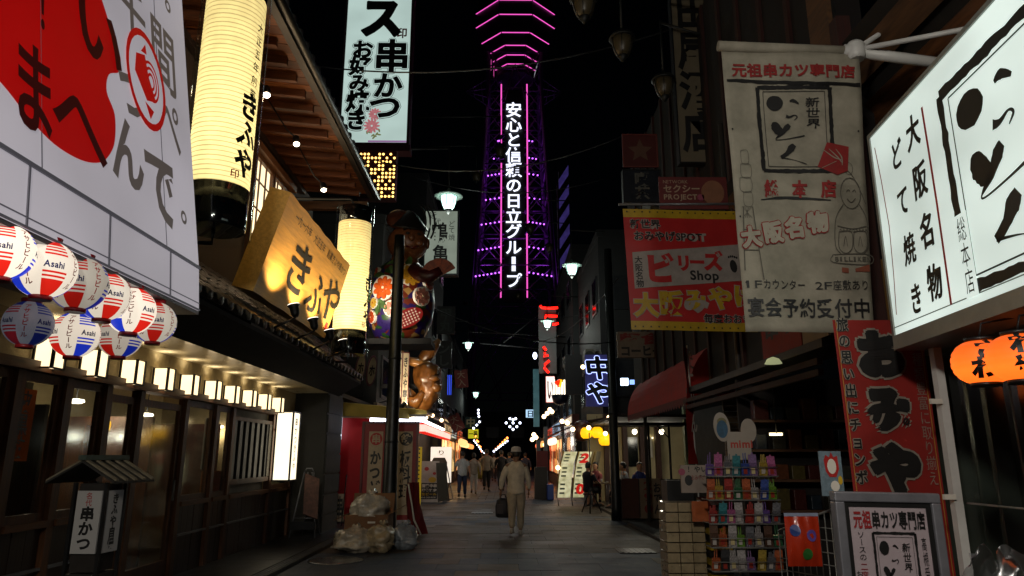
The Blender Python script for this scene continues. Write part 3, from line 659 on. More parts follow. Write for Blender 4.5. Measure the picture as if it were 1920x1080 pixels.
# beer lanterns below it
def beer_lantern(c, r, label, lit, spin, upside=False, tint=None):
    t = thing('beer_lantern', label, 'lantern', c, 'striped beer lanterns hanging under the big white sign')
    nm = '%.2f' % lit
    wc, rc, bc = ('#fff0da', '#ff2a1c', '#2440e0') if lit > .2 else ('#aeb4c8', '#a83048', '#2838a0')  # the unlit lantern keeps a faint bluish glow standing in for ambient light
    if tint: wc = tint
    mats = [E('beer white'+nm+wc, wc, lit, .08, 5, base='#8c8a86'), E('beer red'+nm, rc, lit*.75, .08, 5, base='#a01812'), E('beer blue'+nm, bc, lit*.75, .08, 5, base='#14247a')]
    seg, rn = 48, 36; c = Vector(c)
    def mf(i, j):
        g_ = ((j + .5)/seg*8 + spin) % 8; k = int(g_); lat = (i+.5)/rn
        if k % 2 == 0: return 0
        colr = 1 if k in (1, 5) else 2
        if upside: colr = 3 - colr
        if lat < .30: return colr
        if lat > .80: return 1 if not upside else 2
        if int(lat*rn) in (12, 14, 23, 25, 27) : return colr
        return 0
    m = MB(); rings = []
    for i in range(rn+1):
        a = -1.28 + 2.56*i/rn; rr = r*math.cos(a)*(1+.004*math.cos(i*PI)); rings.append([c + V(rr*math.cos(2*PI*j/seg), rr*math.sin(2*PI*j/seg), r*1.02*math.sin(a)) for j in range(seg)])
    m.loft(rings, mats=mf); m.build('paper', mats, t)
    CM = M('red lantern rim', '#9a1c24', .4)
    m = MB(); m.lathe(c, [(r*.40, r*.95), (r*.42, r*1.12), (r*.38, r*1.12)], 20); m.build('top_rim', CM, t)
    m = MB(); m.lathe(c, [(r*.34, -r*1.1), (r*.36, -r*1.08), (r*.36, -r*.94)], 20); m.build('bottom_rim', CM, t)
    tube('cord', [c + V(0,0,r*1.1), c + V(0,0,r*1.9)], .004, BLACK, t, 5)
    lr_, lb = MB(), MB()
    def sph(mm, ch, lon, lat, wd, hh, rot=0, bold=.02):
        vs, fs, w1 = glyph_data(ch, bold); n = len(mm.v)
        for x, y in vs:
            X, Y = (x/w1-.5)*wd, (y-.38)*hh
            if rot: X, Y = Y, -X
            la = lat + Y/r; lo_ = lon + X/(r*max(.35, math.cos(la))); mm.v.append(c + V(r*1.012*math.cos(la)*math.cos(lo_), r*1.012*math.cos(la)*math.sin(lo_), r*1.03*math.sin(la)))
        for q_ in fs: mm.f.append(tuple(n+i for i in q_)); mm.m.append(0); mm.s.append(False)
    for k in range(8):
        lon = (k + .5 - spin) * 2*PI/8
        if k % 2 == 0:
            for i, ch in enumerate('アサヒビール'): sph(lr_, ch, lon, .72-i*.27, r*.26, r*.27, rot=(ch == 'ー'))
        else:
            x = -.34
            for ch in 'Asahi':
                wd = glyph_data(ch, .03)[2]; sph(lb, ch, lon + x + wd*.13, .02, wd*.26*r, .30*r, bold=.03); x += wd*.25
    lr_.build('red_lettering', M('lantern red ink', '#c0141a'), t); lb.build('blue_lettering', M('lantern blue ink', '#141e78'), t)
    return t
BL = [(8, 472, 52, 1.15, 'top row lantern half cut by the left edge of the photo, brightest', -.3),
      (84, 505, 54, .85, 'second top row beer lantern with blue name and red base', -.7),
      (148, 532, 50, .30, 'third top row beer lantern, dim grey pink', -.1),
      (196, 556, 45, .72, 'fourth top row beer lantern with a red wedge at lower right', -.8),
      (246, 583, 43, .95, 'fifth top row beer lantern showing a wide white panel', -1.2),
      (290, 605, 38, .42, 'last top row beer lantern nearest the sign corner', -.3)]
BL2 = [(53, 607, 42, .12, 'unlit lower beer lantern at far left, ambient light painted as faint bluish glow', -1.2), (141, 628, 42, .7, 'middle lower beer lantern with blue stripes', -1.0), (226, 632, 38, .35, 'right lower beer lantern tucked behind two others', -1.2)]
for x, y, rp, lit, lab, sp in BL:
    c = PX(x, y, -2.45); beer_lantern(c, rp*(ray(x, y).length*0+1)*((c-CAMPOS).dot(CR @ V(0,0,-1)))/1313, lab, lit, sp - .9)
for x, y, rp, lit, lab, sp in BL2:
    c = PX(x, y, -2.75); beer_lantern(c, rp*((c-CAMPOS).dot(CR @ V(0,0,-1)))/1313, lab, lit, sp - .9, True)
c1, c2 = PX(-40, 425, -2.45), PX(330, 590, -2.45)
tag(tube('lantern_wire', [PX(8, 405, -2.45), PX(150, 468, -2.45), PX(300, 553, -2.45)], .006, BLACK, seg=6), 'thin black wire the upper beer lanterns hang from', 'wire')

# standing shop lantern at lower left
t = thing('standing_lantern', 'dark roofed standing lantern with white panel reading 串かつ in front of the restaurant', 'standing sign', (-3.0, 5.25, 0))
cx, cy, hw = -3.05, 5.55, .12; ang = R(-4); U = V(math.cos(ang), math.sin(ang), 0); W = V(-math.sin(ang), math.cos(ang), 0); c = V(cx, cy, 0)
WP = E('dim sign paper', '#8a8a92', .03, .3, base='#8c8a86')
for sgn in ((-1, -1), (1, -1), (1, 1), (-1, 1)):
    m = MB(); m.obox(c + U*sgn[0]*hw + W*sgn[1]*hw - U*.012 - W*.012, U*.024, W*.024, (0,0,1.36)); m.build('post', BLACK, t)
p1 = Panel(c - U*.095 - W*hw + V(0,0,.86), U, (0,0,1)); p2 = Panel(c + U*hw - W*.095 + V(0,0,.86), W, (0,0,1))
for pq, txt in ((p1, '名代串かつ'), (p2, 'きふや自慢')):
    m = MB(); pq.box(m, 0, .19, 0, .44, -.01, .004); m.build('paper_panel', WP, t)
    if pq is p1: letters(t, M('red ink', '#8a1a18'), lambda q: pq.col(q, txt[:2], .095, .43, .33, .05, d=.006, bold=.01))
    letters(t, INK, lambda q: pq.col(q, txt[2:] if pq is p1 else txt, .095, .33 if pq is p1 else .42, .02, .11 if pq is p1 else .08, d=.006, bold=.04))
m = MB(); m.obox(c - U*hw - W*hw + V(0,0,.1), U*2*hw, W*2*hw, (0,0,.62)); m.build('lower_box', M('dark lantern wood', '#17110c', .6), t)
m = MB(); m.obox(c - U*(hw-.02) - W*(hw-.02) + V(0,0,.73), U*(2*hw-.04), W*(2*hw-.04), (0,0,.62)); m.build('inner_box', M('dark lantern wood', '#17110c'), t)
for s_ in (-1, 1):
    m = MB(); m.obox(c - W*.26 + V(0,0,1.52), U*s_*.26 + V(0,0,-.15), W*.52, (0,0,-.016)); m.build('roof_slope', M('dark lantern roof', '#1c1a16', .6), t)
    for k in range(5):
        m = MB(); m.obox(c - W*(.25-.115*k) + V(0,0,1.523), U*s_*.265 + V(0,0,-.152), W*.035, (0,0,.014)); m.build('roof_batten', wood('grey batten', '#6b6350', 0), t)
m = MB(); m.obox(c - W*.27 - U*.03 + V(0,0,1.523), U*.06, W*.54, (0,0,.035)); m.build('ridge', M('green grey ridge', '#37423a', .5), t)

# folding easel by the pillar
t = thing('folding_easel', 'folded grey metal easel with a leaning menu by the stone pillar', 'easel', (-3.7, 13.9, 0))
for x0, x1, y0_, y1_ in ((-3.98, -3.84, 13.75, 14.0), (-3.5, -3.66, 13.75, 14.0), (-3.86, -3.78, 14.3, 14.02), (-3.55, -3.70, 14.3, 14.02)):
    tube('leg', [(x0, y0_, .07), (x1, y1_, 1.25)], .014, METAL, t)
m = MB(); m.tube([(-3.84, 14, 1.25), (-3.8, 14, 1.32), (-3.7, 14, 1.32), (-3.66, 14, 1.25)], .014); m.build('top_hoop', METAL, t)
box('lower_rail', (-3.97, 13.74, .22), (-3.5, 13.77, .36), STEEL, t); tube('brace', [(-3.93, 13.82, .42), (-3.56, 13.82, .42)], .01, METAL, t)
m = MB(); m.obox((-3.74, 13.7, .5), (.26, .05, -.1), (-.06, .2, .72), (.01,-.01,.01)); m.build('menu_card', M('brownish menu card', '#6b4a3e', .7, .5, 14), t)

# ================================================================ RED SNACK SHOP behind the stone pillar
rs = thing('red_snack_shop', 'small shop with bright red wall, yellow canopy and strip light beyond the dark restaurant', 'shop', (-3.6, 19, 0))
a_ = PY(608, 760, 16.3); b_ = PY(812, 790, 19.5)
REDW = M('bright red painted panel', '#c40e14', .5, .12, 3)
XR = -3.75
m = MB(); m.box((XR-1.5, 16.3, 0), (XR+.02, 16.4, 3.4)); m.build('end_wall', M('dark maroon wall', '#2c0d0c', .7), rs)
# wall facing the street camera, seen between pillar and printed board
m = MB(); m.box((-4.3, 18.6, 0), (-3.42, 18.7, 2.6)); m.build('red_wall', REDW, rs)
box('door_jamb', (-3.42, 18.55, 0), (-3.36, 18.68, 2.6), M('black jamb', '#0c0a0a'), rs)
WD2 = wood('honey wood door', '#b9782c', 2, rough=.5)
for k in range(3): box('door_board', (-3.36+k*.1, 18.62, .9), (-3.265+k*.1, 18.66, 2.5), WD2, rs)
box('door_kick_panel', (-3.36, 18.6, .05), (-2.95, 18.64, .88), REDW, rs)
for z in (1.1, 1.75, 2.1): box('hinge', (-3.38, 18.58, z), (-3.2, 18.615, z+.05), BLACK, rs)
box('cream_wall', (-3.06, 18.64, .9), (-2.7, 18.72, 2.6), CREAM, rs)
m = MB(); m.box((-6, 16.4, 2.9), (-3.8, 26.5, 3.0)); m.box((-6.1, 16.4, 0), (-6, 27, 6.5)); m.build('rear_wall', M('dark shop interior', '#3a2a22', .8), rs)
# canopy
cpl = MB(); cl = [PY(612, 752, 16.35), PY(612, 778, 16.35), PY(800, 788, 18.2), PY(800, 770, 18.2)]
A, B, C_, D_ = cl
YC = M('yellow canopy cloth', '#cdb050', .8, .15, 3)
cpl.face([A, B, C_, D_]); bk = V(-.3, 1.5, .12); cpl.face([D_, A, A + bk*1.0, D_ + V(-.2, 1.2, .1)]); cpl.face([B, C_, C_+V(-.3,1.2,.04), B+V(-.5,1.5,.04)])
cpl.build('canopy', YC, rs)
TUBE = E('cool fluorescent tube', '#dfe4ff', 9, 0)
for i, (xa, xb, y) in enumerate(((-3.35, -2.75, 17.9), (-2.62, -1.95, 17.9))):
    c = V(xa, y, 2.44)
    t = thing('strip_light', ('left' if i == 0 else 'right') + ' fluorescent strip light under the yellow canopy', 'strip light', c, 'strip lights under the canopy')
    m = MB(); m.lathe(c, [(.055, 0), (.055, xb-xa)], 12, axis=(1, 0, 0)); m.build('tube', TUBE, t); box('batten', (xa, y-.05, 2.51), (xb, y+.05, 2.57), WHITEP, t)
# shop hoardings
def vpaper(px0, py0, px1, py1, y, name, label, mat, txt, ink=INK, cat='notice', extra=None, group=None, bold=.03, frame=None):
    p, w_, h = facing(px0, py0, px1, py1, y)
    def dr(t, p, w_, h):
        if frame: 
            m = MB(); p.box(m, -.02, w_+.02, -.02, 0, -.02, .01); p.box(m, -.02, w_+.02, h, h+.02, -.02, .01); p.box(m, -.02, 0, 0, h, -.02, .01); p.box(m, w_, w_+.02, 0, h, -.02, .01); m.build('frame', frame, t)
        if txt: letters(t, ink, lambda q: p.col(q, txt, w_/2, h*.93, h*.07, min(w_*.85, h/len(txt)*.85), bold=bold))
        if extra: extra(t, p, w_, h)
    return board(name, label, cat, p, w_, h, mat, dr, group=group)
vpaper(622, 780, 641, 824, 18.3, 'wall_light_box', 'small white glowing box on the red wall beneath the yellow canopy', E('cool box light', '#e8f0ff', 1.4, .2), '', cat='lit sign')
PAPERM = M('shop paper', '#c9b79a', .8)
vpaper(613, 825, 632, 875, 17.4, 'paper_menu', 'cream paper notice with brushed character left of the red wall', PAPERM, '桶')
vpaper(619, 877, 637, 922, 17.6, 'pink_menu', 'faded dark pink paper notice below the cream one', M('pink shop paper', '#8a2c3a', .8), '鶏')
t = vpaper(628, 926, 645, 978, 16.2, 'stand_menu', 'cream menu sheet on a thin black stand at the shop corner', PAPERM, '串', extra=None)
q_ = PZ(636, 1000); tube('stand_leg', [(q_.x-.15, 16.1, 0), (q_.x-.1, 16.15, 1.15)], .012, BLACK, t); tube('stand_foot', [(q_.x-.3, 16.0, .02), (q_.x+.2, 16.2, .02)], .02, BLACK, t)
# tall red printed board
p, w_, h = facing(680, 795, 779, 975, 15.2)
def dr(t, p, w_, h):
    m = MB(); 
    for a0, a1, b0, b1 in ((-.05, 0, -.3, h+.05), (w_, w_+.05, -.3, h+.05), (0, w_, h, h+.05)): p.box(m, a0, a1, b0, b1, -.05, .03)
    m.build('frame', REDD, t)
    WPn = M('printed cream', '#b9a68c', .7)
    m = MB(); p.box(m, .1, w_*.36, .1, h*.92, .0, .003); p.box(m, w_*.64, w_*.93, .1, h*.92, .0, .003); m.build('white_print', WPn, t)
    m = MB(); p.disc(m, w_*.23, h*.84, .13, .13, .003, .005); m.build('red_roundel', RED, t); m = MB(); p.disc(m, w_*.8, h*.84, .14, .14, .003, .005); m.build('black_roundel', INK, t)
    letters(t, WPn, lambda q: (p.glyph(q, '串', w_*.23, h*.84, .2, .2, d=.008, bold=.03), p.glyph(q, '鉄', w_*.8, h*.84, .22, .22, d=.008, bold=.03)), 'roundel_letters')
    letters(t, INK, lambda q: (p.col(q, 'かつどて', w_*.23, h*.72, h*.1, .23, d=.007, bold=.04), p.col(q, '板料理', w_*.8, h*.72, h*.2, .24, d=.007, bold=.03), p.col(q, 'お好み焼き', w_*.5, h*.86, h*.1, .22, d=.007, bold=.03)))
    m = MB(); 
    for k in range(5): p.disc(m, w_*(.45+.09*random.random()), h*(.2+.15*k), .07, .05, .001, .0025, 10, k)
    m.build('orange_patches', ORANGE, t)
board('printed_board', 'tall dark red framed food board facing the street behind the black pole', 'signboard', p, w_, h, M('red board print', '#8e1512', .5), dr)
p, w_, h = facing(780, 838, 790, 950, 19.5)
def dr(t, p, w_, h):
    m = MB(); 
    for k in range(14): p.disc(m, w_*.5, h*(k+.5)/14, .025, .025, .001, .006, 8)
    m.build('bulb_dots', INK, t)
board('yellow_edge_sign', 'narrow yellow upright sign edge with a column of dark dots', 'sign', p, w_, h, E('yellow edge lit', '#c9a424', .35), dr)
# maroon cloth at the board's foot
t = thing('maroon_banner_foot', 'dark red cloth banner with white edge sagging onto the paving right of the board', 'cloth banner', (-1.75, 15.1, 0))
m = MB(); n = 12
for i in range(n):
    for j in range(10):
        f = lambda i, j: V(-1.98 + .42*(i/n)*(.45+.55*(1-j/10)) + .03*math.sin(i*1.7+j*.6), 15.05+.08*math.sin(i*1.2)-.15*(1-j/10), .02+1.0*j/10)
        m.face([f(i,j), f(i+1,j), f(i+1,j+1), f(i,j+1)])
m.build('cloth', M('maroon cloth', '#6a1014', .8), t); tube('white_edge', [(-1.95, 14.87, 1.0), (-1.86, 14.85, .6), (-1.8, 14.8, .3), (-1.66, 14.84, .02)], .018, WHITE, t)

# cardboard box and rubbish
CB = M('brown cardboard', '#7a5638', .8, .25, 6)
t = thing('cardboard_box', 'open brown cardboard box holding a clear bag of rubbish beside the black pole', 'box', (-2.2, 13.2, 0))
x0, x1, y0, y1, z1 = -2.75, -2.0, 12.75, 13.35, .56
for nm, lo, hi in (('side', (x0, y0, .0), (x1, y0+.012, z1)), ('side', (x0, y1-.012, 0), (x1, y1, z1)), ('side', (x0, y0+.012, 0), (x0+.012, y1-.012, z1)), ('side', (x1-.012, y0+.012, 0), (x1, y1-.012, z1)), ('base', (x0+.012, y0+.012, .0), (x1-.012, y1-.012, .012))): box(nm, lo, hi, CB, t)
for O, a, b2 in (((x0, y1, z1), (x1-x0, 0, 0), (0, .12, .32)), ((x1, y0, z1), (0, y1-y0, 0), (.22, 0, .12)), ((x0, y0, z1), (0, y1-y0, 0), (-.2, 0, -.1))):
    m = MB(); m.obox(O, a, b2, (.0, .008, .008)); m.build('flap', CB, t)
box('tape_label', (-2.35, 12.735, .42), (-2.22, 12.749, .45), WHITE, t)
def bag(c, r, h, label, col, seed, al=.35):
    rnd = random.Random(seed); t = thing('rubbish_bag', label, 'rubbish bag', c, 'rubbish bags by the black pole')
    from mathutils import noise
    m = MB(); seg, rn = 56, 34; rings = []
    for i in range(rn+1):
        u = -PI/2*.98 + PI*.98*i/rn; row_ = []
        for j in range(seg):
            th = 2*PI*j/seg; d = V(math.cos(u)*math.cos(th), math.cos(u)*math.sin(th), math.sin(u)); q = d*1.6 + V(seed*7, 0, 0)
            f = 1 + .30*noise.noise(q) + .16*abs(noise.noise(q*2.6)) - .10*abs(noise.noise(q*5.5)) + .05*noise.noise(q*9)
            zz = h*.5*d.z*f; zz = max(-h*.46, zz); wr_ = 1 + .12*(d.z < -.3)
            row_.append(V(*c) + V(r*d.x*f*wr_, r*d.y*f*wr_, h*.46 + zz))
        rings.append(row_)
    m.loft(rings); o = m.build('bag_film', M('crumpled film '+col, col, .2, .5, 7, .5, coat=.4), t)
    m = MB(); k0 = V(*c) + V(.03, 0, h*.86); m.tube([k0, k0+V(.01,0,h*.12), k0+V(.06,-.02,h*.22)], .03, 7, rs=[.05,.02,.045]); m.tube([k0+V(0,0,h*.1), k0+V(-.05,.02,h*.2)], .02, 7, rs=[.02,.035]); m.build('knot', M('crumpled film '+col, col), t)
bag((-2.5, 12.35, 0), .3, .40, 'leftmost crumpled pale bag of rubbish on the paving', '#c0b4a0', 1)
bag((-2.05, 12.35, 0), .24, .46, 'tall knotted beige rubbish bag in the middle before the box', '#a8987a', 2)
bag((-1.72, 12.75, 0), .23, .42, 'greyish clear rubbish bag at the right end by the pole', '#8a9096', 3)
bag((-2.38, 13.05, .40), .3, .52, 'clear bag of pale rubbish standing inside the cardboard box', '#ccc4b4', 4)

# utility pole
t = thing('utility_pole', 'thick black pole rising from the rubbish up past the lit lanterns', 'pole', (-2.15, 13.75, 0))
m = MB(); m.lathe((-2.15, 13.75, 0), [(.17, 0), (.16, .02), (.135, 1.2), (.11, 5.6), (.10, 5.95)], 16); m.build('shaft', M('black pole paint', '#101312', .4), t)
for z in (1.8, 3.4): MB().lathe((-2.15, 13.75, z), [(.14, 0), (.14, .03)], 16).build('band', STEEL, t)

# ---------------- big vertical lightbox with LED board beneath
p, w_, h = facing(650, -150, 770, 268, 17)
LBX = E('cool white lightbox', '#c4ddd6', .82, .16, .8, stretch=(1, 1, 1.4))
def dr(t, p, w_, h):
    P_ = p.px
    m = MB(); p.box(m, -.06, w_+.06, -.06, 0, -.4, .03); p.box(m, -.06, 0, 0, h, -.4, .03); p.box(m, w_, w_+.06, 0, h, -.4, .03); p.box(m, 0, w_, 0, h, -.4, -.021); m.build('case', M('dark red sign case', '#2c0a0c', .35), t)
    for (chs, d) in (((('串', 735, 105, 68, 64), ('か', 727, 160, 56, 50), ('つ', 722, 200, 62, 52), ('お', 680, 93, 40, 36), ('好', 676, 124, 42, 36), ('み', 673, 155, 38, 34), ('焼', 671, 190, 44, 42), ('き', 668, 225, 40, 40)), 0),):
        letters(t, INK, lambda q: [p.gpx(q, c_, x, y, a, b_, t=.052, d=.003, bold=.02) for c_, x, y, a, b_ in chs], 'letter_shadow')
        letters(t, LBX, lambda q: [p.gpx(q, c_, x, y, a, b_, t=.038, d=.008, bold=.02) for c_, x, y, a, b_ in chs], 'letter_outline')
        letters(t, INK, lambda q: [p.gpx(q, c_, x, y, a, b_, t=.016, d=.013, bold=.02) for c_, x, y, a, b_ in chs], 'bold_lettering')
    letters(t, INK, lambda q: (p.gpx(q, 'ス', 716, 32, 78, 78, t=.03, d=.005, bold=.04), p.gpx(q, 'ビ', 716, -50, 78, 78, t=.03, d=.005, bold=.04)), 'large_lettering')
    letters(t, M('seal red', '#b0444a'), lambda q: p.gpx(q, '印', 754, 62, 20, 20, d=.005, bold=.03), 'seal')
    m = MB()
    for x, y, r_ in ((703, 214, 13), (697, 236, 16)):
        a, b_ = P_(x, y)
        for k in range(12): p.disc(m, a+.1*math.cos(k*.52)*r_/13, b_+.1*math.sin(k*.52)*r_/13, .1*r_/16, .035, .001, .0025+.0001*k, 8, k*.52)
    m.build('flower', E('lit pink flower', '#e08a90', .6, .3, 20), t)
    m = MB(); 
    for k in range(9): a, b_ = P_(700+random.uniform(-12, 24), 250+random.uniform(-6, 8)); p.disc(m, a, b_, .06, .025, .001, .0028, 6, k)
    m.build('leaves', E('lit olive leaves', '#8a9058', .5), t)
    m = MB(); a, b_ = P_(690, 262); p.box(m, a, w_, .02, .07, .001, .003); m.build('purple_line', E('lit purple print', '#b080b8', .6), t)
board('skewer_lightbox', 'tall glowing pale green vertical sign reading 串かつ お好み焼き beside the wooden eave', 'lit sign', p, w_, h, LBX, dr, th=.02)
p, w_, h = facing(672, 272, 742, 372, 17.02)
t = thing('led_board', 'dark red box with yellow LED bulbs under the pale vertical sign', 'LED board', p.at(w_/2, 0))
m = MB(); p.box(m, -.35, w_+.35, h*.88, h, -.35, .03); p.box(m, 0, w_, 0, h*.88, -.3, 0); m.build('case', M('dark red sign case', '#2c0a0c'), t)
LED = E('yellow led', '#ffc86a', 3.5, 0); m = MB()
for i in range(10):
    for j in range(12):
        if random.random() < .62 and i/10 + (j/12)*.0 + (1-j/12)*-.0 > (11-j)/12*.75 - .1: m.ball(p.at(w_*(i+.5)/10, h*.86*(j+.5)/12, .01), .032, seg=8, rings=4)
m.build('led_bulbs', LED, t, kind='stuff')

# ---------------- costumed statue figure above the shop
sc_ = PY(752, 560, 15.6); 
t = thing('festival_statue', 'huge rounded statue in flowered purple robe holding a fan, between lantern and street lamp', 'statue', sc_)
ROBE = M('purple robe paint', '#22144a', .35, .5, 3, .05, col2='#4a1626')
_t = ROBE.node_tree; _vo = _t.nodes.new('ShaderNodeTexVoronoi'); _vo.inputs['Scale'].default_value = 7; _tc = _t.nodes.new('ShaderNodeTexCoord'); _t.links.new(_tc.outputs['Object'], _vo.inputs['Vector'])
_r = _t.nodes.new('ShaderNodeValToRGB'); _r.color_ramp.interpolation = 'CONSTANT'
for _i, (_p, _c) in enumerate(((0, '#241650'), (.35, '#5a2010'), (.5, '#20401c'), (.62, '#241650'), (.78, '#8c6c3c'), (.9, '#6a1c24'))):
    _e = _r.color_ramp.elements[_i] if _i < 2 else _r.color_ramp.elements.new(_p); _e.position = _p; _e.color = (*hexc(_c), 1)
_t.links.new(_vo.outputs['Color'], _r.inputs[0]); _t.links.new(_r.outputs[0], _t.nodes['Principled BSDF'].inputs['Base Color'])
m = MB(); m.lathe(sc_, [(.25, -.98), (.55, -.9), (.72, -.55), (.78, -.1), (.72, .35), (.5, .72), (.36, .85)], 32, sy=.8); m.build('robe', ROBE, t)
SKIN = M('painted clay skin', '#7a4a2c', .4, .35, 4)
hc = sc_ + V(.12, -.1, 1.28)
m = MB(); m.ball(hc, .47, .42, .42, 24, 14); m.ball(hc+V(.14,-.42,.02), .07, .06, .09, 12, 8); m.ball(hc+V(-.06,-.36,-.08), .12, .07, .1, 12, 8); m.ball(hc+V(.3,-.3,-.08), .11, .08, .1, 12, 8); m.ball(hc+V(.46,0,0), .05, .09, .13, 10, 8); m.lathe(sc_+V(.05,0,.7), [(.36, 0), (.3, .3)], 16); m.build('head', SKIN, t)
m = MB(); m.ball(hc+V(.05,-.42,.12), .05,.03,.03, 8, 6); m.ball(hc+V(.3,-.36,.12), .05,.03,.03, 8, 6); m.build('eyes', INK, t)
m = MB(); m.tube([hc+V(-.05,-.4,.2), hc+V(.05,-.44,.25), hc+V(.13,-.43,.21)], .02); m.build('brow', INK, t); m = MB(); m.tube([hc+V(.02,-.4,-.18), hc+V(.16,-.43,-.23), hc+V(.3,-.37,-.17)], .02); m.build('mouth', REDD, t)
m = MB(); m.lathe(hc + V(-.02, .05, .38), [(.5, 0), (.46, .05), (.2, .32), (.05, .42)], 24, axis=(.15, -.3, 1)); m.build('hat', M('dark hat', '#1a1210', .5), t)
m = MB(); m.lathe(hc + V(-.2, -.22, .52), [(.02, .05), (.22, .04), (.28, 0), (.24, -.02)], 20, axis=(.1, -1, .35)); m.build('hat_disc', M('orange brown disc', '#5c2c10', .5, .5, 9), t)
for k in range(3): m = MB(); m.tube([hc + V(.2+.1*k, -.1, .3) + V(.22*math.cos(a), 0, .45*math.sin(a)+.15) for a in [i*.3-.9 for i in range(9)]], .022); m.build('hat_loop', BLACK, t)
m = MB(); m.tube([sc_+V(.3,-.4,.55), sc_+V(.7,-.6,.35), sc_+V(.95,-.6,.5)], .14, 12, rs=[.2,.15,.11]); m.build('sleeve', M('red sleeve', '#4a1414', .45, .6, 5), t)
pf = Panel(sc_+V(.9,-.62,.35), (1,0,.25), (-.2,0,1)); m = MB(); 
for k in range(8):
    a0 = R(15+k*18); a1 = a0+R(18); pf.poly(m, [(.06*math.cos(a0), .06*math.sin(a0)), (.42*math.cos(a0), .42*math.sin(a0)), (.42*math.cos(a1), .42*math.sin(a1)), (.06*math.cos(a1), .06*math.sin(a1))], 0, .02+.02*(k%2))
m.build('fan', M('brown orange fan', '#93401c', .5, .5, 8), t)
def rp(az, z):   # point on robe surface
    prof = [(-.98,.25),(-.9,.55),(-.55,.72),(-.1,.78),(.35,.72),(.72,.5),(.85,.36)]
    for (z0, r0_), (z1_, r1_) in zip(prof[:-1], prof[1:]):
        if z0 <= z <= z1_: r_ = r0_+(r1_-r0_)*(z-z0)/(z1_-z0); break
    return V(r_*math.cos(az), r_*math.sin(az)*.8, z), V(math.cos(az), math.sin(az)*.9, .25*z).normalized()
def flower(az, z, R_, petals, inner, name='flower'):
    q, n = rp(az, z); u = n.cross(V(0,0,1)).normalized() * -1; u = V(0,0,1).cross(n).normalized(); v = n.cross(u); pn_ = Panel(sc_+q+n*.012, u, v)
    if pn_.n.dot(n) < 0: pn_ = Panel(sc_+q+n*.012, -u, v)
    m = MB(); pn_.disc(m, 0, 0, R_*1.08, R_*1.08, -.07, .004); m.build('flower_rim', WHITE, t)
    m = MB(); k_ = 9
    for k in range(k_): a = 2*PI*k/k_; pn_.disc(m, R_*.66*math.cos(a), R_*.66*math.sin(a), R_*.33, R_*.24, .004, .022, 10, a)
    for k in range(6): a = 2*PI*k/6; pn_.disc(m, R_*.27*math.cos(a), R_*.27*math.sin(a), R_*.2, R_*.13, .004, .03, 8, a)
    m.build(name, M('petals '+petals, petals, .4, .35, 10), t)
    m = MB(); pn_.disc(m, 0, 0, R_*.12, R_*.12, .004, .04, 8); m.build('flower_heart', M('hearts '+inner, inner, .4), t)
flower(-PI/2-.42, .12, .27, '#d2591c', '#e8dcc0'); flower(-PI/2+.42, .42, .25, '#d8a02c', '#b03818'); flower(-PI/2-1.1, .55, .12, '#c2481c', '#d8c8a0'); flower(-PI/2+.75, -.05, .2, '#b87868', '#d8c8a0'); flower(-PI/2-.9, -.5, .14, '#b8481c', '#d8c8a0')
flower(-PI/2-.15, -.35, .17, '#b8602c', '#e8dcc0'); flower(-PI/2+.1, .62, .11, '#c87a3c', '#b03818'); flower(-PI/2+1.1, .3, .17, '#a8401c', '#e0c890'); flower(-PI/2-.75, -.2, .12, '#c8a03c', '#b03818')
for k, (az, z) in enumerate(((-2.35, .45), (-2.2, -.35), (-1.75, .52), (-1.5, -.4), (-1.15, .75), (-2.0, -.25), (-1.9, .75), (-2.6, 0))):
    q, n = rp(az, z); u = V(0,0,1).cross(n).normalized(); v = n.cross(u); pl = Panel(sc_+q+n*.012, u, v); m = MB(); pl.disc(m, 0, 0, .17, .07, -.06, .008, 12, k*1.1); m.build('leaf', M('robe leaf green', '#4c6a3a', .4, .4, 9), t)
q, n = rp(-PI/2+.35, -.55); m = MB()
u = V(0,0,1).cross(n).normalized(); pl = Panel(sc_+q+n*.02, u, n.cross(u)); pl.disc(m, 0, 0, .36, .2, -.12, .0, 18, .5); m.build('dotted_cloth', M('red dotted cloth', '#8a1414', .45), t)
m = MB()
for i in range(-4, 5):
    for j in range(-2, 3):
        a, b_ = i*.07*math.cos(.5)-j*.06*math.sin(.5), i*.07*math.sin(.5)+j*.06*math.cos(.5)
        if abs(i) < 4 or j == 0: pl.disc(m, a, b_, .022, .022, 0, .006, 4, .7)
m.build('white_squares', WHITE, t, kind='stuff')
box('statue_shelf', (sc_.x-.9, sc_.y-.4, sc_.z-1.1), (sc_.x+.75, sc_.y+.6, sc_.z-.98), M('rough black shelf', '#060606', .9), t)
ld = bpy.data.lights.new('statue_spot', 'SPOT'); ld.energy = 260; ld.color = (1, .85, .65); ld.spot_size = R(60); ld.spot_blend = .6; ld.shadow_soft_size = .05
sp = thing('statue_floodlight', 'small floodlight on the eave aimed at the flowered statue', 'floodlight', sc_ + V(-.9, -2.2, -.7))
lo_ = bpy.data.objects.new('statue_light', ld); COL.objects.link(lo_); lo_.parent = sp; lo_.rotation_euler = V(.9, 2.2, .25).to_track_quat('-Z', 'Y').to_euler(); lo_.location = (.05,.12,.03)
MB().lathe(sc_ + V(-.9, -2.2, -.7), [(.03, -.12), (.05, -.1), (.06, 0), (.05, .004)], 12, axis=(.9,2.2,.55)).build('housing', BLACK, sp); tube('stem', [sc_ + V(-.92, -2.25, -.75), sc_+V(-1.3, -2.3, -1.0)], .015, BLACK, sp)

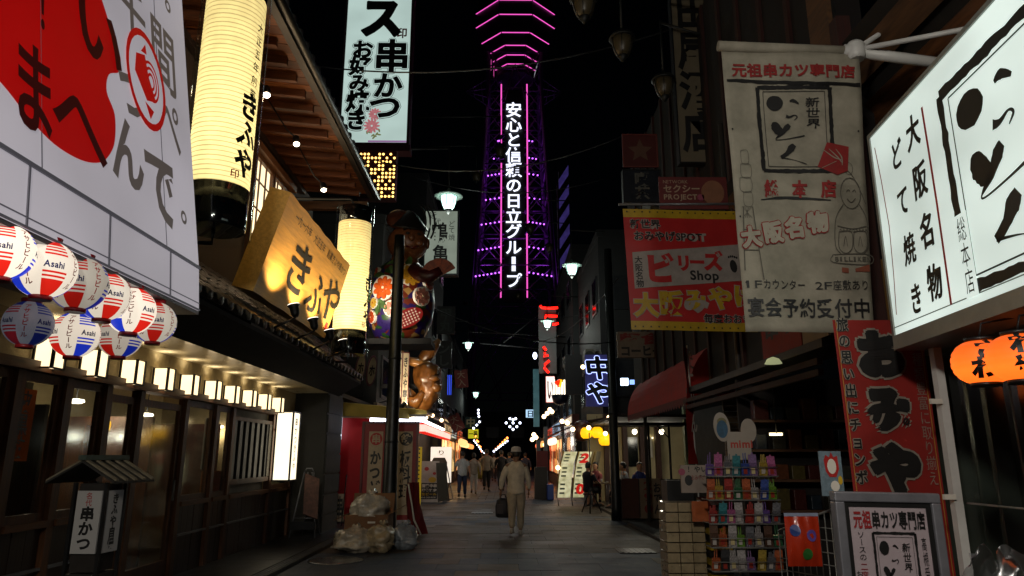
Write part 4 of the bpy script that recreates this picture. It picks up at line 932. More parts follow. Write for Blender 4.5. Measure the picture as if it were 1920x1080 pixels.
# ---------------- golden bull sculpture
bc = PY(798, 712, 19.5)
t = thing('bull_sculpture', 'glossy golden brown bull head sculpture with raised horns jutting from the left shopfronts', 'sculpture', bc)
t.scale = (1.12, 1.12, 1.12)
GB = M('glossy golden brown resin', '#74481e', .34, .6, 5, .5, coat=.2)
m = MB(); m.loft([[bc + V(x + rx*math.cos(2*PI*j/18), -.1 + ry*math.sin(2*PI*j/18), z + .12*math.cos(2*PI*j/18)*k) for j in range(18)] for x, z, rx, ry, k in ((-.02, .42, .14, .15, 0), (.02, .34, .3, .28, .2), (.06, .15, .36, .34, .2), (.08, -.1, .33, .33, 0), (.12, -.25, .3, .33, 0), (.1, -.42, .27, .3, -.2), (-.02, -.62, .19, .2, 0), (-.12, -.9, .12, .12, 0), (-.16, -1.1, .03, .03, 0))]); _b = m.build('head', GB, t); _s = _b.modifiers.new('sub', 'SUBSURF'); _s.render_levels = 3; _s.levels = 1; _x = bpy.data.textures.new('folds', 'CLOUDS'); _x.noise_scale = .35; _d = _b.modifiers.new('folds', 'DISPLACE'); _d.texture = _x; _d.strength = .13
m = MB(); m.tube([bc+V(-.1,-.1,.42), bc+V(.1,-.1,.7), bc+V(.34,-.12,.98)], .1, 14, rs=[.16,.17,.06]); m.build('ear', GB, t)
m = MB(); m.tube([bc+V(.1,-.15,.35), bc+V(-.2,-.2,.40), bc+V(-.5,-.2,.46), bc+V(-.62,-.1,.72)], .1, 12, rs=[.1,.12,.11,.05]); m.build('horn', M('pale horn resin', '#a4713c', .25, .3, 5, coat=.5), t)
m = MB(); m.tube([bc+V(-.3,-.15,-.3), bc+V(-.45,-.2,-.5), bc+V(-.2,-.3,-.6), bc+V(.0,-.3,-.35)], .1, 12, rs=[.15,.17,.15,.1]); m.build('foreleg', GB, t)
m = MB(); m.ball(bc+V(.3,-.35,-.22), .14, .12, .12, 14, 8); m.ball(bc+V(.22,-.36,-.0), .16, .1, .08, 14, 8); m.build('muzzle', GB, t)
m = MB(); m.ball(bc+V(.05,-.36,.12), .05, .03, .05, 8, 6); m.ball(bc+V(.33,-.32,.13), .05, .03, .05, 8, 6); m.build('eyes', INK, t)
m = MB(); m.box((bc.x-1.1, bc.y+.1, bc.z-.2), (bc.x-.1, bc.y+.2, bc.z-.1)); m.build('bracket', STEEL, t)
for i, (x, y) in enumerate(((744, 743), (760, 757))):
    c = PY(x, y, 18.6); d = V(.7, .6, .6).normalized()
    sp = thing('bull_floodlight', ('left' if i == 0 else 'right') + ' tilted white floodlight below the bull sculpture', 'floodlight', c, 'floodlights under the bull')
    MB().lathe(c, [(.03, -.22), (.06, -.18), (.07, 0), (.06, .004)], 14, axis=d).build('housing', BLACK, sp); MB().lathe(c + d*.006, [(.065, 0), (.06, .01)], 14, axis=d).build('lens', E('floodlight glow', '#ffe4b8', 7), sp)
    tube('arm', [c - d*.18, c + V(-.5, .3, -.15)], .015, BLACK, sp)
    ld = bpy.data.lights.new('bull_spot', 'SPOT'); ld.energy = 60; ld.color = (1, .8, .55); ld.spot_size = R(120); ld.spot_blend = .5; ld.shadow_soft_size = .05
    lo_ = bpy.data.objects.new('bull_light', ld); COL.objects.link(lo_); lo_.parent = sp; lo_.location = d*.05 + V(.25*i, -.5, 0); lo_.rotation_euler = (bc + V(.1,0,.3) - c - V(0,-.5,0)).to_track_quat('-Z', 'Y').to_euler()
for i, (x0, x1) in enumerate(((740, 753), (755, 765))):
    vpaper(x0, 662, x1, 745 + 12*i, 19.0, 'brushed_sign', ('left' if i == 0 else 'right') + ' of two cream upright name signs beside the bull sculpture', M('cream sign board', '#b8aa8c', .6), 'きふや亭', frame=REDD, group='cream signs by the bull', cat='sign')
for i, (x, y) in enumerate(((676, 690), (697, 695))):
    c = PY(x, y, 17.2); 
    t = thing('oval_paper_fan_sign', ('left' if i == 0 else 'right') + ' oval white sign with dark mark above the yellow canopy', 'sign', c, 'oval signs above the canopy')
    pl = Panel(c, (1, .6, 0), (.1, 0, 1)); m = MB(); pl.disc(m, 0, 0, .13, .38, -.03, 0); m.build('rim', M('purple pink rim', '#6a3a52', .5), t); m = MB(); pl.disc(m, 0, 0, .10, .33, 0, .01); m.build('face', M('cream sign board', '#b8aa8c'), t)
    m = MB(); pl.glyph(m, 'ホ', 0, 0, .16, .3, d=.014, bold=.03); m.build('lettering', INK, t)

# ---------------- street lamp builder (hanging bell lamps down the street)
def street_lamp(c, label, lit, s=1.0, post=None, light=0, lc=(.9, 1, .9)):
    t = thing('street_lamp', label, 'street lamp', c, 'bell shaped street lamps along the arcade' if not lit else 'lit bell shaped street lamps')
    G1 = E('lit opal glass', '#c8fff0', 2.6, .1) if lit else M('unlit opal glass', '#4c4330', .35, .2, 4)
    m = MB(); m.lathe(c, [(.10*s, -.20*s), (.15*s, -.12*s), (.19*s, 0), (.21*s, .16*s)], 18); m.build('glass_bowl', G1, t)
    FM = M('lamp frame green black', '#0c100e', .6)
    m = MB(); m.lathe(c, [(.21*s, .165*s), ((.38 if lit else .26)*s, .17*s), ((.37 if lit else .25)*s, .19*s), (.2*s, .26*s), (.06*s, .31*s), (.03*s, .4*s)], 20); m.build('hood', M('pale green lamp hood', '#7c958c', .5) if lit else FM, t)
    m = MB(); m.lathe(c, [(.005, -.33*s), (.05*s, -.28*s), (.105*s, -.2*s), (.10*s, -.195*s)], 14); m.build('finial', FM, t)
    for k in range(6):
        a = 2*PI*k/6+.3; m = MB(); m.tube([c + V(r_*s*math.cos(a), r_*s*math.sin(a), z*s) for r_, z in ((.105, -.20), (.155, -.12), (.195, 0), (.215, .165))], .009*s, 5); m.build('rib', FM, t)
    tube('hanger', [c + V(0,0,.4*s), c + V(0,0,1.6*s)], .022*s, FM, t)
    if post: tube('arm', [c + V(0,0,1.55*s), post], .03*s, FM, t)
    if light:
        ld = bpy.data.lights.new('lamp', 'POINT'); ld.energy = light; ld.color = lc; ld.shadow_soft_size = .25
        o = bpy.data.objects.new('lamp_light', ld); COL.objects.link(o); o.parent = t; o.location = (0, 0, -.45*s)
    return t
lamps = [((841, 380), 17.5, 'lit street lamp in front of the white 鶴亀 sign on the left', 1, 1.0, 90), ((1072, 506), 24, 'lit street lamp right of the purple tower', 1, .95, 110),
         ((1026, 608), 33, 'lit street lamp beneath the red neon strokes', 1, .9, 130), ((878, 648), 41, 'lit street lamp left of centre above the far shops', 1, .95, 150), ((892, 740), 66, 'smallest lit street lamp far down the street', 1, 1.2, 60)]
for (x, y), d, lab, lit, s_, e_ in lamps:
    c = PY(x, y, d); street_lamp(c, lab, lit, s_, V(-3.6 if c.x < 0 else 3.6, d, c.z+1.5*s_), e_)
un = [((1095, 14), 8.6, 'highest unlit street lamp, cut by the top edge of the photo'), ((1167, 88), 9.6, 'large unlit street lamp near the top, second from the right'), ((1245, 165), 10.6, 'unlit street lamp beside the tall dark 酒店 sign'),
      ((938, 285), 26, 'unlit street lamp hanging before the tower lettering'), ((893, 332), 30, 'unlit street lamp left of the tower legs'), ((994, 430), 33, 'unlit street lamp right of the tower lettering'), ((1030, 466), 38, 'unlit street lamp at the right tower leg'), ((972, 555), 52, 'tiny unlit street lamp under the tower lettering')]
for (x, y), d, lab in un:
    c = PY(x, y, d); street_lamp(c, lab, 0, 1.0 if d > 20 else .8, V(3.6 if x > 960 else -3.6, d, c.z+(1.5 if d > 20 else .93)))
# two added lamps, unseen behind the camera, to fill the near banners and stalls with light
for i, (x, y, z) in enumerate(((-1.0, -1.6, 4.6), (1.4, -5.5, 5.4))):
    street_lamp(V(x, y, z), 'added fill lamp over the near street, ' + ('first' if i == 0 else 'second') + ' behind the viewer', 1, 1, None, 640 if i == 0 else 300, (1, .93, .82))

# ---------------- 鶴亀 sign
p, w_, h = facing(797, 396, 857, 513, 22)
def dr(t, p, w_, h):
    m = MB(); p.box(m, -.05, w_+.05, -.05, 0, -.3, .02); p.box(m, -.05, 0, 0, h, -.3, .02); p.box(m, w_, w_+.05, 0, h+.05, -.3, .02); p.box(m, 0, w_, h, h+.05, -.3, .02); m.build('case', STEEL, t)
    letters(t, INK, lambda q: (p.gpx(q, '鶴', 824, 437, 32, 42, d=.004, bold=.02), p.gpx(q, '亀', 826, 478, 32, 40, d=.004, bold=.02), p.gpx(q, '近', 812, 404, 14, 14, d=.004), p.gpx(q, '代', 820, 416, 14, 14, d=.004), p.gpx(q, 'ど', 847, 420, 13, 13, d=.004), p.gpx(q, 'て', 847, 432, 13, 13, d=.004), p.gpx(q, '焼', 847, 445, 13, 13, d=.004)))
board('crane_turtle_sign', 'pale lit upright sign with brushed 鶴亀 behind the left street lamp', 'lit sign', p, w_, h, E('soft lit green white', '#b8c4b4', .34, .2), dr)

# ================================================================ TOWER
TY = 128
def T(px, py): return PY(px, py, TY)
tw = thing('observation_tower', 'tall steel tower with pink neon rings, purple lit lattice and white vertical lettering', 'tower', (T(965, 565).x, TY, 0))
PINK = E('pink neon tube', '#f458c4', 1.25, 0); PURP = E('purple lit light', '#c060ff', 3, 0)
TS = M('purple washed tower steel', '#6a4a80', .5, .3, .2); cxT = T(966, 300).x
# floodlights that wash the lattice purple
for i, (dx, dy, dz) in enumerate(((-9, -6, -2), (9, -6, -2), (0, 6, 10))):
    c = V(cxT+dx, TY+dy, T(966, 560).z+dz)
    ft = thing('tower_floodlight', ('left', 'right', 'rear')[i] + ' purple floodlight at the foot of the tower lattice', 'floodlight', c, 'purple floodlights on the tower')
    MB().lathe(c, [(.3, -.5), (.5, 0), (.45, .02)], 12).build('housing', BLACK, ft)
    ld = bpy.data.lights.new('tower_flood', 'SPOT'); ld.energy = 7000; ld.color = (.62, .12, 1); ld.spot_size = R(75); ld.spot_blend = .6; ld.shadow_soft_size = .3
    lo_ = bpy.data.objects.new('tower_light', ld); COL.objects.link(lo_); lo_.parent = ft; lo_.rotation_euler = V(-dx*.9, -dy*.9, 22).to_track_quat('-Z', 'Y').to_euler(); lo_.location = (0, 0, .1)
def octo(hw_px, py, rad=None):
    a = T(966 - hw_px, py); b_ = T(966 + hw_px, py); return (b_.x - a.x)/2/.924
def ringpts(Rr, z, depth=0):
    return [V(cxT + Rr*math.cos(R(22.5+45*k)), TY + Rr*math.sin(R(22.5+45*k)), z) for k in range(8)]
def zfor(py, Rr):   # height so that the front edge of the ring lands on pixel row py
    return PY(966, py, TY - Rr*.924).z
rings = [(72, 0), (72, 27), (62, 61), (46, 85), (41, 103), (37, 120)]
RZ = [(octo(hw, py), zfor(py, octo(hw, py))) for hw, py in rings]
for k, (Rr, z) in enumerate(RZ):
    pts = ringpts(Rr, z)
    for j in range(8):
        a, b_ = pts[j], pts[(j+1) % 8]; 
        if (a.y + b_.y)/2 > TY - Rr*.3: continue
        m = MB(); m.tube([a + (b_-a)*.02, b_ - (b_-a)*.02], .09, 6); m.build('neon_tube', PINK, tw)
DK_ = M('dark tower cladding', '#141018', .4, .3, .3)
m = MB(); prof = [(RZ[5][0]*.93, RZ[5][1]-1.5), (RZ[5][0]*.97, RZ[5][1]), (RZ[4][0]*.97, RZ[4][1]), (RZ[3][0]*.97, RZ[3][1]), (RZ[2][0]*.97, RZ[2][1]), (RZ[1][0]*.98, RZ[1][1]), (RZ[0][0]*.98, RZ[0][1]), (RZ[0][0]*.9, RZ[0][1]+4), (5, RZ[0][1]+7)]
m.loft([ringpts(r_, z) for r_, z in prof], smooth=False); m.build('observation_deck', DK_, tw)
# mast and legs
zb = T(966, 565).z; zt = T(966, 150).z
xl0, xl1 = T(892, 560).x, T(916, 200).x; xr0, xr1 = T(1037, 560).x, T(1012, 200).x
legs = []
def legx(z, s_):   # leg half width at height z
    z0, z1 = T(966, 560).z, T(966, 200).z; t_ = (z - z0)/(z1 - z0); w0 = (xr0-xl0)/2; w1 = (xr1-xl1)/2; return w0 + (w1-w0)*t_ if t_ < 1 else max(w1, 4.0)
cz = (xl0+xr0)/2
zlist = [0, 12, 24] + [T(966, y).z for y in (560, 515, 467, 420, 375, 330, 300, 268, 230, 195, 155, 125)]
TT = .28
for sx in (-1, 1):
    for sy in (-1, 1):
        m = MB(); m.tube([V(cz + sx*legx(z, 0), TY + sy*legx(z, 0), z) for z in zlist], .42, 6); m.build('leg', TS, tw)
m = MB()
for i in range(len(zlist)-1):
    z0, z1 = zlist[i], zlist[i+1]; a0, a1 = legx(z0, 0), legx(z1, 0)
    for sy in (-1, 1):
        for s_ in (-1, 1):
            m.tube([V(cz + s_*a0, TY+sy*a0, z0), V(cz + s_*2.3, TY+sy*a1, z1)], .1, 4); m.tube([V(cz + s_*2.3, TY+sy*a0, z0), V(cz+s_*a1, TY+sy*a1, z1)], .1, 4)
        m.tube([V(cz-a1, TY+sy*a1, z1), V(cz+a1, TY+sy*a1, z1)], .14, 4)
        m.tube([V(cz-a0*.6, TY, z0), V(cz+a0*.6, TY+sy*a1, z1)], .1, 4)
    for sx in (-1, 1): m.tube([V(cz+sx*a1, TY-a1, z1), V(cz+sx*a1, TY+a1, z1)], .13, 4); m.tube([V(cz+sx*a0, TY-a0, z0), V(cz+sx*a1, TY+a1, z1)], .1, 4)
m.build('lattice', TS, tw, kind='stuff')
m = MB()
for y in (268, 300, 330, 375, 420, 467, 515, 560):
    for s_, xe in ((-1, {268:934,300:926,330:915,375:911,420:903,467:897,515:892,560:0}[y]), (1, {268:998,300:1005,330:1008,375:1012,420:1020,467:1027,515:1034,560:0}[y])):
        if not xe: continue
        xi = 936 if s_ < 0 else 992; n = max(1, round(abs(xi-xe)/8))
        for k in range(n+1): x = xi + (xe-xi)*k/n; m.ball(PY(x, y + abs(x-xi)*.16 - 4, TY-legx(T(966, y).z, 0)-.5), .16, seg=6, rings=4)
m.build('lattice_bulbs', PURP, tw, kind='stuff')
# lettering panel with its two neon uprights
yf = TY - 6.5
pz = Panel(PY(945, 566, yf), (1, 0, 0), (0, 0, 1)); a1_, b1_ = pz.px(983, 168)
m = MB(); pz.box(m, 0, a1_, 0, b1_, -.6, 0); m.build('sign_panel', M('navy tower sign panel', '#06080f', .5), tw)
LW = E('white neon letters', '#e8ecff', 1.6, 0)
for ch, y in zip('安心と信頼の日立グループ', (208, 236, 264, 292, 320, 349, 378, 407, 435, 465, 496, 527)):
    m = MB()
    if ch == 'ー': a, b_ = pz.px(963, y); pz.box(m, a-.35, a+.35, b_-1.3, b_+1.3, .3, .5)
    else: pz.gpx(m, ch, 963, y, 31, 29, d=.5, bold=.019)
    m.build('neon_letter', LW, tw)
for x, ya, yb in ((940, 158, 252), (940, 262, 268), (940, 306, 558), (988, 158, 420), (988, 438, 558)):
    m = MB(); A_ = PY(x, ya, yf-.4); B_ = PY(x, yb, yf-.4); B_ = V(A_.x, A_.y, B_.z); m.tube([A_, B_], .14, 6); m.build('neon_upright', PINK, tw)
for x, y0_, y1_ in ((916, 99, 118), (921, 112, 132), (926, 124, 146)):
    m = MB(); A_ = PY(x, y0_, TY-2); B_ = PY(x, y1_, TY-2); m.tube([A_, V(A_.x, A_.y, B_.z)], .07, 5); m.build('neon_upright', E('dim pink neon', '#c84a98', .8, 0), tw)
# thin triangular stays under the deck
m = MB(); TH = M('thin pale stays', '#5a5668', .5)
tip = [T(874, 172), T(1053, 174)]
for k, e in enumerate(tip):
    s_ = -1 if k == 0 else 1
    for (x, y) in ((966+s_*46, 145), (966+s_*44, 165), (966+s_*42, 185), (966+s_*38, 208)): m.tube([e, T(x, y)], .09, 4)
    for f_ in (.3, .6): m.tube([e.lerp(T(966+s_*46, 145), f_), e.lerp(T(966+s_*38, 208), f_)], .07, 4)
for x in (950, 954, 978, 983): m.tube([PY(966, 120, TY-7.5), PY(x+(x-966)*.6, 188, TY-7.5)], .07, 4)
m.tube([PY(951, 164, TY-7.5), PY(977, 164, TY-7.5)], .08, 4)
m.build('stay_wires', TH, tw, kind='stuff')
m = MB(); m.tube([T(998, 150), T(1012, 98)], .25, 6); m.build('white_light_strip', E('pale strip', '#a8a8b0', 1, .5, .5), tw)
box('base_hall', (cz-14, TY-2, 0), (cz+14, TY+14, 9), DK_, tw)

# striped building light at right of the tower
p, w_, h = facing(1049, 320, 1068, 545, 70)
def dr(t, p, w_, h):
    m = MB()
    for k in range(6):
        b0 = h*k/6; p.poly(m, [(0, b0), (w_, b0+h*.13), (w_, b0+h*.13+h*.085), (0, b0+h*.085)], 0, .05)
    m.build('purple_stripes', E('dim violet stripes', '#6a58c0', .18, .4), t)
board('striped_tower_sign', 'narrow dark upright sign with diagonal violet stripes right of the tower', 'lit sign', p, w_, h, BLACK, dr, th=.6)
m = MB(); q0 = PY(1049, 545, 70); m.box((q0.x, 70.7, 0), (q0.x+.9, 71.5, q0.z+12)); tag(m.build('sign_mast', BLACK), 'black mast holding the diagonally striped violet sign', 'mast')

# ================================================================ DARK BACKGROUND BUILDINGS
def bldg(x0, x1, y0, y1, h, label, side, col='#1c1b1d', floors=3, wn=3):
    t = thing('shop_building', label, 'building', ((x0+x1)/2, y0, 0))
    mt = M('dark facade '+col, col, .8, .3, 2); box('wall', (x0, y0, 0), (x1, y1, h), mt, t); box('parapet', (x0-.05, y0-.05, h), (x1+.05, y1+.05, h+.3), mt, t)
    X = x1 if side < 0 else x0; s_ = 1 if side < 0 else -1
    for f in range(1, floors):
        for k in range(wn):
            yy = y0 + (y1-y0)*(k+.25)/wn; zz = h*f/floors+.4; lo = (min(X, X+s_*.05), yy, zz); hi = (max(X, X+s_*.05), yy+(y1-y0)/wn*.5, zz+h/floors*.45)
            fr = box('window', lo, hi, STEEL, t)
            box('pane', (min(X+s_*.051, X+s_*.06), yy+.1, zz+.1), (max(X+s_*.051, X+s_*.06), hi[1]-.1, hi[2]-.1), M('dark window pane', '#0a0d10', .1), fr)
    for k in range(wn):  # windows on the end that faces the viewer
        xx = x0+(x1-x0)*(k+.3)/wn
        for f in range(1, floors): 
            fr = box('window', (xx, y0-.05, h*f/floors+.4), (xx+(x1-x0)/wn*.5, y0, h*f/floors+.4+h/floors*.4), STEEL, t)
    return t
bldg(-9, -3.7, 20.5, 27, 8.5, 'dark building above the red snack shop behind the bull sculpture', -1, '#20201f')
bldg(-9, -3.3, 28, 37, 13, 'tall dark building in the left row beyond the glowing shop awning', -1, '#1a1c20', 4)
bldg(-9, -3.6, 38, 52, 9, 'low dark building far down the left side of the street', -1, '#17191a')
bldg(-10, -3.8, 53, 75, 10, 'farthest dark building closing the left row', -1, '#15181b', 3, 4)
bldg(3.7, 9, 26.5, 34, 10, 'dark building behind the blue neon sign on the right', 1, '#050506')
bldg(3.5, 9, 35, 46, 12, 'tall dark building beyond the bright red and white sign on the right', 1, '#101214', 4)
bldg(3.7, 9, 47, 72, 9, 'farthest dark building closing the right row', 1, '#15181b', 3, 4)
bldg(-10, 10, 95, 100, 7, 'wide dark building across the far end of the street', 1, '#10161a', 2, 6)
# far signs
def wallsign(px0, py0, px1, py1, y, label, mat, txt, ink, cat='sign', name='shop_sign', vert=True, th=.15, **k):
    p, w_, h = facing(px0, py0, px1, py1, y)
    def dr(t, p, w_, h):
        if not txt: return
        if vert: letters(t, ink, lambda q: p.col(q, txt, w_/2, h*.95, h*.05, min(w_*.85, h/len(txt)*.95), d=.01, bold=k.get('bold', .03)))
        else: letters(t, ink, lambda q: p.row(q, txt, w_*.05, w_*.95, h/2, min(h*.7, w_/len(txt)*1.2), d=.01, bold=k.get('bold', .03)))
        m = MB(); e = .03*w_; p.box(m, -e, w_+e, -e, 0, -th, .02); p.box(m, -e, w_+e, h, h+e, -th, .02); p.box(m, -e, 0, 0, h, -th, .02); p.box(m, w_, w_+e, 0, h, -th, .02); m.build('frame', k.get('frame', STEEL), t)
    return board(name, label, cat, p, w_, h, mat, dr, th=th)
wallsign(820, 575, 852, 625, 30, 'dim dark sign with framed lettering left under the tower foot', M('dim grey board', '#1e2224'), '甲丸', M('dim ink', '#2e3836'))
wallsign(818, 640, 846, 690, 32, 'dim grey sign with large faded strokes above the bull sculpture horn', M('dim grey board', '#1e2224'), 'ンし', M('dim grey ink', '#4a504e'))
for i, (x, y, a) in enumerate(((865, 710, -.1), (855, 793, .5))):
    c = PY(x, y, 30+i*2); pl = Panel(c, (math.cos(a), 0, -math.sin(a)) if i == 0 else (math.cos(a), 0, math.sin(a)), (math.sin(a), 0, math.cos(a)) if i == 0 else (-math.sin(a), 0, math.cos(a)))
    t = thing('tilted_red_board', ('upper dull red board with pale pattern hanging' if i == 0 else 'lower tilted red board with pale characters hanging') + ' over the left shops', 'board', c)
    m = MB(); pl.box(m, -.28, .28, -.38, .38, -.06, 0); m.build('panel', M('dull red board', '#7a241c', .6, .4, 6), t); letters(t, M('pale board ink', '#a8907a'), lambda q: pl.col(q, '大入', 0, .34, -.34, .36, d=.01))
    tube('hanger', [c + V(0,0,.35), c+V(-1.6, 0, .6)], .02, BLACK, t)
wallsign(878, 805, 897, 822, 60, 'small lit yellow sign with black letters far down on the left', E('yellow lit', '#d8d020', .7), '一番', INK, 'lit sign', vert=False)
wallsign(872, 782, 893, 802, 61, 'small dim teal sign above the far yellow one', M('dim teal board', '#24505a'), '中', WHITE)
wallsign(1010, 575, 1043, 700, 36, 'pale grey sign column carrying the red neon strokes', M('dim blue grey board', '#4e5a5c'), '', INK)
REDN = E('red neon tube', '#ff1a10', 3, 0)
t = thing('red_neon_sign', 'broken red neon strokes shining on the pale column right of the tower foot', 'neon sign', PY(1026, 600, 35.5))
for pts in (((1013, 573), (1016, 577), (1030, 578), (1046, 577)), ((1022, 603), (1023, 592), (1045, 593)), ((1036, 608), (1042, 608), (1047, 606)), ((1022, 661), (1020, 668), (1028, 666)), ((1030, 676), (1022, 683), (1021, 690), (1029, 699)), ((1019, 650), (1024, 657))):
    m = MB(); m.tube([PY(x, y, 35.6) for x, y in pts], .07, 6); m.build('neon_stroke', REDN, t)
m = MB(); m.tube([PY(1048, 568, 35.6), PY(1052, 578, 35.6), PY(1046, 590, 35.6)], .05, 6); m.build('unlit_stroke', STEEL, t)
wallsign(1024, 706, 1040, 754, 31, 'bright white sign with red edge beside the lit noodle bowl shapes', E('bright white lit', '#fff0e8', 1.2), 'い', REDD, 'lit sign', frame=E('lit red frame', '#d01818', .6))
t = thing('noodle_sign', 'glowing display of white upright strips above a dark bowl with red and yellow tip', 'lit sign', PY(1050, 730, 30.5))
for k in range(6): p, w_, h = facing(1037+k*5, 712+(k % 2)*4, 1040.5+k*5, 742, 30.5); m = MB(); p.box(m, 0, w_, 0, h, -.05, 0); m.build('strip', E('warm white strip', '#fff4dc', 2.2), t)
m = MB(); c = PY(1050, 741, 30.4); m.lathe(c, [(.12, -.42), (.3, -.3), (.38, 0), (.36, .01)], 16); m.build('bowl', M('dark blue bowl', '#101830', .4), t)
m = MB(); m.tube([PY(1047, 726, 30.4), PY(1044, 718, 30.4), PY(1050, 712, 30.4)], .1, 6, rs=[.05,.14,.04]); m.build('red_tip', E('red lit tip', '#ff2a08', 1.6), t); m = MB(); m.tube([PY(1050, 726, 30.4), PY(1052, 712, 30.4)], .06, 6, rs=[.05,.07]); m.build('yellow_tip', E('yellow lit tip', '#ffc020', 1.6), t)
wallsign(986, 768, 1003, 783, 48, 'small white blue lit sign with round mark far on the right', E('blue white lit', '#b8e0ff', 1.1), '日', M('sign blue', '#1a4a90'), 'lit sign')
wallsign(1060, 665, 1092, 740, 27.5, 'dim dark hanging sign left of the blue neon', M('near black board', '#0c0c10'), '', INK)

# warm string lights, snowflake and lantern chains far away
WB = E('warm bulb', '#ff8a3c', 5, 0); CB_ = E('cool bulb', '#dfe6ff', 6, 0)
def bulbs(name, label, pts, y, r_, mat, cat='string lights', group=None):
    t = thing(name, label, cat, PY(pts[0][0], pts[0][1], y), group); m = MB()
    for (x, yy) in pts: m.ball(PY(x, yy, y), r_, seg=8, rings=5)
    m.build('bulbs', mat, t); tube('cable', [PY(x, yy, y)+V(0,0,r_*1.2) for x, yy in pts], .02, BLACK, t, 4); return t
bulbs('snowflake_light', 'round cluster of nine white bulbs like a snowflake over the far street', [(962, 793), (949, 793), (956, 785), (967, 785), (975, 793), (969, 800), (956, 800), (962, 805), (962, 787)], 60, .10, CB_)
bulbs('lantern_chain', 'left chain of orange lanterns above the distant crowd', [(892+k*2.2, 818+k*5 + (k % 2)*3) for k in range(6)], 50, .065, WB, group='glowing chains down the far street')
bulbs('lantern_chain', 'left chain of small white lanterns above the distant crowd', [(889+k*3, 826+k*4) for k in range(7)], 46, .05, CB_, group='glowing chains down the far street')
bulbs('lantern_chain', 'right chain of orange lanterns rising toward the right', [(930+k*4.2, 842-k*4.2) for k in range(6)], 50, .08, WB, group='glowing chains down the far street')
bulbs('lantern_chain', 'right chain of small white lanterns rising toward the right', [(926+k*4.2, 846-k*3.2) for k in range(7)], 46, .06, CB_, group='glowing chains down the far street')
bulbs('bulb_string', 'vertical string of cool white bulbs above the far yellow sign', [(897, 769), (897, 775), (898, 781), (899, 791), (894, 797), (888, 803)], 52, .08, CB_)
bulbs('bulb_string', 'scattered warm bulbs at the right awnings beyond the white sign', [(1026, 775), (1031, 768), (1035, 772), (1020, 781), (1054, 790), (1074, 805), (1010, 834), (1022, 834), (1005, 820), (998, 824), (1001, 815)], 33, .1, E('warm white bulb', '#ffd8a0', 6, 0))
bulbs('bulb_string', 'small bulb cluster high on the left beyond the bull sculpture', [(799, 783), (806, 776), (811, 779), (828, 788)], 23, .06, E('warm white bulb', '#ffd8a0', 6, 0))
# overhead beams, wires
for i, (a, b_, y, lab) in enumerate((((900, 644), (1022, 655), 44, 'pale cross street cable bar below the tower'), ((944, 643), (1010, 590), 44, 'diagonal thin stay rising toward the lit lamp'), ((850, 620), (1060, 632), 38, 'dark overhead cable crossing the street'))):
    tag(tube('overhead_bar', [PY(*a, y), PY(*b_, y)], .035, METAL if i < 2 else BLACK), lab, 'cable bar')
c = PY(1003, 667, 40); m = MB(); m.ball(c, .12, .1, .2, 10, 8); tag(m.build('hanging_bulb', E('cool bulb', '#dfe6ff', 6, 0)), 'small white bulb hanging on the pale cross street bar', 'bulb')

# ================================================================ RIGHT SIDE
# ---- big backlit sign
A0 = PY(1680, 630, 4.4); B0 = PY(1632, 254, 4.4); ZL = A0.z; ZT = ZL + 1.37
pS = Panel(V(2.40, 1.3, ZL), (0,1,0), (0,0,1))
far = V(A0.x, 4.4, ZL); near = V(A0.x - .30, 1.7, ZL); Lr = (near - far).length
pS = Panel(far, near - far, (0,0,1)); Hs = ZT - ZL
t = thing('restaurant_lightbox', 'large glowing white sign box with brushed logo and red lines at the right edge', 'lit sign', far)
LB2 = E('backlit greenish white', '#d9e8e0', .95, .34, .9, stretch=(.4, 1, 1.6))
m = MB(); pS.box(m, 0, Lr, 0, Hs, -.03, 0); m.build('face', LB2, t)
SCM = M('sign case aluminium', '#8d8f88', .4, .2, 6, metal=.4)
m = MB(); pS.box(m, 0, Lr, -.09, -.001, -.25, .02); m.build('bottom_case', SCM, t)
m = MB(); pS.box(m, -.03, -.001, -.09, Hs+.03, -.25, .01); pS.box(m, 0, Lr, Hs+.001, Hs+.03, -.25, .01); pS.box(m, 0, Lr, 0, Hs, -.25, -.22); m.build('case', SCM, t)
m = MB(); pS.box(m, 0, Lr, .05, .056, .001, .003); m.build('seam', M('faint seam', '#8a958c', .5), t)
RL = M('red line print', '#b01420', .5)
for (xa, ya, xb, yb, wd) in ((1655, 262, 1682, 590, .011), (1732, 198, 1785, 572, .022)):
    m = MB(); a0, b0 = pS.px(xb, yb); a1, b1 = pS.px(xa, ya); pS.stroke(m, [(a0, b0), ((a0+a1)/2, (b0+b1)/2), (a0, b1)], [wd]*3, .004, 2); m.build('red_line', RL, t)
aR = pS.px(1732, 198)[0]; aL = pS.px(1655, 262)[0]
def sgn(q):
    cw = (aR-aL)/2; b1 = Hs*.93; b0 = Hs*.16
    for i, ch in enumerate('大阪名物'): pS.fat(q, ch, aL+cw*1.45, Hs*.83-i*Hs*.225, .17, .215, .004, d=.005, bold=.012, slant=.06)
    for i, ch in enumerate('どて焼き'): pS.fat(q, ch, aL+cw*.6, Hs*.80-i*Hs*.225, .155, .20, .003, d=.005, bold=.01, slant=.06)
letters(t, INK, sgn)
x0, b0 = pS.px(1790, 425); x0 = pS.px(1775, 300)[0]
letters(t, INK, lambda q: ittoku(pS, q, x0+.03, Hs*.065, 1.1, Hs*.80, .005), 'brushed_logo')
m = MB(); pS.box(m, x0-.0, x0+.115, .045, Hs*.36, .0065, .008); m.build('name_strip', LB2, t)
letters(t, INK, lambda q: pS.col(q, '総本店', x0+.055, Hs*.35, .06, .085, d=.010), 'strip_lettering')
tube('hanger_rod', [V(2.7, 2.2, ZL-.05), V(2.7, 2.2, ZL-.8)], .02, METAL, t) if False else None

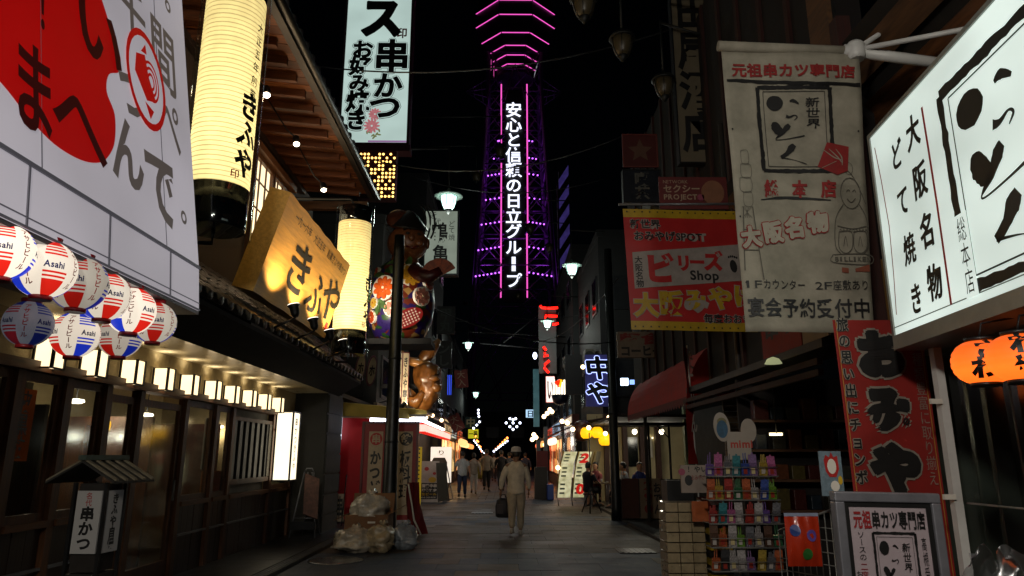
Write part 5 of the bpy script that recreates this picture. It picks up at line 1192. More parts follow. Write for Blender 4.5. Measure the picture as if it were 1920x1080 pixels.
# ---- cloth banner with tower and seated figure drawings
p, w_, h = facing(1352, 97, 1612, 620, 5.15)
t = thing('cloth_banner', 'large weathered white cloth banner with brushed logo and red outlined characters hanging from a pipe', 'banner', p.at(w_/2, h))
lean = .10   # the cloth hangs a little askew
cTL, cTR, cBL, cBR = PY(1352, 96, 5.15), PY(1612, 100, 5.1), PY(1398, 622, 5.15), PY(1637, 624, 5.1)
w_ = (cTR-cTL).length; h = (cTL-cBL).length
def fw(a, b, d=0):
    u = a/w_; v_ = b/h; q = (cBL.lerp(cBR, u)).lerp(cTL.lerp(cTR, u), v_); return q + V(0, -1, 0)*(.014*math.sin(a*7+b*1.3)*(1-v_*.5) + .006*math.sin(b*6+a*2) + d)
p = Panel(cTL + V(0,0,-h), (1,0,0), (0,0,1))
CLO = M('weathered white cloth', '#9a9484', .85, .22, 3.5, .25, col2='#7d796a')
m = MB(); nx, nz = 24, 44
m.grid(lambda a, b: fw(w_*a, h*b), nx, nz)
o = m.build('cloth', CLO, t); s_ = o.modifiers.new('solid', 'SOLIDIFY'); s_.thickness = .004; s_.offset = -1
for q_ in o.data.polygons: q_.use_smooth = True
class Warp(Panel):
    def __init__(s, base, f): s.O, s.u, s.v, s.n = base.O, base.u, base.v, base.n; s.f = f
    def at(s, a, b, d=0): return s.f(a, b, d)
pw = Warp(p, fw); RC = M('faded red print', '#8e1e1c', .7, .3, 12); GRAYL = M('faded grey drawing', '#5c584e', .8)
letters(t, RC, lambda q: pw.row(q, '元祖串カツ専門店', w_*.06, w_*.96, h*.925, .125, d=.012, bold=.035), 'red_heading')
m = MB(); pw.stroke(m, [(w_*.02, h*.885), (w_*.3, h*.882), (w_*.6, h*.875), (w_*.99, h*.876)], [.02, .035, .03, .035], .010, 6, .15); m.build('brush_line', INK, t)
letters(t, INK, lambda q: ittoku(pw, q, w_*.24, h*.55, w_*.52, h*.31, .012), 'brushed_logo')
m = MB(); pw.poly(m, [(w_*.72, h*.655), (w_*.88, h*.64), (w_*.86, h*.55), (w_*.78, h*.535), (w_*.64, h*.565)], .012, .0135); m.build('red_stamp', RC, t)
m = MB(); 
for k in range(3): pw.stroke(m, [(w_*(.68+.05*k), h*.63), (w_*(.76+.03*k), h*.60), (w_*(.82), h*(.59-.01*k))], [.004, .012, .004], .016)
pw.stroke(m, [(w_*.67, h*.56), (w_*.78, h*.585)], [.005, .005], .016); m.build('stamp_strokes', CLO, t)
def outlined(mm1, mm2, ch, a, b, s_, d, b1, b2, rot=0):
    pw.fat(mm1, ch, a, b, s_, s_, .017, d=d, bold=b2*.5, rot=rot); pw.fat(mm2, ch, a, b, s_, s_, .008, d=d+.005, bold=b2*.5, rot=rot)
letters(t, RC, lambda q: [pw.glyph(q, ch, w_*(.29+.21*i), h*.485, .13, .15, d=.012, bold=.04) for i, ch in enumerate('総本店')], 'red_subheading')
m = MB(); pw.stroke(m, [(w_*.2, h*.445), (w_*.4, h*.455), (w_*.72, h*.445)], [.006, .025, .008], .010, 6, .15); m.build('brush_line', INK, t)
m1, m2 = MB(), MB()
for i, ch in enumerate('大阪名物'): outlined(m1, m2, ch, w_*(.10+.172*i), h*(.315+.018*i), .17, .012, .07, .035, .12)
m1.build('outline_print', RC, t); m2.build('white_characters', M('bleached cloth', '#a39d8d', .8), t)
letters(t, INK, lambda q: (pw.row(q, '1Fカウンター　2F座敷あり', w_*.02, w_*.98, h*.155, .085, d=.012), pw.row(q, '宴会予約受付中', w_*.02, w_*.98, h*.078, .155, d=.012, bold=.02)), 'black_lettering')
m = MB(); S_ = lambda pts, wd=.007: pw.stroke(m, [(w_*a, h*b) for a, b in pts], [wd]*len(pts), .011, 4)
for k, (a, wd) in enumerate(((.1, .05), (.1, .07), (.09, .08), (.1, .06))):   # faint tower drawing on the left
    z = .62-.05*k; S_([(a-wd/2, z), (a+wd/2, z), (a+wd/2, z-.045), (a-wd/2, z-.045), (a-wd/2, z)], .004)
S_([(.06, .42), (.03, .20)], .01); S_([(.13, .42), (.17, .17)], .01); S_([(.05, .34), (.14, .34)]); S_([(.04, .27), (.15, .27)])
for k in range(5): S_([(.05+.018*k, .42), (.12-.018*k, .38)], .003)
# seated figure drawing on the right: round head, belly and big soles on a plinth
S_([(.87+.075*math.cos(a), .47+.055*math.sin(a)) for a in [i*.45 for i in range(15)]]); S_([(.84, .475), (.855, .483), (.865, .475)], .006); S_([(.885, .475), (.9, .483), (.91, .475)], .006); S_([(.84, .45), (.87, .437), (.905, .452)])
S_([(.81, .43), (.75, .38), (.74, .29), (.78, .26)]); S_([(.93, .43), (.98, .38), (.985, .29), (.95, .26)]); S_([(.76, .355), (.87, .345), (.98, .355)])
for a in (.815, .925): S_([(a-.045, .335), (a-.05, .285), (a-.02, .265), (a+.02, .265), (a+.05, .285), (a+.045, .335), (a-.045, .335)]); S_([(a-.015, .285), (a, .32), (a+.015, .285)], .004)
for k in range(9): S_([(.775+.024*k, .335), (.78+.024*k, .345), (.79+.024*k, .335)], .004)
S_([(.72, .258), (.99, .258), (.99, .225), (.72, .232), (.72, .258)])
S_([(.8+.0*k, .53) if False else (.82+.02*k, .56-.002*k*k) for k in range(9)], .006); S_([(.87+.03*math.cos(a), .56+.022*math.sin(a)) for a in [i*.5 for i in range(14)]], .004)
m.build('line_drawing', GRAYL, t); letters(t, GRAYL, lambda q: pw.row(q, 'BILLIKEN', w_*.73, w_*1.0, h*.243, .05, d=.012, bold=.02), 'plinth_lettering')
m = MB(); pw.poly(m, [(w_*.78, h*.215), (w_*.83, h*.212), (w_*.83, h*.195), (w_*.78, h*.198)], .0095, .0105); pw.poly(m, [(w_*.88, h*.21), (w_*.99, h*.225), (w_*.99, h*.20), (w_*.88, h*.20)], .0095, .0105); m.build('faded_orange_patch', M('faded orange', '#8a4a34', .8), t)
m = MB()
for a, b in ((.03, .70), (.96, .70), (.03, .385), (.03, .16)): pw.disc(m, w_*a, h*b, .008, .008, .010, .012, 8)
m.build('eyelets', INK, t)
m = MB(); a_ = p.at(-.03, h+.035, .02); b_ = p.at(w_*1.0, h-.01, .02); m.tube([a_, b_], .042, 14); m.build('pipe_sleeve', CLO, t)
# pipes carrying it
t = thing('banner_pipe_frame', 'white painted pipes holding the cloth banner out from the right wall', 'pipe frame', b_)
k_ = p.at(w_*.98, h, .03)
ep = PY(1830, 128, 5.1); m = MB(); m.tube([k_ + V(-.1,0,0), k_.lerp(ep, 1.0)], .045, 12); m.build('main_pipe', WHITEP, t)
m = MB(); m.tube([k_, PY(1775, -20, 6.3)], .022, 8); m.build('stay_pipe', WHITEP, t); m = MB(); m.tube([k_, PY(1940, 30, 4.5)], .022, 8); m.build('stay_pipe', WHITEP, t)
m = MB(); m.lathe(k_ + V(0,0,-.06), [(.06, -.03), (.075, 0), (.075, .1), (.05, .13)], 14); m.build('clamp', WHITEP, t)

# ---- right building: reddish posts, boards above, dark interior
rbd = thing('right_shop_building', 'brown timber clad shop building with broad boards overhead along the right side', 'building', (3.4, 9, 0))
RBW = wood('red brown post wood', '#34120a', 2, rough=.85); BRB = wood('broad brown board', '#5c3d20', 1, scale=2, rough=.8)
q0 = PY(1612, 400, 5.8); box('post', (q0.x, 5.8, 0), (q0.x+.13, 5.95, 5.6), RBW, rbd)
q0 = PY(1632, 100, 5.9); box('wall_board', (3.15, 6.0, 3.0), (3.2, 6.4, 6.5), BRB, rbd)
for k in range(6):
    m = MB(); x_ = 3.2 + k*.30; z_ = 4.55 - .12*k + 0; m.obox((x_, 1.2, 5.15-k*.27), (.20, 0, -.16), (0, 8.5, 0), (.03, 0, .03)); m.build('overhead_board', BRB if k % 2 == 0 else WOODY, rbd)
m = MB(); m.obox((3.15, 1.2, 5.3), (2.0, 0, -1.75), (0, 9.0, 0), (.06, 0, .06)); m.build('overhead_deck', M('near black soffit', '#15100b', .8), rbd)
box('upper_wall', (3.35, 6.2, 2.6), (3.6, 18, 9), M('reddish brown upper wall', '#100806', .95, .3, 4), rbd)
box('yellow_brown_panel', (3.05, 5.95, 2.3), (3.5, 6.0, 3.25), M('ochre panel', '#6a4a14', .7), rbd)
for k in range(14): box('wall_batten', (3.31, 6.4+k*.8, 2.6), (3.35, 6.5+k*.8, 9), RBW, rbd)
# fascia over the stalls with dark awning rails
m = MB(); m.box((2.9, 6.3, 2.52), (3.34, 11.2, 2.6)); m.build('lower_canopy', M('dark canopy', '#1a1210', .6), rbd)
for z, c_ in ((2.36, M('dark red rail', '#2a0c08', .8)), (2.26, M('dark red rail', '#2a0c08'))): box('fascia_rail', (2.84, 6.3, z), (2.89, 11.2, z+.06), c_, rbd)
box('back_wall', (4.6, 6.3, 0), (4.7, 17.9, 2.6), M('dark stall interior', '#1c1512', .8), rbd)
box('stall_floor', (2.95, 4.0, -.1), (4.6, 17.5, .03), M('dark stall floor', '#1a1816', .6), rbd)
m = MB(); 
for k in range(16): box('shutter_slat', (4.5, 9.4, 1.1+k*.09), (4.53+.02, 11.4, 1.18+k*.09), M('dull bronze shutter', '#4a3a22', .45, metal=.3), rbd)
for k in range(16): box('shutter_slat', (3.6, 11.6, 1.1+k*.09), (4.5, 11.64, 1.18+k*.09), M('dull bronze shutter', '#4a3a22'), rbd)
# red and cream posters standing on the fascia
for i, (xa, ya, xb, yb, mt, lab, tx) in enumerate(((1432, 618, 1508, 676, M('dark red poster', '#8a1c10', .7), 'dark red poster with slanted black characters above the canopy', '串焼'), (1508, 618, 1560, 668, M('cream poster', '#8f7d62', .7), 'cream poster with black blots above the canopy', '。、'))):
    a = PX(xa, yb, 2.95); b = PX(xb, yb, 2.95); pq = Panel(V(2.95, a.y, 2.62), (0, -1, 0), (0, 0, 1)); 
    board('fascia_poster', lab, 'poster', pq, a.y-b.y-.02, .5, mt, lambda t, p, w_, h: letters(t, INK, lambda q: p.row(q, tx, w_*.1, w_*.9, h*.6, h*.5, d=.005, bold=.04)))
# little clip lamp on the canopy
c = PX(1450, 682, 2.8); m = MB(); m.lathe(c, [(.09, 0), (.06, .05), (.01, .07)], 12); tag(m.build('clip_lamp', E('dim greenish lamp shade', '#c8cc98', .5)), 'small pale greenish lamp shade on the dark canopy rail', 'lamp')

# ---- red souvenir banner
p, w_, h = facing(1172, 392, 1404, 618, 8.6)
t = thing('souvenir_banner', 'red souvenir banner with yellow star borders and black footprints', 'banner', p.at(w_/2, h))
RB = M('dull red vinyl', '#b01414', .45, .2, 3, .2); YB = M('dull yellow vinyl', '#b8960f', .45)
fq = lambda a, b, d=0: p.at(a + (1-b/h)*.05, b - .03*a/w_, .006*math.sin(a*5)+.003*math.sin(b*7) + d)
pr = Warp(p, fq); m = MB(); n = 20
m.grid(lambda a, b: fq(w_*a, h*(.07+.86*b)), n, n); m.mi = 1; m.grid(lambda a, b: fq(w_*a, h*.07*b), n, 2); m.grid(lambda a, b: fq(w_*a, h*(.93+.07*b)), n, 2); m.mi = 0
m.build('vinyl', [RB, YB], t)
m = MB(); pr.box(m, 0, .001, 0, .001, 0, .001) if False else None
def star(mm, pl, a, b, r_, d=.006): pl.poly(mm, [(a + r_*(1 if k % 2 == 0 else .45)*math.sin(k*PI/5), b + r_*(1 if k % 2 == 0 else .45)*math.cos(k*PI/5)) for k in range(10)], d-.002, d)
m = MB(); 
for k in range(16): star(m, pr, w_*(k+.5)/16, h*.975, .016, .012); star(m, pr, w_*(k+.5)/16, h*.025, .016, .012)
m.build('stars', INK, t)
m = MB(); m.grid(lambda a, b: pr.at(w_*(.05+.94*a), h*(.33+.09*a + .30*b), .010), 20, 6); m.build('white_band', M('dull white print', '#a0968e', .6), t)
letters(t, RB, lambda q: (pr.glyph(q, 'ビ', w_*.26, h*.5, .38, .40, d=.014, bold=.06), pr.glyph(q, 'リ', w_*.46, h*.55, .2, .22, d=.014, bold=.06), pr.glyph(q, 'ー', w_*.57, h*.56, .2, .2, d=.014, bold=.06), pr.glyph(q, 'ズ', w_*.70, h*.57, .24, .26, d=.014, bold=.06)), 'red_shop_name')
letters(t, INK, lambda q: (pr.word(q, 'Shop', w_*.50, h*.455, .17, d=.014, bold=.03), pr.col(q, '大阪名物', w_*.095, h*.60, h*.34, .10, d=.014, bold=.02)), 'black_name')
m1, m2 = MB(), MB()
for i, ch in enumerate('大阪みやげ'): pr.glyph(m1, ch, w_*(.13+.2*i), h*(.20+.022*i), .31, .31, d=.010, bold=.075); pr.glyph(m2, ch, w_*(.13+.2*i), h*(.20+.022*i), .31, .31, d=.016, bold=.045)
m1.build('letter_outline', M('dull white print', '#a0968e'), t); m2.build('yellow_lettering', YB, t)
for tx, a0, b, s_ in (('新世界', .05, .87, .13), ('おみやげSPOT', .07, .77, .135), ('毎度おおきに', .58, .10, .12)):
    m1, m2 = MB(), MB(); pr.word(m1, tx, w_*a0, h*b, s_, d=.010, bold=.07); pr.word(m2, tx, w_*a0, h*b, s_, d=.016, bold=.02); m1.build('letter_halo', M('dull white print', '#a0968e'), t); m2.build('black_lettering', INK, t)
m = MB()
for a in (.86, .955):
    pr.disc(m, w_*a, h*.53, .045, .085, .012, .014, 14, .1)
    for k in range(5): pr.disc(m, w_*a-.05+.025*k, h*.53+.12+.01*math.sin(k), .012, .016, .012, .014, 8)
m.build('footprints', INK, t)
m = MB(); m.tube([p.at(-.05, h+.06), p.at(w_+.7, h+.08)], .018, 8); m.build('hanging_pipe', METAL, t)
# ---- dim signs behind
wallsign(1266, -30, 1348, 304, 10.8, 'tall dim upright sign with four black characters ending in 酒店 behind the cloth banner', M('dim beige sign', '#6a604c', .6, .2, 2), '田屋酒店', INK, bold=.03)
p, w_, h = facing(1167, 252, 1233, 314, 12)
board('star_sign', 'dark red square sign with one pale star at the upper right', 'sign', p, w_, h, M('dim dark red', '#4c1410', .5), lambda t, p, w_, h: [letters(t, M('dim pale star', '#5e4030', .5), lambda q: star(q, p, w_/2, h/2, h*.36)), letters(t, M('dim red rim', '#6a2a24', .5), lambda q: [p.box(q, *z, 0, .02) for z in ((0, w_, 0, .02), (0, w_, h-.02, h), (0, .02, .02, h-.02), (w_-.02, w_, .02, h-.02))], 'rim')])
wallsign(1170, 320, 1238, 378, 12, 'navy square sign with dim characters 喫茶 below the star sign', M('dim navy board', '#0e1420', .4), '喫茶', M('dim grey ink2', '#55554e'))
p, w_, h = facing(1236, 332, 1364, 392, 9.2)
def dr(t, p, w_, h):
    letters(t, M('pale poster print', '#a08a72'), lambda q: (p.word(q, 'PROJECT', w_*.06, h*.38, .105, d=.005, bold=.03), p.word(q, 'セクシー', w_*.06, h*.63, .13, d=.005, bold=.03), p.word(q, 'NETWORK', w_*.06, h*.85, .07, d=.005)))
    m = MB(); p.disc(m, w_*.78, h*.5, .16, .18, .001, .02, 20); m.build('round_face', M('tan poster print', '#84563a', .6), t); m = MB(); p.disc(m, w_*.6, h*.35, .05, .05, .001, .02, 12); m.build('pink_spot', M('dull pink', '#8a3a50'), t)
board('red_poster', 'dark red poster reading PROJECT with a tan round shape above the red banner', 'poster', p, w_, h, M('dim red poster', '#5e1612', .6), dr)
p, w_, h = facing(1158, 622, 1246, 670, 15.5)
def dr(t, p, w_, h):
    letters(t, M('dull red kanji', '#7c1c18'), lambda q: p.row(q, '軽食', w_*.05, w_*.95, h*.72, .26, d=.005, bold=.05)); letters(t, INK, lambda q: p.row(q, 'コーヒー', w_*.05, w_*.95, h*.25, .25, d=.005, bold=.05), 'black_lettering')
board('coffee_sign', 'dim cream sign with red 軽食 over black コーヒー left of the red awning', 'sign', p, w_, h, M('dim cream board', '#75695a', .6), dr, th=.12)
# black pole right
t = thing('utility_pole', 'dark square pole standing before the diners on the right side', 'pole', (2.8, 18.2, 0)); m = MB(); m.lathe((2.8, 18.2, 0), [(.13, 0), (.12, .3), (.1, 7)], 14); m.build('shaft', M('black pole paint', '#101312'), t); MB().lathe((2.8, 18.2, 2.6), [(.13, 0), (.13, .04)], 14).build('band', STEEL, t)
# ---- red awning with scallops
t = thing('red_awning', 'dull red barrel awning with scalloped hem beyond the coffee sign', 'awning', (3.0, 14, 2.4))
AW = M('dull red canvas', '#9c1c10', .8, .3, 4, .2); m = MB(); ya, yb = 11.4, 17.2; n = 8
arc = [(3.0 + .75*math.sin(a)*1.0 , 2.58 + .95*(1-math.cos(a)) if False else 2.5+1.0*math.sin(a*.98)) for a in [0]*0]
arc = [(3.78 - .78*math.cos(R(10*k)), 2.5 + .95*math.sin(R(10*k))) for k in range(10)]
for (xa, za), (xb, zb_) in zip(arc[:-1], arc[1:]): m.face([V(xa, yb, za), V(xa, ya, za), V(xb, ya, zb_), V(xb, yb, zb_)])
for y in (ya, yb): m.face([V(x, y, z) for x, z in arc] + [V(3.78, y, 2.5)])
m.build('canvas', AW, t); m = MB(); ns = 30
for k in range(ns):
    y0_ = ya + (yb-ya)*k/ns; y1_ = ya + (yb-ya)*(k+1)/ns; m.face([V(2.995, y1_, 2.5)] + [V(2.995, y1_+(y0_-y1_)*i/6, 2.40 - .06*math.sin(PI*i/6)) for i in range(7)] + [V(2.995, y0_, 2.5)])
m.build('scalloped_hem', M('dark red hem', '#5c1010', .8), t)
pa = Panel(V(2.99+.12, 16.6, 2.72), (0,-1,0), (.25, 0, .97)); letters(t, M('awning ink', '#2c1010'), lambda q: pa.row(q, 'おみやげ自慢', .2, 3.4, .05, .34, d=.06, bold=.02))
# ---- restaurant terrace with diners
tr = thing('terrace_restaurant', 'open fronted restaurant with cream walls and dark canopy frame where people sit', 'restaurant', (4, 22, 0))
CW = M('cream lit wall', '#b8ab86', .8, .15, 3)
box('rear_wall', (2.95, 25.2, 0), (7.5, 25.3, 3.0), CW, tr); box('floor', (2.95, 18.6, -.05), (7.5, 25.2, .04), M('terrace floor', '#4c463c', .5), tr)
for x in (3.5, 4.15, 4.75, 5.3): box('pillar', (x, 24.9, .04), (x+.16, 25.19, 3.0), M('dark red pillar', '#3a1c12', .6), tr)
box('window', (4.35, 25.14, 1.2), (4.7, 25.19, 2.2), M('dark glass', '#14181a', .1), tr); box('clock_board', (5.06, 25.1, 1.5), (5.2, 25.15, 2.2), WHITE, tr)
box('kitchen_light', (4.95, 25.12, 2.15), (5.25, 25.18, 2.2), E('kitchen light', '#fff0c8', 3), tr)
box('side_pillar', (5.05, 19.9, .04), (5.3, 20.1, 3.0), M('pale green wall', '#a8b890', .8), tr)
m = MB(); m.box((2.92, 18.45, 2.32), (5.6, 18.52, 2.40)); m.build('canopy_bar', BLACK, tr); m = MB(); m.box((2.95, 18.6, 2.55), (7.5, 25.2, 2.62)) ; m.build('canopy_roof', M('terrace roof', '#2a241e', .8), tr)
for x in (3.75, 4.28): tube('canopy_post', [(x, 18.48, 0), (x, 18.48, 2.32)], .03, BLACK, tr)
tube('canopy_brace', [(4.28, 18.48, 2.0), (3.98, 18.48, 2.32)], .018, BLACK, tr)
TL = M('dark railing panel', '#15110e', .6); box('railing_panel', (2.92, 18.5, .05), (5.4, 18.55, .98), TL, tr)
for i, (x, y) in enumerate(((1240, 800), (1190, 812), (1150, 805))):
    c = PY(x, y, 22.5); c.z = 2.3; tt = thing('terrace_lamp', ('right', 'middle', 'left')[i] + ' small lamp under the terrace roof over the diners', 'lamp', c, 'lamps over the terrace diners'); m = MB(); m.ball(c, .08); m.build('bulb', E('terrace bulb', '#fff0d0', 6, 0), tt); tube('cord', [c+V(0,0,.07), (c.x, c.y, 2.55)], .01, BLACK, tt)
    ld = bpy.data.lights.new('terrace', 'POINT'); ld.energy = 16; ld.color = (1, .93, .74); ld.shadow_soft_size = .15
    o = bpy.data.objects.new('terrace_light', ld); COL.objects.link(o); o.parent = tt; o.location = (0, 0, -.15)
# 290 boards
for i, (x0_, x1_, mt, tx) in enumerate(((1166, 1198, M('dark red brown board', '#48200f', .7), ''), (1200, 1240, M('dim cream price board', '#7c6a56', .7), '290'))):
    p, w_, h = facing(x0_, 897, x1_, 972, 18.3)
    board('price_board', 'dim reddish board leaning on the terrace railing' if i == 0 else 'dim cream board with red 290 and black writing on the terrace railing', 'board', p, w_, h, mt, (lambda t, p, w_, h: [letters(t, M('dull red kanji', '#7c1c18'), lambda q: p.col(q, '290', w_*.38, h*.97, h*.1, .24, d=.005, bold=.03)), letters(t, INK, lambda q: p.col(q, 'おでん', w_*.82, h*.9, h*.1, .2, d=.005, bold=.04), 'black_lettering')]) if i else None)
# tripod stand feet on the paving
t = thing('tripod_stand', 'thin black tripod sign stand before the terrace', 'stand', (2.45, 20.5, 0)); c = V(2.45, 20.5, 0)
for a in (.3, 2.4, 4.5): tube('leg', [c + V(0,0,.7), c + V(.32*math.cos(a), .32*math.sin(a), .01)], .018, BLACK, t)
tube('upright', [c + V(0,0,.6), c + V(0,0,2.2)], .015, BLACK, t)
# curved menu stand
t = thing('curved_menu_stand', 'curved lit menu board with big red price numbers beside the terrace', 'menu stand', (2.15, 23.6, 0))
pts3 = [(0, .25), (.06, .8), (.15, 1.3), (.28, 1.7)]
PXL = PY(1045, 940, 23.6).x; cw = .42
for s_ in range(2):
    x_ = PXL + s_*.5
    for i in range(3):
        (d0, z0), (d1, z1) = pts3[i], pts3[i+1]; pq = Panel(V(x_+d0*.9, 23.5 + s_*.12, z0), (1, .15, 0), V(d1-d0, 0, z1-z0)); hh = math.hypot(d1-d0, z1-z0)
        m = MB(); pq.box(m, 0, cw, 0, hh-.01, -.05, 0); m.build('lit_menu', E('lit menu cream', '#f2ecc0', .62, .5, 6, col2='#a8a878'), t)
        m = MB(); 
        for k in range(3): pq.box(m, .05, cw*.5, hh*(.2+.25*k), hh*(.3+.25*k), .001, .004)
        m.build('menu_print', M('green grey print', '#56644a'), t); m = MB()
        if s_ == 1 and i != 1: pq.glyph(m, '2' if i else '0', cw*.55, hh*.5, .34, .42, d=.008, bold=.05); m.build('price_digit', E('lit red print', '#e02018', .6), t)
for x_ in (PXL-.03, PXL+.47, PXL+.99):
    m = MB(); m.tube([V(x_+d*.9, 23.42, z) for d, z in pts3], .022, 6); m.build('frame', M('brass frame', '#8a7430', .4, metal=.5), t)
for x_ in (PXL, PXL+.45, PXL+.95): tube('leg', [(x_, 23.45, .26), (x_+.03, 23.45, 0)], .015, METAL, t)
m = MB(); m.obox((PXL+.98, 23.2, .2), (.18, .5, 0), (.3, 0, 1.5), (.02, 0, 0)); m.build('side_panel', M('grey side panel', '#77705e', .5), t)
# yellow lanterns, bulbs on the terrace edge
YL = E('yellow paper lantern', '#ffba10', 1.3, .15, 3)
for i, (x, y, r_) in enumerate(((1101, 812, .20), (1122, 811, .20), (1136, 824, .22))):
    c = PY(x-2, y, 23.8); m = MB(); t = thing('yellow_lantern', ('left of two joined', 'right of two joined', 'lower single')[i] + ' glowing yellow lantern over the terrace tables', 'lantern', c, 'yellow lanterns over the terrace')
    m.lathe(c, [(r_*.5, -r_*.9), (r_*.85, -r_*.6), (r_, 0), (r_*.85, r_*.6), (r_*.5, r_*.9)], 18); m.build('paper', YL, t); m = MB(); m.lathe(c, [(r_*.5, r_*.9), (r_*.5, r_*1.0)], 12); m.lathe(c, [(r_*.5, -r_), (r_*.5, -r_*.9)], 12); m.build('rims', BLACK, t); tube('cord', [c+V(0,0,r_), c+V(0,0,r_+.35)], .01, BLACK, t)
WBB = E('warm white bulb', '#ffd8a0', 6, 0)
for i, (x, y) in enumerate(((1074, 805), (1104, 802), (1135, 813), (1142, 783), (1148, 788), (1168, 788), (1093, 688), (1046, 877), (1054, 790), (1064, 793))):
    c = PY(x, y, 23.4); m = MB(); m.ball(c, .075, seg=10, rings=6); tag(m.build('terrace_bulb', WBB), 'bare warm bulb %s' % ('left of the yellow lanterns', 'above the left yellow lantern', 'right of the lower yellow lantern', 'left of the black pole under the canopy', 'touching the black pole under the canopy', 'just right of the black pole', 'level with the blue neon sign on its left', 'at the left edge of the curved menu', 'above the vinyl sheet, left one', 'above the vinyl sheet, right one')[i], 'bulb', 'bare bulbs round the terrace canopy')
tag(tube('canopy_cable', [PY(1040, 812, 23.5), PY(1075, 798, 23.5), PY(1110, 798, 23.4), PY(1150, 780, 23.3), PY(1172, 784, 23.2)], .015, BLACK), 'black cable carrying the bare bulbs at the terrace', 'cable')
m = MB(); m.obox(PY(1040, 800, 24.5), (2.2, 0, .35), (0, 1.2, 0), (0, 0, .04)); tag(m.build('terrace_awning', M('dull brown awning', '#3c2420', .8)), 'thin sloping brown awning below the blue neon sign', 'awning')
# hanging steel tools shape and gold drum
c = PY(1092, 808, 24.4); m = MB(); m.lathe(c, [(.2, -.3), (.32, -.2), (.36, 0), (.32, .2), (.2, .3)], 20, axis=(1,0,.1)); tag(m.build('brown_drum_lantern', M('brown drum', '#4a2010', .4)), 'large dark brown drum shape behind the yellow lanterns', 'drum')
# blue neon 中や
p, w_, h = facing(1098, 665, 1147, 762, 26)
def dr(t, p, w_, h):
    D = lambda q, b0, b1: None
    NB = E('blue white neon', '#a8b8ff', 2.4, 0); NK = M('navy letter face', '#05060e', .3)
    m1, m2, m3 = MB(), MB(), MB()
    for mm, bo, d in ((m1, .062, .03), (m2, .036, .06)):
        p.fat(mm, '中', w_*.5, h*.74, 1.0, .86, bo, d=d, bold=.01, slant=-.12); p.fat(mm, 'や', w_*.5, h*.26, .98, .82, bo, d=d, bold=.01, slant=-.1)
    m1.build('neon_outline', NB, t); m2.build('letter_face', NK, t)
    m = MB(); m.tube([p.at(w_*.9, h*1.0, .06), p.at(w_*1.0, h*1.1, .06), p.at(w_*.9, h*1.22, .06)], .02, 5); m.build('neon_tail', NB, t)
board('blue_neon_sign', 'violet lit upright sign with blue white neon outlined characters 中や', 'neon sign', p, w_, h, E('violet lit board', '#3c3c80', .22, .4), dr, th=.15)
wallsign(1165, 709, 1178, 722, 22, 'small very bright blue white lit sign behind the coffee sign', E('bright blue white', '#c8e4ff', 5, 0), '', INK, 'lit sign')
t = wallsign(1182, 712, 1196, 720, 23, 'small dimmer blue lit strip right of the bright one', E('mid blue white', '#90b8ff', 1.5, 0), '', INK, 'lit sign')
wallsign(1226, 674, 1230, 690, 21, 'tiny upright white light at the corner of the red awning', E('bright blue white', '#c8e4ff'), '', INK, 'lamp')
# thin red nobori flag
t = thing('red_flag', 'thin red flag with white writing seen nearly edge on before the shutter', 'flag', (3.05, 11, 0)); q0 = PY(1288, 870, 11); q1 = PY(1302, 650, 11)
m = MB(); n = 14; F_ = lambda i, j: V(q0.x + .02 + .20*(i/3)*(1-.62*j/n) + (q1.x-q0.x)*.2*j/n + .015*math.sin(j*.8+i), 11 + .06*i + .03*math.sin(j*.6), q0.z + (q1.z-q0.z)*j/n)
m.grid(lambda a, b: F_(a*3, b*n), 6, n)
m.build('cloth', M('red flag cloth', '#a01a12', .7, .2, 5), t); tube('pole', [(q0.x+.22, 11.2, 0), (q0.x+.16, 11.2, q1.z+.05)], .012, WHITEP, t)
pf = Panel(F_(1, 2) + V(-.03, -.05, 0), (1,0,0), (0,0,1)); letters(t, M('dull white print', '#a0968e'), lambda q: pf.col(q, 'たこせん', .09, 1.5, .2, .1, d=.01, bold=.02))

# ---- big red nobori flag near right
p, w_, h = facing(1562, 600, 1742, 920, 4.75)
t = thing('tall_red_flag', 'tall red shop flag with huge black blob characters behind the framed board', 'flag', p.at(w_/2, 0))
nTL, nTR, nBL, nBR = PY(1560, 600, 4.75), PY(1724, 600, 4.75), PY(1600, 918, 4.75), PY(1770, 918, 4.75)
w_ = (nTR-nTL).length; h = (nTL-nBL).length
def ff(a, b, d=0): u = a/w_; v_ = b/h; return (nBL + (nBR-nBL)*u)*(1-v_) + (nTL + (nTR-nTL)*u)*v_ + V(0, -1, 0)*(.006*math.sin(a*9+b*2) + d)
pn_ = Warp(p, ff)
RF = M('scarlet flag cloth', '#8e1a12', .75, .2, 4, .15); m = MB(); n = 18; hb = -.75
m.grid(lambda a, b: ff(w_*a, hb + (h-hb)*b), n, n)
m.build('cloth', RF, t)
m1, m2 = MB(), MB()
for i, ch in enumerate('おみや'): pn_.fat(m1, ch, w_*.5, h*(.79-.335*i), .34, .32, .034, d=.008, bold=.04); pn_.fat(m2, ch, w_*.5, h*(.79-.335*i), .34, .32, .018, d=.014, bold=.04)
m1.build('letter_outline', M('grey cloth print', '#8d8478', .7), t); m2.build('black_characters', M('flag black', '#0e0c0b', .7), t)
m1, m2 = MB(), MB()
for i, ch in enumerate('旅の思い出にチョンボ'): pn_.fat(m1, ch, w_*.10, h*(.97-.1*i), .08, .09, .008, d=.008, bold=.01); pn_.glyph(m2, ch, w_*.10, h*(.97-.1*i), .085, .10, d=.012, bold=.02)
m1.build('small_outline', M('grey cloth print', '#8d8478'), t); m2.build('small_characters', INK, t)
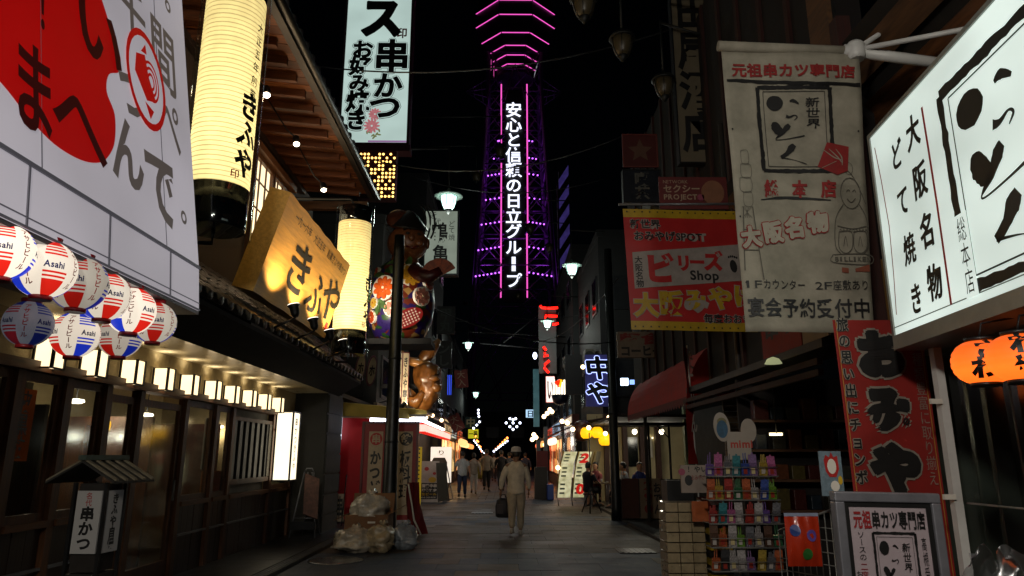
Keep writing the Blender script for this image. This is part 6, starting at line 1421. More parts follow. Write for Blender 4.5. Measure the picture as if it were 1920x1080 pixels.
letters(t, M('pale flag print', '#8d7468'), lambda q: pn_.col(q, '種類豊富に取り揃え', w_*.90, h*.80, h*.02, .07, d=.008), 'pale_lettering')
m = MB(); pn_.stroke(m, [(w_*.965, hb), (w_*.965, h*.4), (w_*.965, h)], [.006]*3, .008); pn_.stroke(m, [(w_*.03, hb), (w_*.03, h*.4), (w_*.03, h)], [.006]*3, .008); m.build('gold_line', M('gold line', '#b07a30'), t)
# white stall post and its tabs
q0 = PY(1745, 620, 4.3); t = thing('stall_post', 'white square post carrying the clear curtain at right', 'post', (q0.x, 4.3, 0))
box('shaft', (q0.x, 4.3, 0), (q0.x+.05, 4.35, q0.z+.02), WHITEP, t)
for z in (1.30, 1.86): box('flag_clip', (q0.x-.07, 4.28, z), (q0.x, 4.30, z+.03), WHITE, t)
m = MB(); c = V(q0.x-.0, 4.24, .78+.0)
m.tube([c + V(.07*math.cos(a), 0, .08*math.sin(a)) for a in [i*PI/8 for i in range(17)]], .018, 8); m.tube([c + V(0, 0, -.07), c + V(.01, .0, -.25)], .02, 6); m.build('black_cable_coil', BLACK, t)
# ceiling gutter over the curtain & clear curtain
box('stall_top_rail', (q0.x+.02, 1.5, q0.z+.02), (q0.x+.12, 4.34, q0.z+.10), WHITEP, t)
vc = thing('clear_curtain', 'clear vinyl curtain hanging in folds from the stall rail at the right edge', 'curtain', (q0.x+.05, 3, 0)); m = MB(); n = 90
for i in range(n):
    f = lambda i: V(q0.x+.07 + .035*math.sin(i*.9)+.02*math.sin(i*.37), 4.3 - 2.6*i/n, 0)
    a, b = f(i), f(i+1); m.face([a+V(0,0,.05), b+V(0,0,.05), b+V(0,0,q0.z-.02), a+V(0,0,q0.z-.02)])
o = m.build('vinyl', VINYL, vc)
for q_ in o.data.polygons: q_.use_smooth = True
for i in range(7): m = MB(); m.ball((q0.x+.06, 4.15-i*.38, q0.z-.015), .018, seg=8, rings=5); m.build('hook', STEEL, vc)
tube('bottom_hem', [(q0.x+.07, 4.3, 1.28), (q0.x+.07, 1.7, 1.28)], .006, WHITEP, vc)
# dim stall inside
si = thing('stall_interior', 'dim green grey stall wall seen through the clear curtain', 'stall', (3.9, 3, 0))
box('rear_wall', (4.0, 1.2, 0), (4.1, 6.2, 3.3), M('green grey stall wall', '#4a5046', .8, .3, 3), si); box('side_wall', (2.95, 5.6, 0), (4.0, 5.7, 2.4), M('green grey stall wall', '#4a5046'), si)
box('ceiling', (2.75, 1.2, 2.34), (4.0, 5.6, 2.40), M('pale stall ceiling', '#a8a89c', .7), si); box('wood_panel', (2.98, 4.95, .8), (3.0, 5.5, 2.3), M('red brown panel', '#5a2010', .6), si)
# two orange lanterns
OL = ribbed('orange lantern paper', '#ff6a1c', 1.5, .2, dark=.0, lo=-.05, falloff=.16, base='#c04010')
for i, (x, y, yy, rx) in enumerate(((1843, 679, 3.35, .135), (1916, 670, 3.1, .14))):
    c = PY(x, y, yy); t = thing('orange_lantern', ('left' if i == 0 else 'right') + ' of two glowing orange lanterns with black brushed characters at the right edge', 'lantern', c, 'orange lanterns at the right edge')
    prof = []; n = 8; hz = .10
    for k in range(n*4+1): u = k/(n*4); a = -1.25+2.5*u; prof.append((rx*(math.cos(a)**.7)*(1-.022*abs(math.sin(u*n*PI+PI/2))**6), hz*math.sin(a)/math.sin(1.25)))
    me = MB().lathe((0,0,0), prof, 32, cap=False).build('paper', OL); me.parent = t
    for z0, z1 in ((-hz-.018, -hz), (hz, hz+.018)): MB().lathe(c, [(rx*.48, z0), (rx*.5, z1)], 24).build('rim', BLACK, t)
    q = MB()
    for ch, az, z in ((('さ', -1.95, .05), ('わ', -2.1, -.035), ('や', -1.15, -.03), ('の', -1.2, .06)) if i == 0 else (('わ', -2.05, .055), ('め', -2.05, -.045))):
        vs, fs, w1 = glyph_data(ch, .05); n_ = len(q.v)
        for vx, vy in vs:
            zz = z + (vy-.38)*.105; la = max(-1.2, min(1.2, math.asin(max(-.94, min(.94, zz/hz*.949))))); rr = rx*math.cos(la)**.7*1.02; aa = az + (vx-.5)*.12/rr; q.v.append(c + V(rr*math.cos(aa), rr*math.sin(aa), zz))
        for g_ in fs: q.f.append(tuple(n_+k for k in g_)); q.m.append(0); q.s.append(False)
    q.build('lettering', INK, t); tube('hanger_wire', [c + V(0,0,hz+.02), c + V(.02, 0, hz+.09), (2.62, c.y, c.z+hz+.14)], .005, STEEL, t, 5)
# ---- framed board in front
p, w_, h = facing(1596, 940, 1762, 1240, 3.45)
t = thing('framed_menu_board', 'grey metal framed signboard with black inner border and brushed logo at bottom right', 'signboard', p.at(w_/2, 0))
sk = V(.0, 0, 1); p = Panel(p.O, (1, 0, -.02), sk)
m = MB(); p.box(m, 0, w_, 0, h, -.02, 0); m.build('panel', M('mauve white board', '#a3959a', .4, .08), t)
m = MB(); e = .045
for z in ((-e, w_+e, h, h+e), (-e, 0, -e, h), (w_, w_+e, -e, h), (0, w_, -e, 0)): p.box(m, *z, -.04, .02)
o = m.build('frame', M('brushed grey frame', '#7f7f86', .35, metal=.4), t); bevel(o, .006)
m = MB(); e = .022
for z in ((0, w_, h-e, h), (0, e, e, h-e), (w_-e, w_, e, h-e), (e, w_-e, 0, e)): p.box(m, *z, 0, .006)
m.build('black_border', INK, t)
letters(t, M('sign red ink', '#8c1216'), lambda q: p.row(q, '元祖', w_*.09, w_*.30, h*.885, .085, d=.006, bold=.03), 'red_heading'); letters(t, INK, lambda q: p.row(q, '串カツ専門店', w_*.30, w_*.92, h*.885, .085, d=.006, bold=.03), 'black_heading')
letters(t, INK, lambda q: ittoku(p, q, w_*.30, h*.30, w_*.48, h*.5, .006), 'brushed_logo')
letters(t, INK, lambda q: (p.col(q, 'ソースの', w_*.16, h*.81, h*.62, .035, d=.006), p.col(q, '高槻受付', w_*.87, h*.78, h*.40, .025, d=.006), p.col(q, 'お断り', w_*.1, h*.56, h*.4, .035, d=.006)), 'small_lettering')
letters(t, M('sign red ink', '#8c1216'), lambda q: (p.col(q, '二度漬け', w_*.16, h*.61, h*.40, .035, d=.006), p.disc(q, w_*.72, h*.42, .045, .06, .006, .008, 12)), 'red_lettering')
for x_ in (.05, w_-.05): 
    m = MB(); m.tube([p.at(x_, 0, -.03), p.at(x_, 0, -.03)*1 + V(0,.03, -p.O.z+.0)], .015); m.build('leg', METAL, t)
# wire grid rack and things on it
gx0, gx1 = PY(1465, 1000, 5.0).x, PY(1575, 1000, 4.5).x
t = thing('wire_grid', 'white wire grid panel standing behind the orange bag and framed board', 'wire rack', (gx0, 4.9, 0)); WR = M('white wire', '#6a6a66', .4, metal=.3)
g0 = V(gx0, 5.05, 0); gu = V(gx1-gx0+.1, -.5, 0); ht = 1.05
for k in range(13): m = MB(); a = g0 + gu*(k/12); m.tube([a, a + V(0,0,ht + .22*k/12)], .004, 5); m.build('wire', WR, t)
for k in range(15): m = MB(); z = .05+ht*k/14; m.tube([g0+V(0,0,z), g0+gu+V(0,0,z)], .004, 5); m.build('wire', WR, t)
m = MB(); m.tube([g0+V(0,0,ht), g0+gu+V(0,0,ht+.22)], .008, 6); m.build('top_wire', WR, t)
p, w_, h = facing(1474, 968, 1538, 1062, 4.6); p.O.z -= .0
t = thing('orange_bag', 'glossy red orange snack bag with blue and green spots hanging on the wire grid', 'bag', p.at(w_/2, 0)); m = MB(); n = 12
fb = lambda a, b, d=0: p.at(a, b, .03*math.sin(PI*a/w_)*math.sin(PI*min(1,max(0,b/h))) + .004*math.sin(a*90) + d); pbg = Warp(p, fb)
m.grid(lambda a, b: fb(w_*a, h*b), n, n)
o = m.build('foil', M('red orange foil', '#a82c10', .25, .2, 6, .3, coat=.4), t)
for q_ in o.data.polygons: q_.use_smooth = True
for a, b, c_ in ((.25, .72, '#1c3a7c'), (.72, .62, '#5a4a9c'), (.55, .25, '#2c6a2c')): m = MB(); pbg.disc(m, w_*a, h*b, .032, .035, .004, .006, 16); m.build('round_print', M('print '+c_, c_, .4), t)
m = MB(); p.box(m, 0, w_, h, h+.02, -.003, .003); m.build('clear_header', M('bluish clear header', '#8a92a8', .15), t)
# stick fan with red and white blob print
p, w_, h = facing(1538, 846, 1580, 930, 4.4)
t = thing('paper_fan_card', 'pale blue card on a thin stick with a red and white flame shaped print', 'card', p.at(w_/2, 0)); m = MB(); p.box(m, 0, w_, 0, h, -.005, 0); m.build('card', M('pale blue card', '#6f8490', .5, .4, 30), t)
m = MB(); p.poly(m, [(w_*.25, h*.55), (w_*.2, h*.8), (w_*.3, h*.92), (w_*.45, h*.86), (w_*.55, h*.98), (w_*.65, h*.86), (w_*.82, h*.9), (w_*.85, h*.6), (w_*.7, h*.42), (w_*.4, h*.42)], .001, .003); m.build('red_print', RED, t)
m = MB(); p.disc(m, w_*.53, h*.66, w_*.2, h*.17, .003, .005, 16); p.disc(m, w_*.6, h*.22, w_*.2, h*.12, .003, .005, 12); m.build('white_print', WHITE, t); m = MB(); p.disc(m, w_*.85, h*.35, w_*.1, h*.1, .003, .005, 10); m.build('yellow_print', YELLOWP, t)
for k in (.55, .68): m = MB(); m.tube([p.at(w_*k, .02, -.01), p.at(w_*k+.03, -.6, -.01)], .004, 5); m.build('stick', WHITEP, t)
# ---- souvenir rack
rx, ry = PY(1385, 900, 6.0).x, 6.0
t = thing('souvenir_rack', 'tiered wire rack full of small packaged souvenirs at lower right', 'rack', (rx, ry, 0))
tube('centre_pole', [(rx, ry+.1, 0), (rx, ry+.1, 1.62)], .02, METAL, t)
zs = [PY(1385, y, 5.85).z for y in (905, 965, 1010, 1055, 1100)]; zs = [PY(1385, y, 5.85).z for y in (893, 938, 983, 1028, 1073)]
for z in zs + [zs[-1]-.21, zs[-1]-.42]:
    m = MB()
    for dz, dy in ((0, .12), (.07, .14)): m.tube([(rx-.29, ry-dy+.02, z+dz), (rx+.29, ry-dy+.02, z+dz)], .004, 5)
    m.tube([(rx-.29, ry+.1, z), (rx-.29, ry-.12, z), ], .004, 5); m.tube([(rx+.29, ry+.1, z), (rx+.29, ry-.12, z)], .004, 5); m.build('tier', WR, t); box('tier_shelf', (rx-.285, ry-.115, z-.006), (rx+.285, ry+.1, z-.002), WR, t)
hd = thing('rack_header', 'white header card with a blue round picture and red word mimi above the souvenir rack', 'header card', (rx, ry, zs[0]+.2)); p, w_, h = facing(1342, 778, 1418, 862, 6.05)
HC = M('cream header card', '#8d8478', .55, .1)
m = MB(); p.disc(m, w_*.17, h*.73, w_*.20, h*.33, -.012, .0, 24, .1); m.build('round_card', HC, hd); m = MB(); p.box(m, w_*.27, w_*.85, 0, h*.62, -.004, .004); m.build('card', HC, hd); m = MB(); p.disc(m, w_*.83, h*.65, w_*.19, h*.27, -.016, -.005, 24); m.build('round_card', HC, hd)
m = MB(); p.disc(m, w_*.17, h*.68, w_*.14, h*.2, .001, .004, 20); m.build('blue_picture', M('teal blue picture', '#26506a', .4, .4, 30), hd); m = MB(); p.disc(m, w_*.17, h*.84, w_*.12, h*.10, .001, .003, 16); m.build('olive_picture', M('olive picture', '#6a6440'), hd)
letters(hd, M('orange red ink', '#a03020'), lambda q: p.word(q, 'mimi', w_*.34, h*.36, .09, d=.006, bold=.03)); tube('stem', [(rx, ry+.09, zs[0]+.15), (rx, ry+.09, p.O.z+.02)], .006, METAL, hd)
pal = [('violet', '#6a4a9c'), ('pink', '#b85a90'), ('grey', '#6a6a70'), ('teal', '#1c7c84'), ('blue', '#2a4aa0'), ('mauve', '#8a6a9c'), ('yellow', '#b89a30'), ('red', '#a82418'), ('green', '#1c6a3c'), ('orange', '#b8541c'), ('white', '#b0aaa8'), ('lime', '#6a9a20'), ('brown', '#5c3a24'), ('black', '#1c1c20')]
rowc = [[0, 1, 2, 3, 4, 5, 6, 1], [9, 6, 7, 8, 9, 10, 4, 11], [7, 3, 1, 10, 7, 10, 0, 2], [12, 9, 10, 11, 2, 10, 12, 8], [9, 13, 10, 10, 5, 6, 2, 9]]
ordr = ['top', 'second', 'third', 'fourth', 'fifth']; ordc = ['leftmost', 'second', 'third', 'fourth', 'fifth', 'sixth', 'seventh', 'rightmost']
for r_, z in enumerate(zs):
    for c_ in range(8):
        nm, hx = pal[rowc[r_][c_]]; x = rx - .255 + c_*.073; yk = ry - .06 + random.uniform(-.02, .02); hh = random.uniform(.15, .19); ti = random.uniform(-.1, .1)
        t = thing('souvenir_packet', '%s packet of sticks, %s from left, %s tier of the souvenir rack' % (nm, ordc[c_], ordr[r_]) if c_ not in (0, 7) else '%s packet of sticks, %s in the %s tier of the souvenir rack' % (nm, ordc[c_], ordr[r_]), 'packet', (x, yk, z), 'small packets on the souvenir rack')
        pq = Panel((x-.028, yk, z), (1, 0, 0), (ti, -.12, 1)); m = MB(); pq.box(m, -.003, .062, 0, hh*.6, -.012, .006); m.build('sleeve', M('packet print '+nm, tuple(v*.62+.015 for v in hexc(hx)), .3, .7, 60, coat=.3), t)
        m = MB(); kind_ = (0, 1, 3, 1)[(c_*5 + r_*3) % 4]
        if kind_ == 0:
            for k in range(2): a = .014+.018*k; pq.box(m, a, a+.006, hh*.55, hh*1.15+random.uniform(-.02,.02), -.006, .0)
        elif kind_ == 1: pq.box(m, -.003, .062, hh*.6, hh*.97, -.004, .001); pq.box(m, .022, .036, hh*.97, hh*1.05, -.002, .0)
        elif kind_ == 2: pq.poly(m, [(.006, hh*.55), (.05, hh*.55), (.044, hh*.8), (.034, hh*1.05), (.022, hh*1.05), (.012, hh*.8)], -.008, .003)
        else:
            for k in range(4): a = .006+.012*k; pq.box(m, a, a+.007, hh*.55, hh*.9+random.uniform(-.03,.03), -.006+.002*(k % 2), .001+.002*(k % 2))
        m.build('sticks', M('stick tops '+nm, tuple(min(.4, v*.8+.03) for v in hexc(hx)), .35, .6, 50), t)
        m = MB(); pq.box(m, .012, .042, hh*.1, hh*.35, .0065, .008); m.build('print', M('packet label %d' % (c_ % 3), ('#a8a09a', '#8a2c20', '#c0b080')[c_ % 3], .4), t)
# stacked wrapped boxes and striped pile, small posters left of the rack
bx0 = PY(1246, 1010, 6.6).x; ST = M('cream wrapped box', '#8d7d60', .3, .3, 20, coat=.4)
for col_ in range(3):
    for k in range(13):
        z = .05+k*.085; o = MB().box((bx0+col_*.115, 6.5, z), (bx0+col_*.115+.108, 6.8, z+.075)).build('wrapped_box', ST)
        tag(o, 'cream wrapped box, layer %d from the floor in the %s stack left of the souvenir rack' % (k+1, ('left', 'middle', 'right')[col_]), 'box', 'wrapped boxes in stacks'); o['label'] = '%s layer cream wrapped box in the %s stack left of the rack' % (['bottom', 'second', 'third', 'fourth', 'fifth', 'sixth', 'seventh', 'eighth', 'ninth', 'tenth', 'eleventh', 'twelfth', 'topmost'][k], ('left', 'middle', 'right')[col_])
bx1 = bx0 + .36
for k in range(16):
    z = .05+k*.064; o = MB().box((bx1, 6.42, z), (bx1+.19, 6.7, z+.054)).build('snack_box', M('yellow snack box' if k % 2 else 'black snack box', '#a08418' if k % 2 else '#14120f', .35, coat=.3))
    tag(o, '%s box, %s from the floor in the striped pile beside the souvenir rack' % ('yellow' if k % 2 else 'black', ORD[k]), 'box', 'yellow and black boxes piled by the rack')
m = MB(); m.obox((bx1-.03, 6.38, 1.085), (.25, 0, 0), (0, .3, .05), (0, 0, .05)); tag(m.build('shiny_packet', M('shiny maroon film', '#5a1c14', .12, coat=1)), 'shiny maroon wrapped packet lying on the striped pile', 'packet')
p, w_, h = facing(1277, 872, 1324, 924, 6.3)
def dr(t, p, w_, h):
    m = MB(); p.disc(m, w_*.3, h*.45, .035, .045, .001, .004, 12); m.build('black_print', INK, t); m = MB(); p.disc(m, w_*.04, h*.75, .03, .03, .001, .004, 12); m.build('pink_print', M('dull pink', '#8a3a50'), t); letters(t, INK, lambda q: p.word(q, '！やいで', w_*.25, h*.85, .06, d=.005, bold=.02)); letters(t, M('dull red kanji', '#7c1c18'), lambda q: p.row(q, 'おみやげ', w_*.4, w_*.95, h*.55, .05, d=.005), 'red_lettering')
board('souvenir_poster', 'small cream poster with black blots and red words left of the rack', 'poster', p, w_, h, M('cream poster card', '#86786c', .6), dr)
p, w_, h = facing(1298, 940, 1328, 978, 6.35); board('orange_card', 'orange picture card below the small cream poster', 'card', p, w_, h, M('orange card', '#9c4a14', .5, .3, 20), None)
t = thing('black_stand', 'black shelf stand left of the striped pile', 'stand', (2.3, 7.6, 0)); q0 = PY(1250, 900, 8.2).x
box('frame', (q0, 8.2, 0), (q0+.3, 8.5, 1.28), BLACK, t)
for z in (.3, .6, .9): box('shelf', (q0+.01, 8.18, z), (q0+.5, 8.6, z+.03), STEEL, t)
# dim goods on the wall shelves behind the rack
sh = thing('goods_shelf', 'dim wall shelf of orange and brown souvenirs in the dark behind the rack', 'shelf', (3.6, 8.5, 0))
for k, z in enumerate((.9, 1.25, 1.6, 1.95)): box('board', (3.0, 8.6, z), (4.5, 8.9, z+.03), WOODX, sh)
box('back_panel', (2.95, 8.9, 0), (4.6, 8.95, 2.5), M('dark stall interior', '#1c1512'), sh)
for k in range(4):
    for i in range(7):
        x = 3.05+i*.2; z = (.9, 1.25, 1.6, 1.95)[k]+.031; wd = random.uniform(.12, .18); hh = random.uniform(.14, .26); ci = (i*3+k*2) % 5
        o = MB().box((x, 8.62, z), (x+wd, 8.75, z+hh)).build('goods_box', M('goods %d' % ci, ('#5a3014', '#40120c', '#3a3932', '#4c421c', '#1c2630')[ci], .4, .4, 30)); bevel(o, .006)
        tag(o, '%s goods box, %s along the %s shelf in the dark right stall' % (('orange', 'dark red', 'grey', 'ochre', 'slate')[ci], ('first', 'second', 'third', 'fourth', 'fifth', 'sixth', 'last')[i], ('lowest', 'second', 'third', 'top')[k]), 'box', 'goods on the wall shelves')
# small strip lamp
c = PY(1456, 814, 8.3); t = thing('stall_strip_lamp', 'short glowing warm strip lamp over the dark stall shelves', 'lamp', c); box('tube', (c.x-.07, 8.3, c.z-.015), (c.x+.07, 8.34, c.z+.015), E('stall strip glow', '#ffe8b0', 4), t); tube('wire', [c, c + V(0,0,.8)], .005, BLACK, t)

# ================================================================ LEFT ROW beyond the red shop
t0_ = thing('long_awning', 'long awning glowing from strip lights over red and white lanterns on the left', 'awning', (-2.4, 23, 2.5))
a_, b_ = PX(782, 790, -2.35), PX(852, 824, -2.35)
m = MB(); m.obox((-3.4, 20.4, 3.2), (1.1, 0, -.34), (0, 11, 0), (0, 0, .04)); m.build('canvas', M('olive grey canvas', '#3c3c30', .8, .3, 3), t0_); box('rail', (-2.36, 20.4, 2.80), (-2.3, 31.4, 2.85), BLACK, t0_)
for k in range(5):
    y = 20.8 + k*2.1; m = MB(); m.lathe((-2.6, y, 2.66), [(.05, 0), (.05, 1.7)], 10, axis=(0, 1, 0)); o = m.build('strip_light', E('warm fluorescent tube', '#fff2e4', 7, 0)); tag(o, '%s strip light under the long left awning' % ('nearest', 'second', 'third', 'fourth', 'farthest')[k], 'strip light', 'strip lights under the long awning')
RWL = [E('small red lantern', '#ff2c20', .9, .1), E('small pale lantern', '#ffd8c8', 1.1, .1)]
for k in range(16):
    y = 20.7 + k*.62; c = V(-2.36, y, 2.34); m = MB(); m.lathe(c, [(.06, -.15), (.12, -.1), (.135, 0), (.12, .1), (.06, .15)], 12, mats=lambda i, j: 0 if i in (0, 3) else 1); o = m.build('small_lantern', RWL)
    tag(o, '%s small red and white striped lantern counted from the near end of the left awning' % ORD[k], 'lantern', 'small striped lanterns under the left awning')
lsh = thing('long_shopfront', 'brightly lit shopfront under the long awning on the left', 'shop', (-3.4, 24, 0)); box('wall', (-3.6, 19.6, 0), (-3.5, 31.5, 3.0), M('shop cream wall', '#8c7c64', .8, .3, 2), lsh)
for k in range(6): box('door_panel', (-3.5, 20+k*1.9, .1), (-3.46, 21.5+k*1.9, 2.2), M('shop door %d' % (k % 2), ('#7c3a20', '#6a6458')[k % 2], .5), lsh)
tag(MB().loft([[V(-2.95 + .28*math.cos(a)*(1 - .3*abs(z-1.7)), 20.6 + .12*math.sin(a), z) for a in [i*PI/6 for i in range(12)]] for z in (1.2, 1.7, 2.3)]).build('grey_tarp', M('grey tarp', '#5a5a52', .6, .3, 4)), 'grey draped sheet beside the yellow edged sign', 'sheet')
wallsign(807, 838, 846, 905, 26.5, 'white lit menu sign with orange border by the long awning', E('white lit menu', '#ffeeda', 1.0), '', INK, 'lit sign', frame=E('orange lit frame', '#ff6a14', 1.0), th=.1)
p, w_, h = facing(808, 838, 846, 905, 26.49); letters(bpy.data.objects[[o.name for o in bpy.data.objects if o.get('label', '').startswith('white lit menu sign')][0]], GRAYL, lambda q: p.glyph(q, 'り', w_*.5, h*.84, .3, .2, d=.03, bold=.01))
p, w_, h = facing(808, 858, 838, 903, 25.9)
t = thing('rounded_board', 'worn grey rounded menu board leaning before the orange bordered sign', 'menu board', p.at(w_/2, 0)); m = MB(); p.poly(m, [(0, 0), (w_, 0), (w_, h*.8), (w_*.85, h), (w_*.15, h), (0, h*.8)], -.05, 0); m.build('panel', M('brown grey board', '#6a5c4c', .6, .4, 8), t); m = MB(); m.tube([p.at(0, 0, -.1), p.at(w_*.9, h*.5, -.2), p.at(w_*1.2, -.8, 0)], .02); m.build('prop_frame', METAL, t)
# A-frame menu
p, w_, h = facing(788, 868, 818, 940, 25.2); sl_ = V(.0, .22, 1); p = Panel(V(p.O.x, 25.2, .06), (1, 0, 0), sl_)
t = thing('menu_a_frame', 'white and black A frame menu board standing on the paving at left', 'menu board', p.at(w_/2, 0)); h = 1.35; w_ = .62
m = MB(); p.poly(m, [(0, 0), (w_, 0), (w_, h), (0, h)], -.03, 0); p.box(m, 0, w_, -.06, 0, -.06, .02); m.build('panel', M('white menu panel', '#c0b8b0', .5, .2, 9), t)
m = MB(); p.box(m, .03, w_-.03, .05, h*.44, .001, .004); m.build('black_half', INK, t); 
letters(t, WHITE, lambda q: (p.row(q, '営業中串', .05, w_-.05, h*.37, .12, d=.007, bold=.05), p.row(q, '揚物定食', .05, w_-.05, h*.26, .1, d=.007, bold=.05), p.row(q, '0630401', .05, w_-.05, h*.08, .07, d=.007)), 'white_lettering'); letters(t, YELLOWP, lambda q: (p.row(q, '生ビール', .05, w_-.05, h*.16, .1, d=.007, bold=.03), p.disc(q, w_*.65, h*.52, .14, .1, .002, .004, 10)), 'yellow_print'); letters(t, RED, lambda q: (p.disc(q, w_*.3, h*.8, .08, .07, .002, .004, 12), p.disc(q, w_*.75, h*.68, .06, .05, .002, .004, 12)), 'red_print')
m = MB(); m.obox(V(p.O.x+w_, 25.2, .02), (.3, .5, 0), (-.1, .05, 1.3), (.02, 0, 0)); m.build('side_flank', M('grey side flank', '#55524c', .5), t)
m = MB(); m.tube([V(p.O.x+w_+.25, 25.7, 1.2), V(p.O.x+w_+.5, 25.5, .1), V(p.O.x+w_+.2, 25.1, .03)], .02); m.build('metal_hoop', METAL, t)

# ================================================================ PEOPLE
CT = bpy.data.textures.new('creases', 'CLOUDS'); CT.noise_scale = .11
def crease(o, st=.03):
    b = o.modifiers.new('sub', 'SUBSURF'); b.levels = 1; b.render_levels = 2; d = o.modifiers.new('crease', 'DISPLACE'); d.texture = CT; d.strength = st; d.mid_level = .5; d.texture_coords = 'GLOBAL'; return o
def person(label, loc, face=0.0, scale=1.0, top='#888', bottom='#333', hair='#14110e', skin='#a07458', stride=.0, arms=((.12, .25), (-.1, .25)), seated=False, female=False, hat=None, shoes='#2a2622', sleeve='long', group=None, belt=None):
    """face: 0 = walking away down the street (+y). joints in metres for a 1.70 m body"""
    t = thing('person', label, 'person', loc, group); t.rotation_euler = (0, 0, face); t.scale = (scale,)*3
    off = Vector(loc); L = lambda x, y, z: V(x, y, z) + off
    hip = .50 if seated else .90; sh_ = hip + .50
    SK = M('skin '+skin, skin, .55, .12, 20, .02); TP = M('top '+top, top, .85, .25, 9, .3); BT = M('bottom '+bottom, bottom, .85, .25, 9, .3)
    swd = .17 if female else .19
    # one continuous body: skin modifier over a skeleton
    vs = [(0, 0, hip), (0, .0, hip+.2), (0, 0, sh_-.04), (0, .005, sh_+.07), (0, .01, sh_+.13), (0, .03, sh_+.22)]; rs = [.12, .11, .10, .05, .07, .085]; ed = [(0,1),(1,2),(2,3),(3,4),(4,5)]
    feet = []; wr = []
    for k, s_ in enumerate((-1, 1)):
        if seated: kn = (s_*.10, .42, hip); an = (s_*.10, .40, .09); to = (s_*.10, .55, .04)
        else:
            st = stride*s_; kn = (s_*.09, st*.5+.03*abs(stride)*2, .48); an = (s_*.09, st - (.0), .09 + (.06 if st < 0 else 0)); to = (s_*.10, an[1]+.15, .035 + (.0 if st >= 0 else .0))
        n = len(vs); vs += [(s_*.09, 0, hip-.03), kn, an, to]; rs += [.085, .055, .04, .035]; ed += [(0, n), (n, n+1), (n+1, n+2), (n+2, n+3)]; feet.append((kn, an, to))
        fw_, ox = arms[k]; el = (s_*(swd+.05+ox*.2), fw_*.5, sh_-.30); w_ = (s_*(swd+.04+ox*.3), fw_+.05, sh_-.54) if not seated else (s_*.10, .34, hip+.22)
        if seated: el = (s_*(swd+.05), .12, sh_-.27)
        n = len(vs); vs += [(s_*swd, 0, sh_-.02), el, w_]; rs += [.055, .042, .03]; ed += [(2, n), (n, n+1), (n+1, n+2)]; wr.append((el, w_))
    me = bpy.data.meshes.new('body'); me.from_pydata(vs, ed, []); o = bpy.data.objects.new('body', me); COL.objects.link(o); o.parent = t; me.materials.append(SK)
    sk_ = o.modifiers.new('skin', 'SKIN'); sk_.use_smooth_shade = True
    for i, r_ in enumerate(rs): me.skin_vertices[0].data[i].radius = (r_, r_)
    me.skin_vertices[0].data[0].use_root = True; sb = o.modifiers.new('sub', 'SUBSURF'); sb.levels = 1; sb.render_levels = 2
    hd_ = L(0, .04, sh_+.215)
    m = MB(); m.loft([[hd_ + V(rx_*math.cos(a), dy+ry_*math.sin(a), z) for a in [i*PI/8 for i in range(16)]] for z, rx_, ry_, dy in ((-.13, .03, .04, .05), (-.10, .052, .06, .04), (-.05, .07, .085, .01), (0, .078, .097, 0), (.05, .076, .095, -.005), (.09, .055, .07, -.01), (.115, .02, .03, -.01))]); m.build('head', SK, t)
    m = MB(); m.loft([[hd_ + V(0, .105, -.0) + V(w1*a, b_, z) for a, b_ in ((-1, -.02), (0, d1), (1, -.02))] for z, w1, d1 in ((-.035, .016, .02), (.0, .01, .008), (.025, .007, -.005))]); m.build('nose', SK, t)
    for s_ in (-1, 1): m = MB(); m.ball(hd_ + V(s_*.08, -.01, -.01), .012, .025, .032, 8, 6); m.build('ear', SK, t); m = MB(); m.ball(hd_ + V(s_*.032, .088, .01), .012, .008, .007, 8, 5); m.build('eye', INK, t)
    m = MB(); m.ball(hd_ + V(0, .09, -.062), .024, .008, .006, 8, 5); m.build('mouth', M('lip red', '#7a3a30'), t)
    m = MB(); HR = M('hair '+hair, hair, .5, .3, 40, .4)
    for z0, k_ in ((0, 1),): m.loft([[hd_ + V(rx_*math.cos(a), dy+ry_*math.sin(a), z) for a in [i*PI/8 for i in range(16)]] for z, rx_, ry_, dy in (((-.10 if female else -.06), .07, .05, -.06), (-.03, .086, .075, -.038), (.02, .09, .088, -.028), (.06, .087, .098, -.012), (.10, .064, .08, -.012), (.13, .025, .03, -.01))]); 
    m.build('hair', HR, t)
    if hat: m = MB(); m.lathe(hd_ + V(0, -.01, .05), [(.115, -.01), (.105, .0), (.1, .05), (.085, .085), (.03, .1)], 18, sy=1.05); m.build('hat', M('hat '+hat, hat, .8), t)
    # hands
    for k, (el, w_) in enumerate(wr):
        a = L(*w_); d = (Vector(w_)-Vector(el)).normalized(); m = MB(); sd = V(0, 1, 0) if abs(d.y) < .8 else V(1, 0, 0); m.tube([a - d*.02, a + d*.045, a + d*.085], .03, 8, rs=[.024, .034, .032], sx=.6)
        for f in range(4): b0 = a + d*.08 + sd*(.022*(f-1.5)*.9); m.tube([b0, b0 + d*(.035 + .008*(f in (1, 2))), b0 + d*.06 + V(-.012*(1 if k else -1), 0, 0)], .009, 6, rs=[.0095, .009, .006])
        b0 = a + d*.03 + sd*.03; m.tube([b0, b0 + d*.03 + sd*.02, b0 + d*.055 + sd*.022], .01, 6, rs=[.012, .011, .007]); m.build('hand', SK, t)
    # clothes
    E_ = lambda c, rx_, ry_: [L(*c) + V(rx_*math.cos(a), ry_*math.sin(a), 0) for a in [i*PI/9 for i in range(18)]]
    jb = hip-.06 if seated else hip-.12
